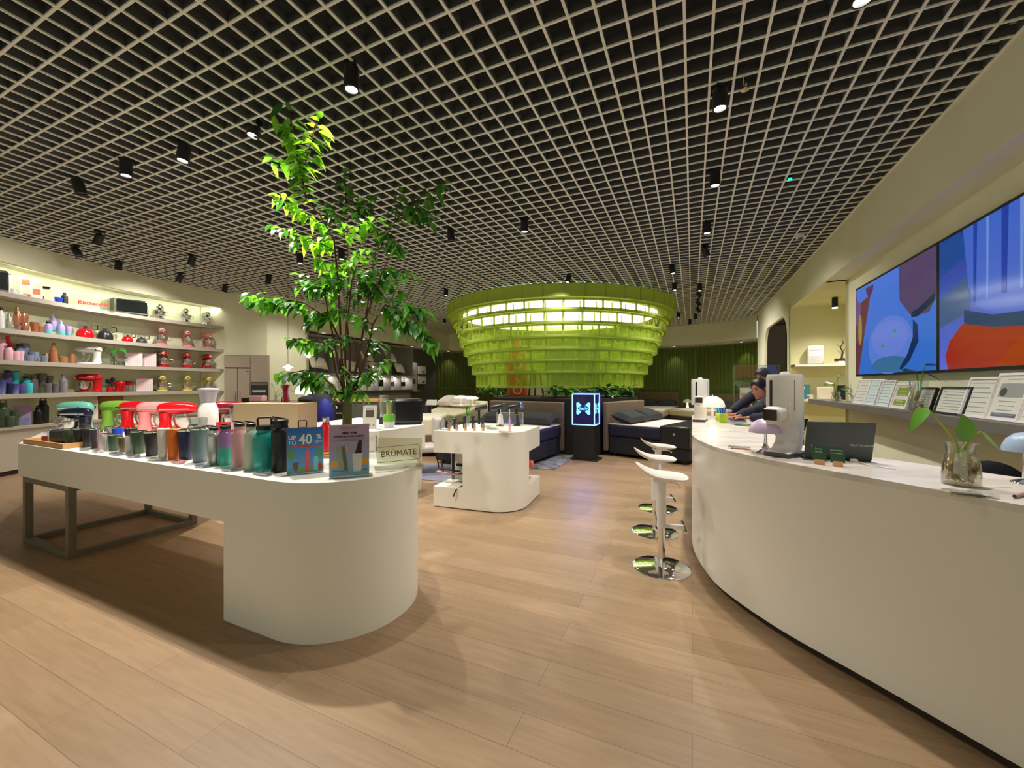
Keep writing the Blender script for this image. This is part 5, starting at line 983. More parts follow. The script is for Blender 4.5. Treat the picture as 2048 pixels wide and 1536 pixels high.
# ================================================================== indoor tree
def tree():
    rn = random.Random(11); Y0 = 3.98
    t = thing('indoor_tree','slender multi-stemmed leafy tree rising to the ceiling behind the foreground table','tree',(pos(693,Y0),Y0,0))
    o = Vector(t.location); L = lambda px, py, Y: dp(px, py, Y)-o
    pot = obj('pot', MB().lathe([(.19,0),(.22,.02),(.23,.38),(.21,.38),(.2,.34),(0,.34)],24), mat('pot_grey', S(150,146,136), .6), t); obj('soil', MB().cyl((0,0,.33),.2,.02,20), _m['soil'], pot)
    BK_ = speck(mat('bark', S(112,84,54), .8), S(82,92,46), 14, .4, .6, (1,1,.3)); TW = mat('stem_brown', S(84,46,30), .7)
    tr = MB(); tr.tube([(0,0,.33),L(693,890,Y0),L(694,850,Y0),L(696,800,Y0),L(700,785,Y0)],[.055,.05,.046,.040,.03],12)
    obj('trunk', tr, BK_, t)
    stems = [[(694,800,3.98),(678,740,3.95),(670,690,3.93),(655,620,3.85),(640,520,3.75),(632,470,3.7)],
      [(692,805,3.98),(684,730,3.92),(680,650,3.85),(676,560,3.72),(668,480,3.58),(640,430,3.35),(612,400,3.2),(600,340,3.1),(585,260,3.02),(579,226,3.0)],
      [(697,800,3.98),(690,720,4.0),(692,640,4.05),(697,560,4.0),(694,450,3.9),(691,365,3.8)],
      [(700,795,3.98),(712,735,3.98),(722,690,4.0),(731,640,4.05),(742,560,4.05),(752,500,4.0),(800,430,3.95),(850,385,3.9),(880,372,3.9)],
      [(701,795,3.98),(716,720,3.95),(728,650,3.85),(750,580,3.8),(775,520,3.75),(790,480,3.7)],
      [(698,790,3.98),(700,700,3.9),(694,650,3.85),(704,560,3.75),(722,500,3.65),(748,460,3.55)],
      [(699,795,3.98),(722,745,3.9),(738,690,3.88),(745,650,3.85),(770,610,3.85),(820,625,3.8),(855,650,3.78),(872,685,3.76)],
      [(690,815,3.98),(668,775,3.9),(640,748,3.85),(610,740,3.8),(575,748,3.75)],
      [(692,790,3.98),(672,745,3.95),(664,700,3.95),(640,680,3.9),(585,678,3.85)],
      [(690,700,3.95),(660,640,3.85),(610,606,3.75),(560,600,3.7),(505,596,3.65)],
      [(700,790,3.98),(720,770,3.9),(742,748,3.85)]]
    for i, s in enumerate(stems):
        pts = [L(*p) for p in s]; n = len(pts); obj('branch', MB().tube(pts, [max(.004,.0125*(1-k/n)) for k in range(n)], 7), TW, t)
    # twigs: (from, to) carrying pairs of drooping leaves
    tw = [((612,400,3.2),(579,222,3.0),11,1),((605,350,3.12),(636,238,3.0),8,1),((612,400,3.2),(600,330,3.1),6,1),((590,290,3.04),(560,250,3.0),4,1),((600,335,3.36),(545,316,3.4),4,0),
      ((665,470,3.55),(558,392,3.4),9,1),((668,500,3.6),(560,455,3.45),9,1),((672,480,3.6),(600,480,3.5),6,1),((676,470,3.58),(755,438,3.5),8,1),((690,520,3.65),(742,500,3.55),6,1),((690,540,3.7),(640,520,3.6),5,1),((684,560,3.75),(650,560,3.65),5,0),
      ((692,420,3.85),(690,350,3.8),7,0),((694,450,3.88),(640,405,3.85),6,0),((694,440,3.88),(745,395,3.8),6,0),((760,480,3.98),(720,400,3.95),7,0),((800,430,3.95),(885,366,3.9),11,0),((810,425,3.95),(870,430,3.9),7,0),((790,440,3.95),(800,385,3.9),6,0),((775,470,3.97),(800,500,3.9),6,0),((760,500,4.0),(778,455,3.9),5,0),
      ((745,540,4.0),(820,545,3.9),8,0),((740,560,4.0),(800,580,3.9),7,0),((750,560,3.85),(700,530,3.8),6,0),((700,560,3.9),(660,545,3.85),6,0),((676,580,3.8),(610,575,3.7),8,0),((670,600,3.8),(600,550,3.7),7,0),((730,600,3.9),(780,545,3.85),6,0),((700,600,3.9),(735,560,3.8),6,0),((720,580,3.9),(760,590,3.8),6,0),
      ((610,606,3.75),(502,594,3.65),12,0),((600,604,3.75),(520,606,3.7),8,0),((660,640,3.85),(600,620,3.8),7,0),((675,620,3.85),(620,640,3.75),6,0),((745,650,3.88),(690,620,3.85),6,0),((770,610,3.85),(872,690,3.76),14,0),((790,610,3.85),(850,625,3.8),9,0),((820,625,3.8),(862,700,3.76),7,0),((770,615,3.85),(800,655,3.8),6,0),
      ((664,700,3.95),(583,676,3.85),10,0),((650,690,3.92),(695,672,3.85),6,0),((640,748,3.85),(568,746,3.75),11,0),((650,752,3.88),(610,760,3.8),6,0),((668,770,3.9),(640,765,3.85),5,0),((735,700,3.9),(760,688,3.85),4,0),((722,745,3.9),(782,722,3.85),5,0),((728,700,3.92),(755,655,3.85),4,0),((706,760,3.95),(742,752,3.85),8,0),((704,780,3.95),(690,740,3.85),5,0),((700,770,3.95),(720,790,3.85),5,0),((696,785,3.97),(675,782,3.9),4,0)]
    lb, lm, ld = MB(), MB(), MB(); tm = MB()
    for a, b, n, br in tw:
        A, B = L(*a), L(*b); d = (B-A); tm.tube([tuple(A), tuple(A.lerp(B,.5)+Vector((0,0,.02))), tuple(B)], [.006,.004,.002], 5)
        ax = d.normalized()
        n = int(n*1.7)
        for k in range(n):
            for sd in (-1,1):
                q = A+d*((k+.6+rn.uniform(-.3,.3))/n*.97+.03)+Vector((rn.gauss(0,.022),rn.gauss(0,.05),rn.gauss(0,.022))); side = ax.cross(Vector((0,0,1)))
                side = side.normalized() if side.length > .3 else Vector((rn.uniform(.6,1),rn.uniform(-1,1),0)).normalized()
                dr = side*sd*rn.uniform(.7,1)+ax*rn.uniform(.1,.6)+Vector((rn.uniform(-.2,.2),rn.uniform(-.3,.3),rn.uniform(-.55,.15)))
                m = lb if br and rn.random() < .8 else (lm if rn.random() < .6 else ld)
                leaf(m, q, dr, Vector((0,0,1)), rn.uniform(.08,.125), rn.uniform(.042,.062), rn.uniform(.3,.9), .12, 4)
        leaf(lm, B, ax+Vector((0,0,-.2)), Vector((.1,.2,1)), .1, .045, .5)
    obj('twigs', tm, TW, t)
    def lfm(name, c, tc):
        m = mat(name, S(*c), .38); n, l, b = nodes(m); tl = n.new('ShaderNodeBsdfTranslucent'); tl.inputs[0].default_value = (*S(*tc),1); mx = n.new('ShaderNodeMixShader'); mx.inputs[0].default_value = .38
        l.new(b.outputs[0], mx.inputs[1]); l.new(tl.outputs[0], mx.inputs[2]); l.new(mx.outputs[0], n['Material Output'].inputs[0]); return m
    obj('foliage', lb, lfm('tree_leaf_bright', (112,176,40), (170,240,50)), t); obj('foliage', lm, lfm('tree_leaf_mid', (66,128,34), (110,186,36)), t); obj('foliage', ld, lfm('tree_leaf_deep', (34,82,26), (50,110,26)), t)
    lw = MB(); rr = random.Random(5)
    for k in range(26): a = rr.uniform(0,6.28); leaf(lw, Vector((.05*cos(a),.05*sin(a),rr.uniform(.7,.98))), Vector((cos(a),sin(a),rr.uniform(-.2,.5))), Vector((0,0,1)), .12, .05, .5)
    obj('lower_foliage', lw, _m['tree_leaf_deep'], t)
tree()

# ================================================================== counter goods
def on_c(px, py): return gp(px, py, 1.045)
def dispenser(lb, px, py, s, rz):
    q = on_c(px, py); t = thing('water_dispenser', lb, 'dispenser', q, rz); G_ = GLOSSW
    obj('base', MB().box(-.085*s,.11*s,-.075*s,.075*s,0,.028*s), col('dispenser_grey',70,70,72,.3), t, .006)
    obj('arm', MB().prism([(-.07,0.0),(.06,.0),(.10,.08),(.115,.2),(.115,.34),(-.06,.34),(-.065,.20),(-.04,.21),(.02,.20),(.055,.15),(.045,.09),(.0,.045),(-.07,.03)][::-1], -.07*s, .07*s, RX(pi/2) @ Matrix.Diagonal((s,s,1,1))), G_, t, .004)
    cy = obj('tank', MB().lathe([(.098*s,.20*s),(.10*s,.22*s),(.10*s,.50*s),(.094*s,.515*s),(0,.515*s)],40,(.02*s,0,0)), G_, t, label='tall white cylindrical tank')
    obj('lid_knob', MB().lathe([(.03*s,.515*s),(.024*s,.53*s),(0,.535*s)],20,(.02*s,0,0)), G_, cy)
    for a, w_ in ((radians(160),1),(radians(236),0)):
        Mq = T(.02*s,0,0) @ RZ(a); obj('level_window', MB().box(.096*s,.102*s,-.011*s if w_ else -.002*s,.011*s if w_ else .002*s,.29*s,.48*s,Mq), BLKP if w_ else K['grey'], cy, .003)
    hd = obj('tap_head', MB().box(-.15*s,-.03*s,-.055*s,.055*s,.215*s,.315*s), G_, t, .03*s); obj('display_window', MB().box(-.155*s,-.148*s,-.04*s,.04*s,.232*s,.298*s), col('dark_brown_glass',46,32,30,.1), hd, .002)
    return t
dispenser('large white cylinder water dispenser standing on the curved counter beside the laptop',1566,912,1.0,radians(30))
dispenser('white water dispenser at the far end of the curved counter behind the lit lamp',1400,843,1.0,radians(60))
def lamp(lb, px, py, s, shade_m, stem_m):
    q = on_c(px, py); t = thing('mushroom_lamp', lb, 'lamp', q); obj('shade', MB().lathe([(.135*s*cos(a*pi/20),(.185+.13*sin(a*pi/20))*s) for a in range(11)],36), shade_m, t); obj('finial', MB().lathe([(.006*s,.312*s),(.006*s,.325*s),(0,.33*s)],10), shade_m, t)
    obj('stem', MB().lathe([(.085*s,0),(.08*s,.006*s),(.04*s,.03*s),(.018*s,.07*s),(.012*s,.13*s),(.012*s,.26*s)],24), stem_m, t); return t
lamp('lit cream mushroom lamp at the far end of the counter',1425,845,1.0, mat('shade_lit', S(250,236,214), .4, emit=.42, ecol=(1,.9,.74)), PLASTW)
pk = lamp('lilac mushroom lamp with chrome stem left of the white dispenser',1531,905,.72, mat('shade_lilac', S(226,204,236), .3), CHROME)
Lp = bpy.data.lights.new('lamp_bulb','POINT'); Lp.energy = 1; Lp.color = (1,.85,.65); Lp.shadow_soft_size = .04; lo = bpy.data.objects.new('lamp_bulb', Lp); C.objects.link(lo); q = on_c(1425,845); lo.location = (q.x,q.y,q.z+.17)
q = on_c(1443,845); t = thing('pen_cup','lime green cup full of blue pens beside the lit lamp on the counter','cup',q); obj('cup', MB().box(-.05,.05,-.05,.05,0,.11), col('lime_cup',176,206,60,.4), t, .006)
for k in range(7): obj('pen', MB().tube([(-.03+.01*k,0,.09),(-.05+.017*k,.01,.165+.01*(k%3))],.007,6), (K['blue'], K['aqua'])[k%2], t)
for i, (px, py, c, w_, rz, lb) in enumerate([(1478,848,'white',.3,.2,'white paper sheet on the counter near the men'),(1494,851,'green',.2,.3,'dark green flyer on the counter behind the lilac lamp'),(1470,844,'bluegrey',.18,.5,'pale blue slip of paper by the pen cup')]):
    t = thing('paper',lb,'paper',on_c(px,py)+Vector((0,0,.001)),rz); obj('sheet', MB().box(-w_/2,w_/2,-.1,.1,0,.003), K[c], t); obj('print', MB().box(-w_*.3,w_*.2,-.05,.05,.003,.0036), K['lime'] if i == 1 else K['slate'], t)
q = on_c(1483,899); t = thing('acrylic_block','clear flat acrylic block on the counter left of the lilac lamp','price holder',q+Vector((0,.03,0)),-.5); obj('block', MB().box(-.07,.07,-.035,.035,0,.014), ACRY, t); obj('insert', MB().box(-.05,.05,-.02,.02,.005,.007), K['wood'], t)
# laptop
q = on_c(1700,925); t = thing('laptop','open dark grey laptop seen from behind on the counter','laptop',q+Vector((-.02,.07,0)),radians(-17))
LT = col('laptop_grey',66,72,74,.35); obj('keyboard_deck', MB().box(-.17,.17,.0,.24,.0,.016), col('deck_grey',58,62,68,.4), t, .004); obj('keys', MB().box(-.16,.16,.06,.18,.016,.018), BLKP, t); sc_ = obj('lid', MB().box(-.17,.17,-.006,.004,.01,.238,T(0,0,0) @ RX(radians(12))), LT, t, .004)
text('lid_text','ASUS VivoBook',.018,RX(radians(12)) @ T(.11,-.0075,.10) @ RX(pi/2),mat('lid_print', S(220,220,216), .4),sc_,.0003)
obj('screen', MB().box(-.16,.16,.004,.006,.02,.230,RX(radians(12))), mat('laptop_screen', (.02,.02,.02), .2, emit=.6, ecol=(.5,.6,.8)), sc_); obj('hinge', MB().tube([(-.1,0,.012),(.1,0,.012)],.008,8), BLKP, t)
for px, py, lb, l1, l2 in ((1643,930,'dark green card in a small wooden block, left of the pair by the laptop','Loyalty','Savings'),(1680,934,'dark green card in a small wooden block, right of the pair by the laptop','Don\'t forget','to redeem')):
    q = on_c(px,py); t = thing('sign_card',lb,'sign',q+Vector((0,.015,0)),face(q)+.15); DG = col('card_green',40,86,56,.5); o = obj('card', MB().box(-.032,.032,-.0015,.0015,.02,.105,RX(radians(-6))), DG, t)
    for k, tx in enumerate((l1,l2)): text('lettering',tx,.011,RX(radians(-6)) @ T(-.004,-.0022,.088-k*.016) @ RX(pi/2),PW,o,.0003)
    obj('fine_print', MB().box(-.024,.016,-.0022,-.0016,.038,.042,RX(radians(-6))), K['olive'], o); obj('wood_base', MB().box(-.022,.022,-.012,.012,0,.028), _m['light_wood'], t, .001)
cb = thing('white_cable','white cable looping from the dispenser down to the counter','cable',on_c(1605,925)); o_ = Vector(cb.location)
obj('cable', MB().tube([tuple(dp(*a)-o_) for a in ((1597,857,2.60),(1606,861,2.56),(1616,873,2.5),(1624,893,2.42),(1632,910,2.36))]+[tuple(gp(px,py,1.05)-o_) for px,py in ((1650,921),(1680,920),(1700,925),(1715,923),(1735,930),(1790,938))],.0028,6), PLASTW, cb); obj('plug', MB().cb(tuple(gp(1708,922,1.055)-o_),(.03,.02,.02)), PLASTW, cb)
# foreground cutting in a glass carafe
q = on_c(1922,970); t = thing('vase_plant','glass carafe of roots and water with long-leaved green cutting on the counter','plant',q)
vs_ = obj('vase', MB().lathe([(.058,0),(.063,.006),(.064,.05),(.061,.095),(.053,.13),(.051,.15),(.055,.19),(.053,.19),(.049,.15),(.051,.129),(.059,.093),(.062,.05),(.061,.008),(0,.008)],36), GLASS, t)
obj('water', MB().lathe([(0,.009),(.060,.009),(.061,.05),(.058,.093),(.054,.112),(0,.112)],28), glass('water_amber', (.95,.90,.70), .95, .02), vs_); rt = MB(); rn = random.Random(2)
for k in range(80):
    a = rn.uniform(0,6.28); pts = [(.01*cos(a),.01*sin(a),.11)]
    for j in range(5): a += rn.uniform(-.9,.9); r_ = rn.uniform(.02,.05); pts.append((r_*cos(a), r_*sin(a), .10-.018*j+rn.uniform(-.01,.01)))
    rt.tube(pts, .0026, 5)
obj('roots', rt, mat('root_olive', S(184,154,78), .6), vs_)
def vein(m):
    n, l, b = nodes(m); tc = n.new('ShaderNodeTexCoord'); wv = n.new('ShaderNodeTexWave'); wv.inputs['Scale'].default_value = 9; wv.inputs['Distortion'].default_value = 1.5; wv.inputs['Detail'].default_value = 2; cr = n.new('ShaderNodeValToRGB'); cr.color_ramp.elements[0].color = (*S(72,140,36),1); cr.color_ramp.elements[1].color = (*S(128,184,66),1); l.new(tc.outputs['Generated'], wv.inputs['Vector']); l.new(wv.outputs['Fac'], cr.inputs[0]); l.new(cr.outputs[0], b.inputs['Base Color'])
def cut(pts, L_, W_, d, up, m, dr=.25): 
    obj('stem', MB().tube(pts,[.005,.0045,.004,.003][:len(pts)] if len(pts) <= 4 else .004,8), mat('stem_green', S(150,170,70), .5), t); lf = MB(); leaf(lf, Vector(pts[-1]), Vector(d), Vector(up), L_, W_, dr, .12, 10); obj('leaf', lf, m, t)
LB = mat('leaf_fresh', S(96,160,44), .3); vein(LB)
o_ = q
cut([(0,0,.06),(-.02,0,.19),(-.09,-.0,.28),(-.15,.0,.345)],.115,.05,(-1,-.25,-.35),(-.2,-.6,.8),LB,.6); cut([(0,0,.06),(.005,0,.16),(.03,0,.195)],.13,.078,(-.3,-.1,1),(-.3,-1,.1),LB,-.0); cut([(.005,0,.06),(.02,0,.17),(.05,0,.225),(.09,0,.24)],.11,.04,(.75,-.1,-.75),(.5,-.8,.3),LB,.1)
q = on_c(1952,995); t = thing('acrylic_block','clear acrylic price block in front of the carafe plant','price holder',q+Vector((0,.022,0)),radians(-20)); obj('block', MB().box(-.075,.075,-.03,.03,0,.018), ACRY, t, .001); obj('insert', MB().box(-.055,.035,-.026,.01,.006,.010), K['bronze'], t); obj('print', MB().box(-.03,.03,-.02,.0,.0105,.0112), K['grey'], t)
# office chair behind the counter and blue dome lamp at the edge
q = Vector((pos(1978,2.75),2.75,0)); t = thing('office_chair','black rounded chair back peeking over the counter','chair',q,radians(-30)); obj('backrest', MB().ell((0,0,.78),(.2,.05,.20),20,12), col('chair_black',16,20,30,.7), t); obj('seat', MB().ell((0,-.22,.5),(.24,.24,.05),20,8), _m['chair_black'], t); obj('column', MB().cyl((0,-.2,.05),.03,.43,12), BLACK, t)
obj('back_post', MB().tube([(0,-.05,.47),(0,.05,.55),(0,.04,.7)],.02,8), BLACK, t)
for k in range(5): a = 2*pi*k/5; obj('foot', MB().tube([(0,-.2,.09),(.28*cos(a),-.2+.28*sin(a),.03)],[.025,.018],8), BLACK, t)
q = Vector((2.36,1.86,1.045)); t = thing('mushroom_lamp','pale blue dome lamp cut by the right picture edge','lamp',q); PB = mat('shade_blue', S(170,190,220), .35); obj('shade', MB().lathe([(.075,.145),(.074,.165),(.06,.20),(.035,.225),(0,.235)],28), PB, t); obj('stem', MB().lathe([(.05,0),(.045,.006),(.012,.02),(.008,.2)],18), CHROME, t)
t = thing('pen','short pinkish pen at the counter edge by the right picture border','pen',on_c(2040,994)+Vector((0,0,.008)),.4); obj('barrel', MB().tube([(-.05,0,0),(.05,0,0)],.007,8), K['pinkg'], t); obj('tip', MB().tube([(-.06,0,0),(-.05,0,0)],[.002,.006],8), BLKP, t)

# ================================================================== frames on the long shelf
def frame(px, top, bot, wpx, lb, fm, pm, art, land=False):
    def rat(t, off): x, y = rw(t, off); return x/y
    s = (px-CX)/FPX; lo_, hi_ = -3.0, 5.5     # find the shelf position seen at this pixel column
    for _ in range(50):
        m_ = (lo_+hi_)/2
        if rat(m_, .1) > s: lo_ = m_
        else: hi_ = m_
    tt = (lo_+hi_)/2; x, y = rw(tt, .10); h = (bot-top)*y/FPX; s2 = (px+wpx-CX)/FPX; l2, h2 = -4.0, tt
    for _ in range(50):
        m_ = (l2+h2)/2
        if rat(m_, .1) > s2: l2 = m_
        else: h2 = m_
    w_ = tt-(l2+h2)/2; x, y = rw(tt-w_/2, .085); t = thing('picture_frame', lb, 'picture frame', (x,y,1.225), atan2(RD.y,RD.x)+pi)
    Mq = RX(radians(-15)); f = .018 if w_ > .2 else .014
    for b in ((-w_/2,w_/2,0,f),(-w_/2,w_/2,h-f,h),(-w_/2,-w_/2+f,f,h-f),(w_/2-f,w_/2,f,h-f)): obj('frame', MB().box(b[0],b[1],-.012,.012,b[2],b[3],Mq), fm, t)
    p_ = obj('print', MB().box(-w_/2+f,w_/2-f,-.002,.002,f,h-f,Mq), pm, t); obj('strut', MB().tube([tuple(Mq @ Vector((0,.016,h*.6))),(0,min(.19,.09+h*.3),.004)],.005,6), fm, t)
    art(p_, w_, h, Mq, f); return t
FW = mat('frame_white', S(236,228,232), .4); FB = mat('frame_black', S(20,22,34), .35); PP = mat('print_paper', S(214,214,204), .6); PBl = mat('print_bluish', S(204,220,222), .6); GI = mat('print_ink', S(150,152,150), .6); DI = mat('print_dark_ink', S(70,72,74), .6)
def lines(p_, w_, h, Mq, f, n=7, m=None):
    g = MB()
    for k in range(n):
        ww = w_*(.5-.12*((k*7)%3)/2); z = f+.03+(h-2*f-.06)*k/(n-1); g.box(-ww*.8,ww*.8-.02*(k%2),-.0032,-.002,z-.003,z+.003,Mq)
    obj('text_lines', g, m or GI, p_)
def art_green(p_, w_, h, Mq, f):
    obj('green_panel', MB().box(-w_*.36,w_*.36,-.003,-.002,h*.52,h*.88,Mq).box(-w_*.36,w_*.36,-.003,-.002,h*.12,h*.36,Mq), col('print_green',130,150,50,.5), p_); lines(p_,w_*.7,h,Mq,f,6,PP)
def art_photo(p_, w_, h, Mq, f):
    obj('print_block', MB().box(-w_*.36,w_*.36,-.003,-.002,h*.5,h*.78,Mq), GI, p_); obj('dark_oval', MB().prism(circ(-w_*.22,h*.6,w_*.1,h*.09),0,.001,Mq @ T(0,-.0035,0) @ RX(pi/2)), DI, p_); obj('blue_bar', MB().box(-w_*.36,w_*.36,-.003,-.002,h*.08,h*.16,Mq), col('print_blue',96,106,130,.5), p_); lines(p_,w_*.7,h,Mq,f,9)
frame(1708,759,808,24,'first white picture frame from the left end of the long shelf',FW,PP,lines); frame(1730,758,810,27,'second white frame with bluish print on the long shelf',FW,PBl,lines); frame(1750,761,813,30,'third white frame with bluish print, left of the green poster frame',FW,PBl,lines); frame(1783,768,818,32,'white frame holding a green poster beside the glass vase',FW,PP,art_green)
frame(1832,774,822,32,'small black frame half hidden behind the glass vase on the long shelf',FB,PP,lines); frame(1872,774,828,60,'wide black frame right of the glass vase on the long shelf',FB,PP,lines)
frame(1922,754,833,56,'white frame with pale text sheet between black frame and large white frame',FW,PP,lines); frame(1975,745,839,68,'large white frame with dark oval photo print',FW,PP,art_photo); frame(2040,740,846,70,'white frame cut by the right picture edge on the long shelf',FW,PP,lines)
def shelf_pt(px, off=.12):
    s = (px-CX)/FPX; lo_, hi_ = -3.0, 5.5
    for _ in range(50):
        m_ = (lo_+hi_)/2; x, y = rw(m_, off)
        if x/y > s: lo_ = m_
        else: hi_ = m_
    x, y = rw((lo_+hi_)/2, off); return Vector((x,y,1.225))
vase_plant('tall glass vase with dark-leaved cutting on the long shelf below the screens',shelf_pt(1838,.06),.30,.085,[((-.08,-.05,.40),.2,.1,(-1,-.3,.3)),((.08,.02,.46),.22,.1,(1,-.2,.2)),((.03,-.03,.38),.12,.07,(.6,-.5,-.3))],LEAFG[2])
vase_plant('small jar with leafy cutting at the left end of the long shelf',shelf_pt(1672,.1),.15,.07,[((-.06,-.02,.3),.22,.12,(-1,-.4,.1)),((.04,.02,.36),.12,.06,(.4,-.2,1)),((.09,-.02,.22),.18,.1,(1,-.5,-.1)),((.14,-.04,.12),.2,.12,(1,-.6,-.2)),((.03,-.05,.2),.12,.08,(.2,-1,-.1))],LEAFG[1])
# niche goods
def np_(px, z): 
    s = (px-CX)/FPX; a, b = rw(6.78,.0), rw(6.78,1.5); lo_, hi_ = 0, 1
    for _ in range(40):
        m_ = (lo_+hi_)/2; x, y = a[0]+(b[0]-a[0])*m_, a[1]+(b[1]-a[1])*m_
        if x/y < s: lo_ = m_
        else: hi_ = m_
    return Vector((x,y,z))
q = np_(1631,1.92); t = thing('air_purifier','white rounded air purifier on the upper niche shelf','appliance',q,face(q)); obj('body', MB().box(-.14,.14,-.12,.12,0,.40), PLASTW, t, .03); obj('grille', MB().box(-.1,.1,-.124,-.12,.05,.18), mat('grille_grey', S(206,200,200), .6), t); obj('control_ring', MB().box(-.1,.1,-.124,-.12,.30,.31), _m['grille_grey'], t)
q = np_(1683,1.92); t = thing('branch_ornament','twisted twig ornament on a dark block with a glowing disc, upper niche shelf','ornament',q,face(q)); obj('block', MB().box(-.12,.06,-.05,.05,.06,.12), _m['dark_wood'], t); obj('foot', MB().cyl((0,0,0),.05,.06,14), mat('glow_disc', (1,1,1), emit=3, ecol=(1,.95,.85)), t); obj('twig', MB().tube([(0,0,.12),(.02,0,.25),(-.02,0,.36),(.03,0,.44),(.01,0,.52)],[.018,.014,.012,.008,.004],8).tube([(-.02,0,.36),(-.08,0,.42)],.005,6).tube([(.02,0,.28),(.09,0,.34)],.005,6), _m['dark_wood'], t)
q = np_(1606,1.17); t,o,M = card('sign_card','teal blue card on the lower niche shelf','sign',q,.26,.32,face(q),col('teal_card',50,120,130,.5),8); obj('text_bar', MB().box(-.1,.03,-.005,-.002,.22,.26,M), PW, o)
q = np_(1650,1.17); t = thing('speaker','cream square speaker on the lower niche shelf','speaker',q,face(q)); obj('body', MB().box(-.14,.14,-.06,.06,0,.27), mat('speaker_cream', S(226,212,196), .6), t, .02); obj('foot', MB().box(-.1,.1,-.04,.04,-.001,.01), K['grey'], t)
q = np_(1612,1.17)-Vector((.0,.12,0)); t = thing('tea_box','small white and red box in front of the teal card','box',q,face(q)); obj('box', MB().box(-.05,.05,-.04,.04,0,.1), PLASTW, t); obj('band', MB().box(-.051,-.01,-.041,.041,.02,.08), K['wood'], t)
q = np_(1684,1.17); t = thing('tablet_screen','dark tablet-like screen at the right end of the lower niche shelf','panel',q,face(q)); obj('panel', MB().box(-.08,.08,-.02,.02,0,.3), BLKP, t); obj('foot', MB().box(-.06,.06,-.05,.05,0,.01), BLKP, t)
# niche ceiling spotlight
x, y = rw(6.0,.55); t = thing('niche_spotlight','dark adjustable spotlight on the niche ceiling','spotlight',(x,y,3.0)); obj('mount', MB().cyl((0,0,.12),.05,.08,14), BLACK, t); obj('lamp_can', MB().cyl((0,0,.0),.05,.13,16), BLACK, t); obj('lamp_face', MB().cyl((0,0,-.012),.045,.012,16), LED_ON, t)
L = bpy.data.lights.new('niche_lamp','SPOT'); L.energy = 150; L.color = (1,.94,.78); L.spot_size = radians(140); L.spot_blend = .8; L.shadow_soft_size = .05; lo = bpy.data.objects.new('niche_lamp', L); C.objects.link(lo); lo.location = (x,y,2.97)
# ================================================================== kitchen wall, island, pendants
def on_wall(a, b): a, b = Vector(a), Vector(b); return T(a.x,a.y,0) @ RZ(atan2((b-a).y,(b-a).x)), (b-a).length
Mw, Lw = on_wall(KW[0], KW[1])
def wt(px): p, d = ray(px, KW); return (Mw.inverted() @ Vector((p.x,p.y,0))).x
FG = mat('taupe_fridge', S(176,162,146), .45, .1); x0, x1, x2 = wt(451.5), wt(503), wt(541)
t = thing('refrigerator','tall built-in taupe double-door refrigerator','refrigerator',Mw @ Vector(((x0+x1)/2,0,0)),atan2(Mw[1][0],Mw[0][0])); w_ = x1-x0
obj('carcass', MB().box(-w_/2,w_/2,-.08,0,0,2.24), BLACK, t); obj('top_panel', MB().box(-w_/2+.01,w_/2-.01,-.10,-.08,1.93,2.23), FG, t, .003)
for sx in (-1,1):
    d_ = obj('door', MB().box(min(sx*.006,sx*(w_/2-.01)),max(sx*.006,sx*(w_/2-.01)),-.10,-.08,.1,1.90), FG, t, .003); obj('handle', MB().box(sx*.05-.012,sx*.05+.012,-.14,-.11,.55,1.32), STEEL, d_, .004); obj('handle_mount', MB().box(sx*.05-.008,sx*.05+.008,-.115,-.10,.6,.62), STEEL, d_)
obj('badge', MB().box(w_/2-.1,w_/2-.03,-.104,-.10,1.82,1.84), K['grey'], t)
t = thing('tall_cabinet','tall taupe cabinet with built-in black oven right of the refrigerator','cabinet',Mw @ Vector(((x1+x2)/2,0,0)),atan2(Mw[1][0],Mw[0][0])); w_ = x2-x1
obj('body', MB().box(-w_/2,w_/2,-.09,0,0,2.26), FG, t, .003); ov = obj('oven', MB().box(-w_/2+.02,w_/2-.02,-.11,-.09,.95,1.55), mat('oven_black', (.012,.012,.011), .12), t, .004); obj('handle', MB().box(-w_/2+.06,w_/2-.06,-.135,-.115,1.28,1.34), STEEL, ov); obj('control_panel', MB().box(-w_/2+.03,w_/2-.03,-.112,-.11,1.47,1.53), K['grey'], ov)
# kitchen island behind the plywood box
t = thing('kitchen_island','dark-topped kitchen island with white front behind the plywood box','counter',(0,0,0)); Yk = 7.6
obj('body', MB().box(pos(492,Yk),pos(600,Yk),Yk,Yk+.7,0,1.12), WHITE, t); obj('worktop', MB().box(pos(484,Yk),pos(640,Yk),Yk-.03,Yk+.75,1.12,1.16), col('worktop_dark',40,34,36,.3), t)
q = Vector((pos(568,7.7),7.75,1.16)); t = thing('coffee_grinder','red hourglass-shaped grinder on the kitchen island','appliance',q); obj('body', MB().lathe([(.08,0),(.075,.02),(.055,.12),(.05,.2),(.06,.26),(.08,.30),(.08,.33),(0,.33)],20), K['dred'], t); obj('strip', MB().box(-.006,.006,-.085,-.05,.02,.30), CHROME, t)
q = Vector((pos(612,8.0),8.0,1.16)); t = thing('mushroom_lamp','large glowing white dome lamp on the kitchen island','lamp',q); obj('shade', MB().lathe([(.2,.14),(.195,.20),(.16,.27),(.09,.32),(0,.335)],32), mat('dome_glow', (1,1,.96), .4, emit=1.8, ecol=(1,.97,.84)), t); obj('stem', MB().lathe([(.12,0),(.04,.02),(.02,.2)],20), PLASTW, t)
q = Vector((pos(505,7.75),7.75,1.16)); t = thing('pink_toaster','small pinkish toaster on the kitchen island','toaster',q); obj('body', MB().box(-.03,.24,-.08,.08,0,.12), K['pinkg'], t, .02); obj('slot', MB().box(.02,.19,-.01,.01,.119,.122), BLKP, t)
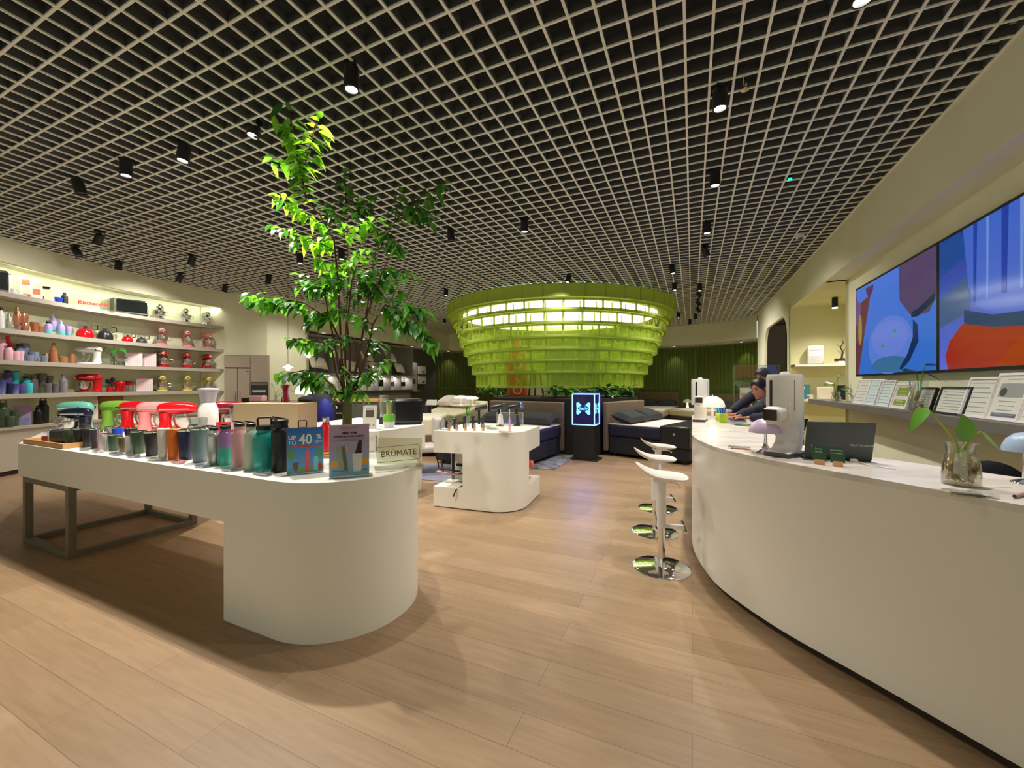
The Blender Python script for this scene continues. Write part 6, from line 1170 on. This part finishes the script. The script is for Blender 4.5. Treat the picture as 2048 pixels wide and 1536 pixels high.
q = Vector((pos(493,7.75),7.75,1.16)); t = thing('black_box','small black box at the left end of the kitchen island','box',q); obj('box', MB().box(-.06,.07,-.06,.06,0,.07), BLKP, t); obj('lid', MB().box(-.062,.072,-.062,.062,.07,.08), K['grey'], t)
q = Vector((pos(551,8.1),8.1,1.16)); vase_plant('thin curly plant on the kitchen island left of the red grinder',q,.12,.03,[((-.05,0,.3),.1,.03,(-.5,0,1)),((.05,0,.22),.1,.03,(.6,0,.4)),((.3,.05,.22),.14,.03,(.8,0,-.6))],LEAFG[0])
Bg = thing('dark_bag','dark blue black coat heap beside the kitchen stove','bag',(pos(640,7.25),7.25,0)); obj('stool', MB().cyl((0,0,0),.03,.72,8), BLACK, Bg); obj('heap', MB().ell((0,0,1.0),(.28,.2,.36),20,14), col('coat_black',22,22,34,.8), Bg); obj('blue_lining', MB().ell((.12,-.08,.95),(.16,.14,.30),16,12), col('coat_blue',24,28,120,.7), Bg); obj('flap', MB().ell((-.15,0,1.22),(.24,.16,.08),16,10), _m['coat_black'], Bg)
# stove block
t = thing('stove_cabinet','wood-topped cabinet with built-in oven behind the tree trunk','cabinet',(0,0,0)); Ys = 8.6; a_, b_ = pos(640,Ys), pos(752,Ys)
obj('body', MB().box(a_,b_,Ys,Ys+.7,0,1.12), mat('stove_grey', S(84,88,80), .6), t); obj('worktop', MB().box(a_-.02,b_+.02,Ys-.02,Ys+.72,1.12,1.17), mat('wood_top', S(206,156,100), .4), t)
ov = obj('oven', MB().box(pos(652,Ys),pos(688,Ys),Ys-.03,Ys,.4,1.08), _m['oven_black'], t, .004); obj('handle', MB().box(pos(653,Ys),pos(687,Ys),Ys-.07,Ys-.04,.87,.90), STEEL, ov)
for px in (661,673): obj('knob', MB().cyl((0,0,0),.035,.04,12,T(pos(px,Ys),Ys-.03,1.0) @ RX(pi/2)), PLASTW, ov)
t = thing('kitchen_plant','small dark leafy plant at the foot of the tree behind the lilac poster','plant',(pos(716,4.62),4.62,0)); obj('pot', MB().lathe([(.12,0),(.15,.5),(.13,.5),(0,.48)],18), _m['pot_grey'], t); lf = MB(); rn = random.Random(9)
for k in range(22): a = rn.uniform(0,6.28); leaf(lf, Vector((0,0,.5+.3*rn.random())), Vector((cos(a),sin(a),.8)), Vector((0,0,1)), .2, .08, .6)
obj('foliage', lf, LEAFG[2], t)
# pendants
for px, py, Y, lb in ((576,735,8.4,'small glowing pendant lamp, lower left of the pair'),(617,710,8.9,'small glowing pendant lamp, upper right of the pair')):
    p = dp(px,py,Y); t = thing('pendant_lamp',lb,'lamp',p,0,None); obj('shade', MB().lathe([(.10,-.005),(.09,.01),(.03,.05),(.012,.07),(0,.07)],24), mat('pendant_white', (1,.97,.85), .4, emit=1.6, ecol=(1,.95,.76)), t); obj('bulb', MB().ell((0,0,-.02),(.05,.05,.04),14,8), mat('bulb_glow', (1,1,1), emit=7, ecol=(1,.95,.8)), t); obj('cord', MB().cyl((0,0,.07),.004,CEIL-p.z-.07,6), BLACK, t)
    L = bpy.data.lights.new('pendant_bulb','POINT'); L.energy = 9; L.color = (1,.92,.68); L.shadow_soft_size = .05; lo = bpy.data.objects.new('pendant_bulb', L); C.objects.link(lo); lo.location = p+Vector((0,0,-.1))
p = dp(631,760,9.2); t = thing('pendant_lamp','third pendant hanging lower, its shade hidden behind the tree leaves','lamp',p); obj('shade', MB().lathe([(.10,-.005),(.09,.01),(.03,.05),(0,.07)],24), _m['pendant_white'], t); obj('cord', MB().cyl((0,0,.07),.004,CEIL-p.z-.07,6), BLACK, t)

# ================================================================== pillow display wall
DL = offset(DISP, .25)
def du(px): p, d = ray(px, DISP[:]); return p
def dpt(px, off): p, d = ray(px, DISP); n = Vector((-d.y,d.x)); return p, d, n
t = thing('display_shelving','grey cubby wall with pillows above and lit niches below','shelving',(0,0,0)); CG = mat('cubby_grey', S(150,146,140), .7); CGd = mat('cubby_back', S(120,116,110), .8)
pa_, d_, n_ = dpt(619,0); pb_, _, _ = dpt(829,0)
d_ = (pb_-pa_).normalized(); n_ = Vector((-d_.y,d_.x)); LD = (pb_-pa_).length; MD = T(pa_.x,pa_.y,0) @ RZ(atan2(d_.y,d_.x))
def xs(px): s = (px-CX)/FPX; return ((s*pa_.y-pa_.x)/(d_.x-s*d_.y))
obj('back_panel', MB().box(0,LD,.50,.54,0,2.95,MD), CGd, t)
cols = [619,682,739,786,829.5]
for px in cols: obj('divider', MB().box(xs(px)-.02,xs(px)+.02,.1,.50,1.27,2.95,MD), CG, t)
for nm, z, th in (('top_board',2.93,.04),('middle_board',1.78,.05),('bottom_board',1.2,.07)): obj(nm, MB().box(-.02,LD+.02,.08,.50,z,z+th,MD), CG if z > 1.3 else col('dark_counter',60,54,48,.5), t)
for px in (650,711,762,807): obj('lower_divider', MB().box(xs(px)-.02,xs(px)+.02,.12,.50,1.27,1.78,MD), CG, t)
LEDS = mat('led_strip', (1,1,1), emit=4, ecol=(1,.88,.86))
allc = [619,650,682,711,739,762,786,807,829.5]
for a, b in zip(allc, allc[1:]): obj('led_strip', MB().box(xs(a)+.05,xs(b)-.05,.42,.45,1.765,1.779,MD), LEDS, t)
obj('base_block', MB().box(-.02,LD+.02,.2,.50,0,1.2,MD), CGd, t)
for a, b in zip(cols, cols[1:]):
    L = bpy.data.lights.new('cubby_led','AREA'); L.shape = 'RECTANGLE'; L.size = xs(b)-xs(a)-.15; L.size_y = .05; L.energy = 11; L.color = (1,.90,.86); lo = bpy.data.objects.new('cubby_led', L); C.objects.link(lo); lo.matrix_world = MD @ T((xs(a)+xs(b))/2,.40,1.75)
PWT = mat('pillow_white', S(238,228,214), .8)
pils = [(632,698,.52,'upper pillow in the first cubby from the left'),(652,725,.6,'large tilted pillow low in the first cubby'),(690,705,.5,'upper pillow in the second cubby behind the tree'),(716,732,.58,'long pillow low in the second cubby'),(748,712,.5,'contoured pillow high in the third cubby'),(765,735,.6,'long pillow low in the third cubby'),(795,715,.5,'upper pillow in the fourth cubby'),(812,736,.5,'folded butterfly pillow low in the fourth cubby')]
for px, py, w_, lb in pils:
    x = xs(px); P = MD @ Vector((x,.32,0)); z = EYE-(py-CY)/FPX*P.y; t = thing('display_pillow','white '+lb,'pillow',(P.x,P.y,z),atan2(d_.y,d_.x),'pillows mounted in the cubby wall'); Mq = RX(radians(62)) @ RY(radians(8)); obj('cushion', MB().pillow((0,0,0),w_*1.25,.42,.16,Mq), PWT, t); obj('wall_peg', MB().cyl((0,0,0),.02,.18,8,T(0,.0,0) @ RX(-pi/2)), STEEL, t)
low = [(634,'light brown cushion standing in the lowest left niche','wood',.30),(664,'low white box in the second lower niche','wht',.16),(724,'white sheet set in the lower niche left of the trunk','wht',.18),(748,'folded blue grey bedding in the fourth niche','slate',.3),(773,'black boxed bedding in the lower niche','blk',.42),(795,'folded blue grey bedding in the second last niche','slate',.3),(817,'folded dark bedding in the last lower niche','navy',.3)]
for px, lb, c, hh in low:
    P = MD @ Vector((xs(px),.34,1.27)); t = thing('bedding_box',lb,'bedding',P,atan2(d_.y,d_.x)); hz = .0 if c in ('wood','wht') else .14
    if hz: obj('stand', MB().box(-.13,.13,-.08,.08,0,hz), PWT, t)
    obj('bundle', MB().box(-.16,.16,-.08,.08,hz,hz+hh*.6), K[c], t, .02)
# dark wall with panels at the left of the green wall
Mv = MD; xd = xs(846); t = thing('display_board','tall pale board with product pictures on the dark wall','board',MD @ Vector((xd,.55,1.25)),atan2(d_.y,d_.x)); hb = 1.2
obj('panel', MB().box(-.35,.35,-.03,.0,0,hb), mat('board_grey', S(176,172,158), .6), t, .004); obj('dark_picture', MB().box(-.2,.2,-.034,-.03,.3,.5), DI, t); obj('pale_picture', MB().box(-.2,.2,-.034,-.03,.65,.95), GI, t); obj('shelf_edge', MB().box(-.35,.45,-.1,-.0,-.02,.03), mat('gold_edge', S(180,150,60), .4), t)
t.location.z = 1.2
for px, zz, lb in ((865,1.95,'upper framed sheet on the dark wall beside the green wall'),(865,1.5,'lower framed sheet on the dark wall beside the green wall')):
    t = thing('picture_frame',lb,'picture frame',MD @ Vector((xs(px),.55,zz)),atan2(d_.y,d_.x)); obj('sheet', MB().box(-.3,.3,-.02,0,0,.33), PP, t, .003); obj('print', MB().box(.0,.2,-.024,-.02,.05,.12), DI, t); obj('fold_line', MB().box(-.1,-.09,-.023,-.02,.02,.31), GI, t)
t = thing('magazine_stand','black stand with an open brochure near the pale bed','stand',(pos(853,9.9),9.9,0)); obj('post', MB().cyl((0,0,0),.12,.98,12), BLKP, t); obj('brochure', MB().box(-.02,.22,-.01,.01,0,.16,T(.02,0,.98) @ RX(radians(-35))), PP, t); obj('spine', MB().box(-.05,.0,-.01,.01,0,.14,T(.02,0,.96) @ RX(radians(-35))), GI, t)
# soffit downlights
n_dl = 0
for px, off in ((657,.2),(762,.3),(838,.35)):
    p, d, n = dpt(px, 0); q = p+n*off; t = thing('downlight','small recessed downlight in the soffit above the cubby wall','downlight',(q.x,q.y,3.045),0,'recessed soffit downlights'); obj('trim_ring', MB().lathe([(.06,-.004),(.06,.004),(.045,.004),(.045,-.004)],16), PLASTW, t); obj('lens', MB().cyl((0,0,-.003),.045,.005,14), mat('downlight_glow', (1,1,1), emit=14, ecol=(1,.95,.85)), t)
    L = bpy.data.lights.new('downlight_lamp','SPOT'); L.energy = 70; L.color = (1,.93,.85); L.spot_size = radians(120); L.spot_blend = .8; lo = bpy.data.objects.new('downlight_lamp', L); C.objects.link(lo); lo.location = (q.x,q.y,3.03); lo.rotation_euler = (radians(8),0,0)
for px in (895,1345,1470):
    p, d = ray(px, BC2); n = Vector((-d.y,d.x)); q = p+n*.3; t = thing('downlight','small recessed downlight in the soffit above the green wall','downlight',(q.x,q.y,3.045),0,'recessed soffit downlights'); obj('trim_ring', MB().lathe([(.06,-.004),(.06,.004),(.045,.004),(.045,-.004)],16), PLASTW, t); obj('lens', MB().cyl((0,0,-.003),.045,.005,14), _m['downlight_glow'], t)
    L = bpy.data.lights.new('downlight_lamp','SPOT'); L.energy = 28; L.color = (1,.95,.75); L.spot_size = radians(80); L.spot_blend = .6; lo = bpy.data.objects.new('downlight_lamp', L); C.objects.link(lo); lo.location = (q.x,q.y,3.03)
# shelf end lights (left wall)
for k in (1,2,3,4):
    p, d = ray(445, LEFT); n = Vector((-d.y,d.x)); q = p+n*.12; L = bpy.data.lights.new('shelf_light','POINT'); L.energy = 2.2; L.color = (1,.96,.7); L.shadow_soft_size = .02; lo = bpy.data.objects.new('shelf_light', L); C.objects.link(lo); lo.location = (q.x,q.y,shelf_z(k)-.11)
# bedside lamp and table in front of the green wall
P = wallpt(1380, .4); t = thing('nightstand','dark bedside table between the two back beds','table',(P[0],P[1],0)); obj('body', MB().box(-.3,.3,-.2,.2,.1,.5), col('nightstand_brown',60,44,34,.5), t); obj('leg', MB().cyl((-.25,-.15,0),.02,.1,8), BLACK, t); obj('leg', MB().cyl((.25,-.15,0),.02,.1,8), BLACK, t); obj('leg', MB().cyl((-.25,.15,0),.02,.1,8), BLACK, t); obj('leg', MB().cyl((.25,.15,0),.02,.1,8), BLACK, t)
t = thing('mushroom_lamp','small glass mushroom lamp on the nightstand by the green wall','lamp',(P[0],P[1],.5)); obj('shade', MB().lathe([(.17,.24),(.16,.31),(.1,.37),(0,.39)],20), mat('shade_pale', S(226,226,200), .3, alpha=.85), t); obj('stem', MB().lathe([(.12,0),(.05,.04),(.03,.2),(.05,.26)],16), mat('lamp_glow', (1,.95,.8), emit=1.5, ecol=(1,.93,.7)), t)
# cameras, sprinkler, exit light on the ceiling
for px, py, lb in ((1600,481,'white dome security camera on the ceiling near the right wall'),(1503,622,'small white security camera on the ceiling by the far right corner')):
    q = gp(px,py,CEIL-.1); t = thing('security_camera',lb,'camera',q); obj('housing', MB().lathe([(.06,.10),(.06,.04),(.05,.03),(0,.03)],16), PLASTW, t); obj('lens_ball', MB().ell((-.01,-.02,.02),(.035,.035,.035),12,8), K['grey'], t)
q = gp(1490,180,CEIL-.1); t = thing('sprinkler','chrome sprinkler head hanging from the ceiling grid','sprinkler',q); obj('pipe', MB().cyl((0,0,.03),.012,.12,10), CHROME, t); obj('deflector', MB().lathe([(.03,0),(.03,.006),(.008,.03),(0,.03)],14), CHROME, t)
q = gp(1580,357,CEIL+.02); t = thing('indicator_light','tiny green indicator light in the ceiling grid','light',q); obj('lens', MB().ell((0,0,0),(.02,.02,.012),12,8), mat('green_led', (0,1,.3), emit=6, ecol=(.0,.8,.3)), t); obj('bezel', MB().lathe([(.025,.0),(.028,.03),(0,.03)],12), BLKP, t)

# ================================================================== the two men behind the counter
SKIN = mat('skin', S(176,120,98), .55); SKIN.node_tree.nodes['Principled BSDF'].inputs['Subsurface Weight'].default_value = .05
SUIT = mat('navy_suit', S(30,32,52), .8); HAIR = mat('black_hair', (.008,.008,.009), .45); HAIRG = mat('dark_grey_hair', S(52,54,58), .5)
def skin_mesh(name, chain, radii, m, parent, lv=2):
    me = bpy.data.meshes.new(name); vs = [v for v in chain['v']]; me.from_pydata(vs, chain['e'], []); me.update()
    o = bpy.data.objects.new(name+'_tmp', me); C.objects.link(o); s = o.modifiers.new('s','SKIN'); sd = me.skin_vertices[0].data
    for i, r in enumerate(radii): sd[i].radius = r if isinstance(r, tuple) else (r, r)
    sd[0].use_root = True; s.use_smooth_shade = True; sb_ = o.modifiers.new('b','SUBSURF'); sb_.levels = lv; sb_.render_levels = lv; bpy.context.view_layer.update()
    res = bpy.data.meshes.new_from_object(o.evaluated_get(bpy.context.evaluated_depsgraph_get())); bpy.data.objects.remove(o)
    res.materials.clear(); res.materials.append(m); res.name = name; res.polygons.foreach_set('use_smooth', [True]*len(res.polygons)); r_ = bpy.data.objects.new(name, res); C.objects.link(r_); r_.parent = parent; return r_
def chainv(*lists):
    v, e, r = [], [], []; idx = {}
    for L_ in lists:
        prev = None
        for p, rr in L_:
            k = tuple(round(c, 4) for c in p)
            if k not in idx: idx[k] = len(v); v.append(k); r.append(rr)
            i = idx[k]
            if prev is not None and prev != i: e.append((prev, i))
            prev = i
    return dict(v=v, e=e), r
def head(parent, c, yaw, pitch, hairm, glasses=False, s=1.0):
    M = T(*c) @ RZ(yaw) @ RY(pitch) @ Matrix.Scale(s, 4)       # face looks along local +x
    prof = [(-.125,.045),(-.115,.06),(-.09,.072),(-.05,.078),(0,.083),(.04,.082),(.075,.068),(.1,.04),(.108,.0)]
    n, m = 24, len(prof); vs = []; fs = []
    for j, (z, r) in enumerate(prof):
        for k in range(n):
            a = 2*pi*k/n; x = r*cos(a)*1.18; y = r*sin(a)*.92
            if cos(a) > 0 and z < -.03: x *= 1-.10*(-z-.03)/.1*abs(sin(a)); 
            if cos(a) < -.2 and z < -.04: x *= .72
            if cos(a) > .93 and -.05 < z < .03: x += .004
            if cos(a) > .8 and -.01 < z < .03 and abs(sin(a)) > .2: x -= .008
            vs.append(M @ Vector((x, y, z)))
    for j in range(m-1):
        for k in range(n): k2 = (k+1)%n; fs.append((j*n+k,j*n+k2,(j+1)*n+k2,(j+1)*n+k))
    fs.append(tuple(reversed(range(n)))); fs.append(tuple((m-1)*n+k for k in range(n)))
    b = MB().add(vs, fs)
    nz = [(.094,0,.02),(.104,0,-.01),(.118,0,-.035),(.096,0,-.048)]
    b.add([M @ Vector(p) for p in [(.090,-.006,.022),(.090,.006,.022),(.098,0,.018),(.088,-.018,-.045),(.088,.018,-.045),(.122,0,-.036),(.10,0,-.05)]],[(0,2,5,3),(2,1,4,5),(3,5,6),(5,4,6),(0,1,2)])
    for sy in (-1,1): b.ell((-.005,sy*.078,-.01),(.018,.008,.032),10,8,M)
    b.ell((.084,0,-.072),(.012,.024,.006),12,6,M); b.ell((.083,0,-.082),(.012,.02,.006),12,6,M); b.ell((.06,0,-.108),(.03,.03,.02),12,8,M)
    hd = obj('head', b, SKIN, parent)
    e = MB(); 
    for sy in (-1,1): e.ell((.083,sy*.03,.008),(.010,.013,.007),10,6,M)
    obj('eyes', e, mat('eye', S(60,50,46), .2), hd); br = MB()
    for sy in (-1,1): br.box(.087,.094,sy*.03-.018,sy*.03+.018,.024,.030,M)
    obj('eyebrows', br, HAIR, hd); hb = MB(); vs = []; fs = []; hr = random.Random(4)
    for j in range(9):
        el = pi/2*(j/8)
        for k in range(n):
            a = 2*pi*k/n; front = max(0, cos(a)); zlow = -.075+.15*front**.8+.012*sin(5*a+1); z = zlow+(.122-zlow)*sin(el); q = cos(el)**.55
            jt_ = 1+hr.uniform(-.035,.035); vs.append(M @ Vector((q*.0935*jt_*cos(a)*1.12-.006, q*.084*jt_*sin(a), z+hr.uniform(-.006,.006)*(j > 0))))
    for j in range(8):
        for k in range(n): k2 = (k+1)%n; fs.append((j*n+k,j*n+k2,(j+1)*n+k2,(j+1)*n+k))
    hb.add(vs, fs); obj('hair', hb, hairm, hd)
    return hd
def hand(lists, wrist, d, up, s=1.0):
    d = Vector(d).normalized(); u = Vector(up).normalized(); sd = d.cross(u).normalized(); w = Vector(wrist); pc = w+d*.05*s; out = []
    for k, (o, L1) in enumerate(((-.028,.062),(-.010,.074),(.010,.078),(.028,.070))):
        b = w+d*.085*s+sd*o*s; m_ = b+d*L1*.5*s+u*.006*s; tip = b+d*L1*.92*s-u*(.016+.003*k)*s; out.append([(tuple(pc),(.022*s,.014*s)),(tuple(b),.011*s),(tuple(m_),.009*s),(tuple(tip),.007*s)])
    b = w+d*.03*s+sd*.03*s; out.append([(tuple(pc),(.022*s,.014*s)),(tuple(b+sd*.01*s),.013*s),(tuple(b+sd*.03*s+d*.035*s-u*.01*s),.009*s)])
    return [[(tuple(w),.024*s),(tuple(pc),(.022*s,.014*s))]]+out
def man(lb, P, hair, loc):
    t = thing('person', lb, 'person', loc); o = Vector(loc); r = lambda p: tuple(Vector(p)-o)
    pel, wa, chs, nb_, nt, hd_ = [r(P[k]) for k in ('pelvis','waist','chest','neck','neck_top','head')]
    body = [[(pel,.14),(wa,.13),(chs,.15),(nb_,.06),(nt,.052)]]; jac = [[(pel,(.17,.15)),(wa,(.155,.14)),(chs,(.175,.15)),(nb_,.075)]]; tro = []
    for sd in ('R','L'):
        sh, el, wr = [r(P[sd+k]) for k in ('sh','el','wr')]; hn, dr = P[sd+'dir'], P[sd+'up']
        body.append([(chs,.15),(sh,.058),(el,.042),(wr,.024)]); body += hand(body, wr, hn, dr)
        mid = tuple(Vector(el).lerp(Vector(wr),.86)); jac.append([(chs,(.19,.17)),(sh,.092),(el,.070),(mid,.052)])
        hp, kn, an_ = [r(P[sd+k]) for k in ('hip','kn','an')]; body.append([(pel,.14),(hp,.09),(kn,.055),(an_,.038)]); tro.append([(pel,.155),(hp,.105),(kn,.07),(an_,.055)])
        sho = Vector(an_); dv_ = Vector(P['facing']); obj('shoe', MB().ell((0,0,0),(.13,.05,.05),14,8,T(*(sho+dv_*.06+Vector((0,0,-.03)))) @ RZ(atan2(dv_.y,dv_.x)),-.6,1.0), BLKP, t)
    c, rr = chainv(*body); skin_mesh('body', c, rr, SKIN, t); c, rr = chainv(*jac); j_ = skin_mesh('jacket', c, rr, SUIT, t); c, rr = chainv(*tro); skin_mesh('trousers', c, rr, SUIT, t)
    nbv = Vector(nb_); obj('shirt_collar', MB().lathe([(.062,-.02),(.058,.03),(.055,.03),(.055,-.02)],18,tuple(nbv+Vector((0,0,.03)))), PLASTW, j_)
    head(t, hd_, P['yaw'], P['pitch'], hair); return t
HC = lambda z: 1.075 if z is None else z
man('seated man in a navy suit behind the counter, typing beside the other man', dict(pelvis=(3.480,5.0,.66),waist=(3.420,5.0,.86),chest=(3.290,5.02,1.10),neck=(3.220,5.05,1.27),neck_top=(3.180,5.06,1.34),head=(3.110,5.08,1.445),
  Rsh=(3.240,5.22,1.17),Rel=(2.990,5.28,1.10),Rwr=(2.90,5.16,1.085),Rdir=(-1,-.25,-.05),Rup=(0,0,1),Lsh=(3.260,4.83,1.16),Lel=(2.980,4.80,1.10),Lwr=(2.90,4.98,1.085),Ldir=(-1,.25,-.05),Lup=(0,0,1),
  Rhip=(3.460,5.1,.62),Rkn=(3.080,5.14,.60),Ran=(3.100,5.14,.12),Lhip=(3.460,4.9,.62),Lkn=(3.080,4.84,.60),Lan=(3.100,4.84,.12),facing=(-1,0,0),yaw=radians(192),pitch=radians(14)), HAIR, (3.6,5.0,0))
man('standing man in a navy suit leaning over the seated man behind the counter', dict(pelvis=(3.98,5.85,.93),waist=(3.9,5.83,1.08),chest=(3.72,5.78,1.32),neck=(3.64,5.76,1.46),neck_top=(3.61,5.75,1.52),head=(3.56,5.74,1.605),
  Rsh=(3.64,5.98,1.38),Rel=(3.36,6.0,1.18),Rwr=(3.14,5.86,1.085),Rdir=(-1,-.2,-.05),Rup=(0,0,1),Lsh=(3.62,5.58,1.36),Lel=(3.34,5.5,1.16),Lwr=(3.08,5.55,1.085),Ldir=(-1,-.1,-.05),Lup=(0,0,1),
  Rhip=(3.98,5.97,.88),Rkn=(3.95,6.0,.5),Ran=(4.0,6.0,.08),Lhip=(3.98,5.73,.88),Lkn=(3.93,5.72,.5),Lan=(3.98,5.7,.08),facing=(-1,0,0),yaw=radians(196),pitch=radians(20)), HAIRG, (3.98,5.85,0))
t = thing('office_chair','dark swivel chair under the seated man','chair',(3.52,5.0,0)); obj('seat', MB().lathe([(.2,.49),(.22,.5),(.22,.53),(.18,.545),(0,.545)],24), BLKP, t); obj('column', MB().cyl((0,0,.05),.03,.44,12), STEEL, t)
for k in range(5): a = 2*pi*k/5; obj('foot', MB().tube([(0,0,.08),(.26*cos(a),.26*sin(a),.03)],[.025,.018],8), BLACK, t)
t = thing('keyboard','dark keyboard under the men\'s hands on the counter','keyboard',(2.80,5.10,1.045),radians(80)); obj('tray', MB().box(-.2,.2,-.07,.07,0,.018), col('keyboard_brown',70,50,46,.4), t, .003); obj('keys', MB().box(-.18,.18,-.055,.055,.018,.022), BLKP, t)
# glass screen and poster behind them
t = thing('glass_screen','clear glass panel standing behind the two men','screen',(4.02,6.6,0),radians(-14)); obj('pane', MB().box(-.36,.3,-.006,.006,.02,1.80), GLASS, t); obj('edge', MB().box(-.366,-.358,-.007,.007,.02,1.80).box(-.36,.3,-.007,.007,1.795,1.803), mat('glass_edge', S(110,130,100), .3), t); obj('foot', MB().box(-.36,.3,-.06,.06,0,.02), STEEL, t)
t = thing('poster_stand','pale poster with yellow band and dark portrait on the floor behind the men','poster',(pos(1492,7.4),7.4,0)); obj('post', MB().cyl((0,0,0),.015,1.0,8), STEEL, t); o = obj('sheet', MB().box(-.11,.11,-.004,.004,.95,1.43), PP, t); obj('yellow_band', MB().box(-.09,.1,-.006,-.004,1.27,1.33), mat('poster_yellow', S(206,160,50), .5), o); obj('dark_print', MB().prism(circ(.0,1.15,.07,.12),0,.003,T(0,-.004,0) @ RX(pi/2)), col('poster_maroon',66,30,34,.5), o)
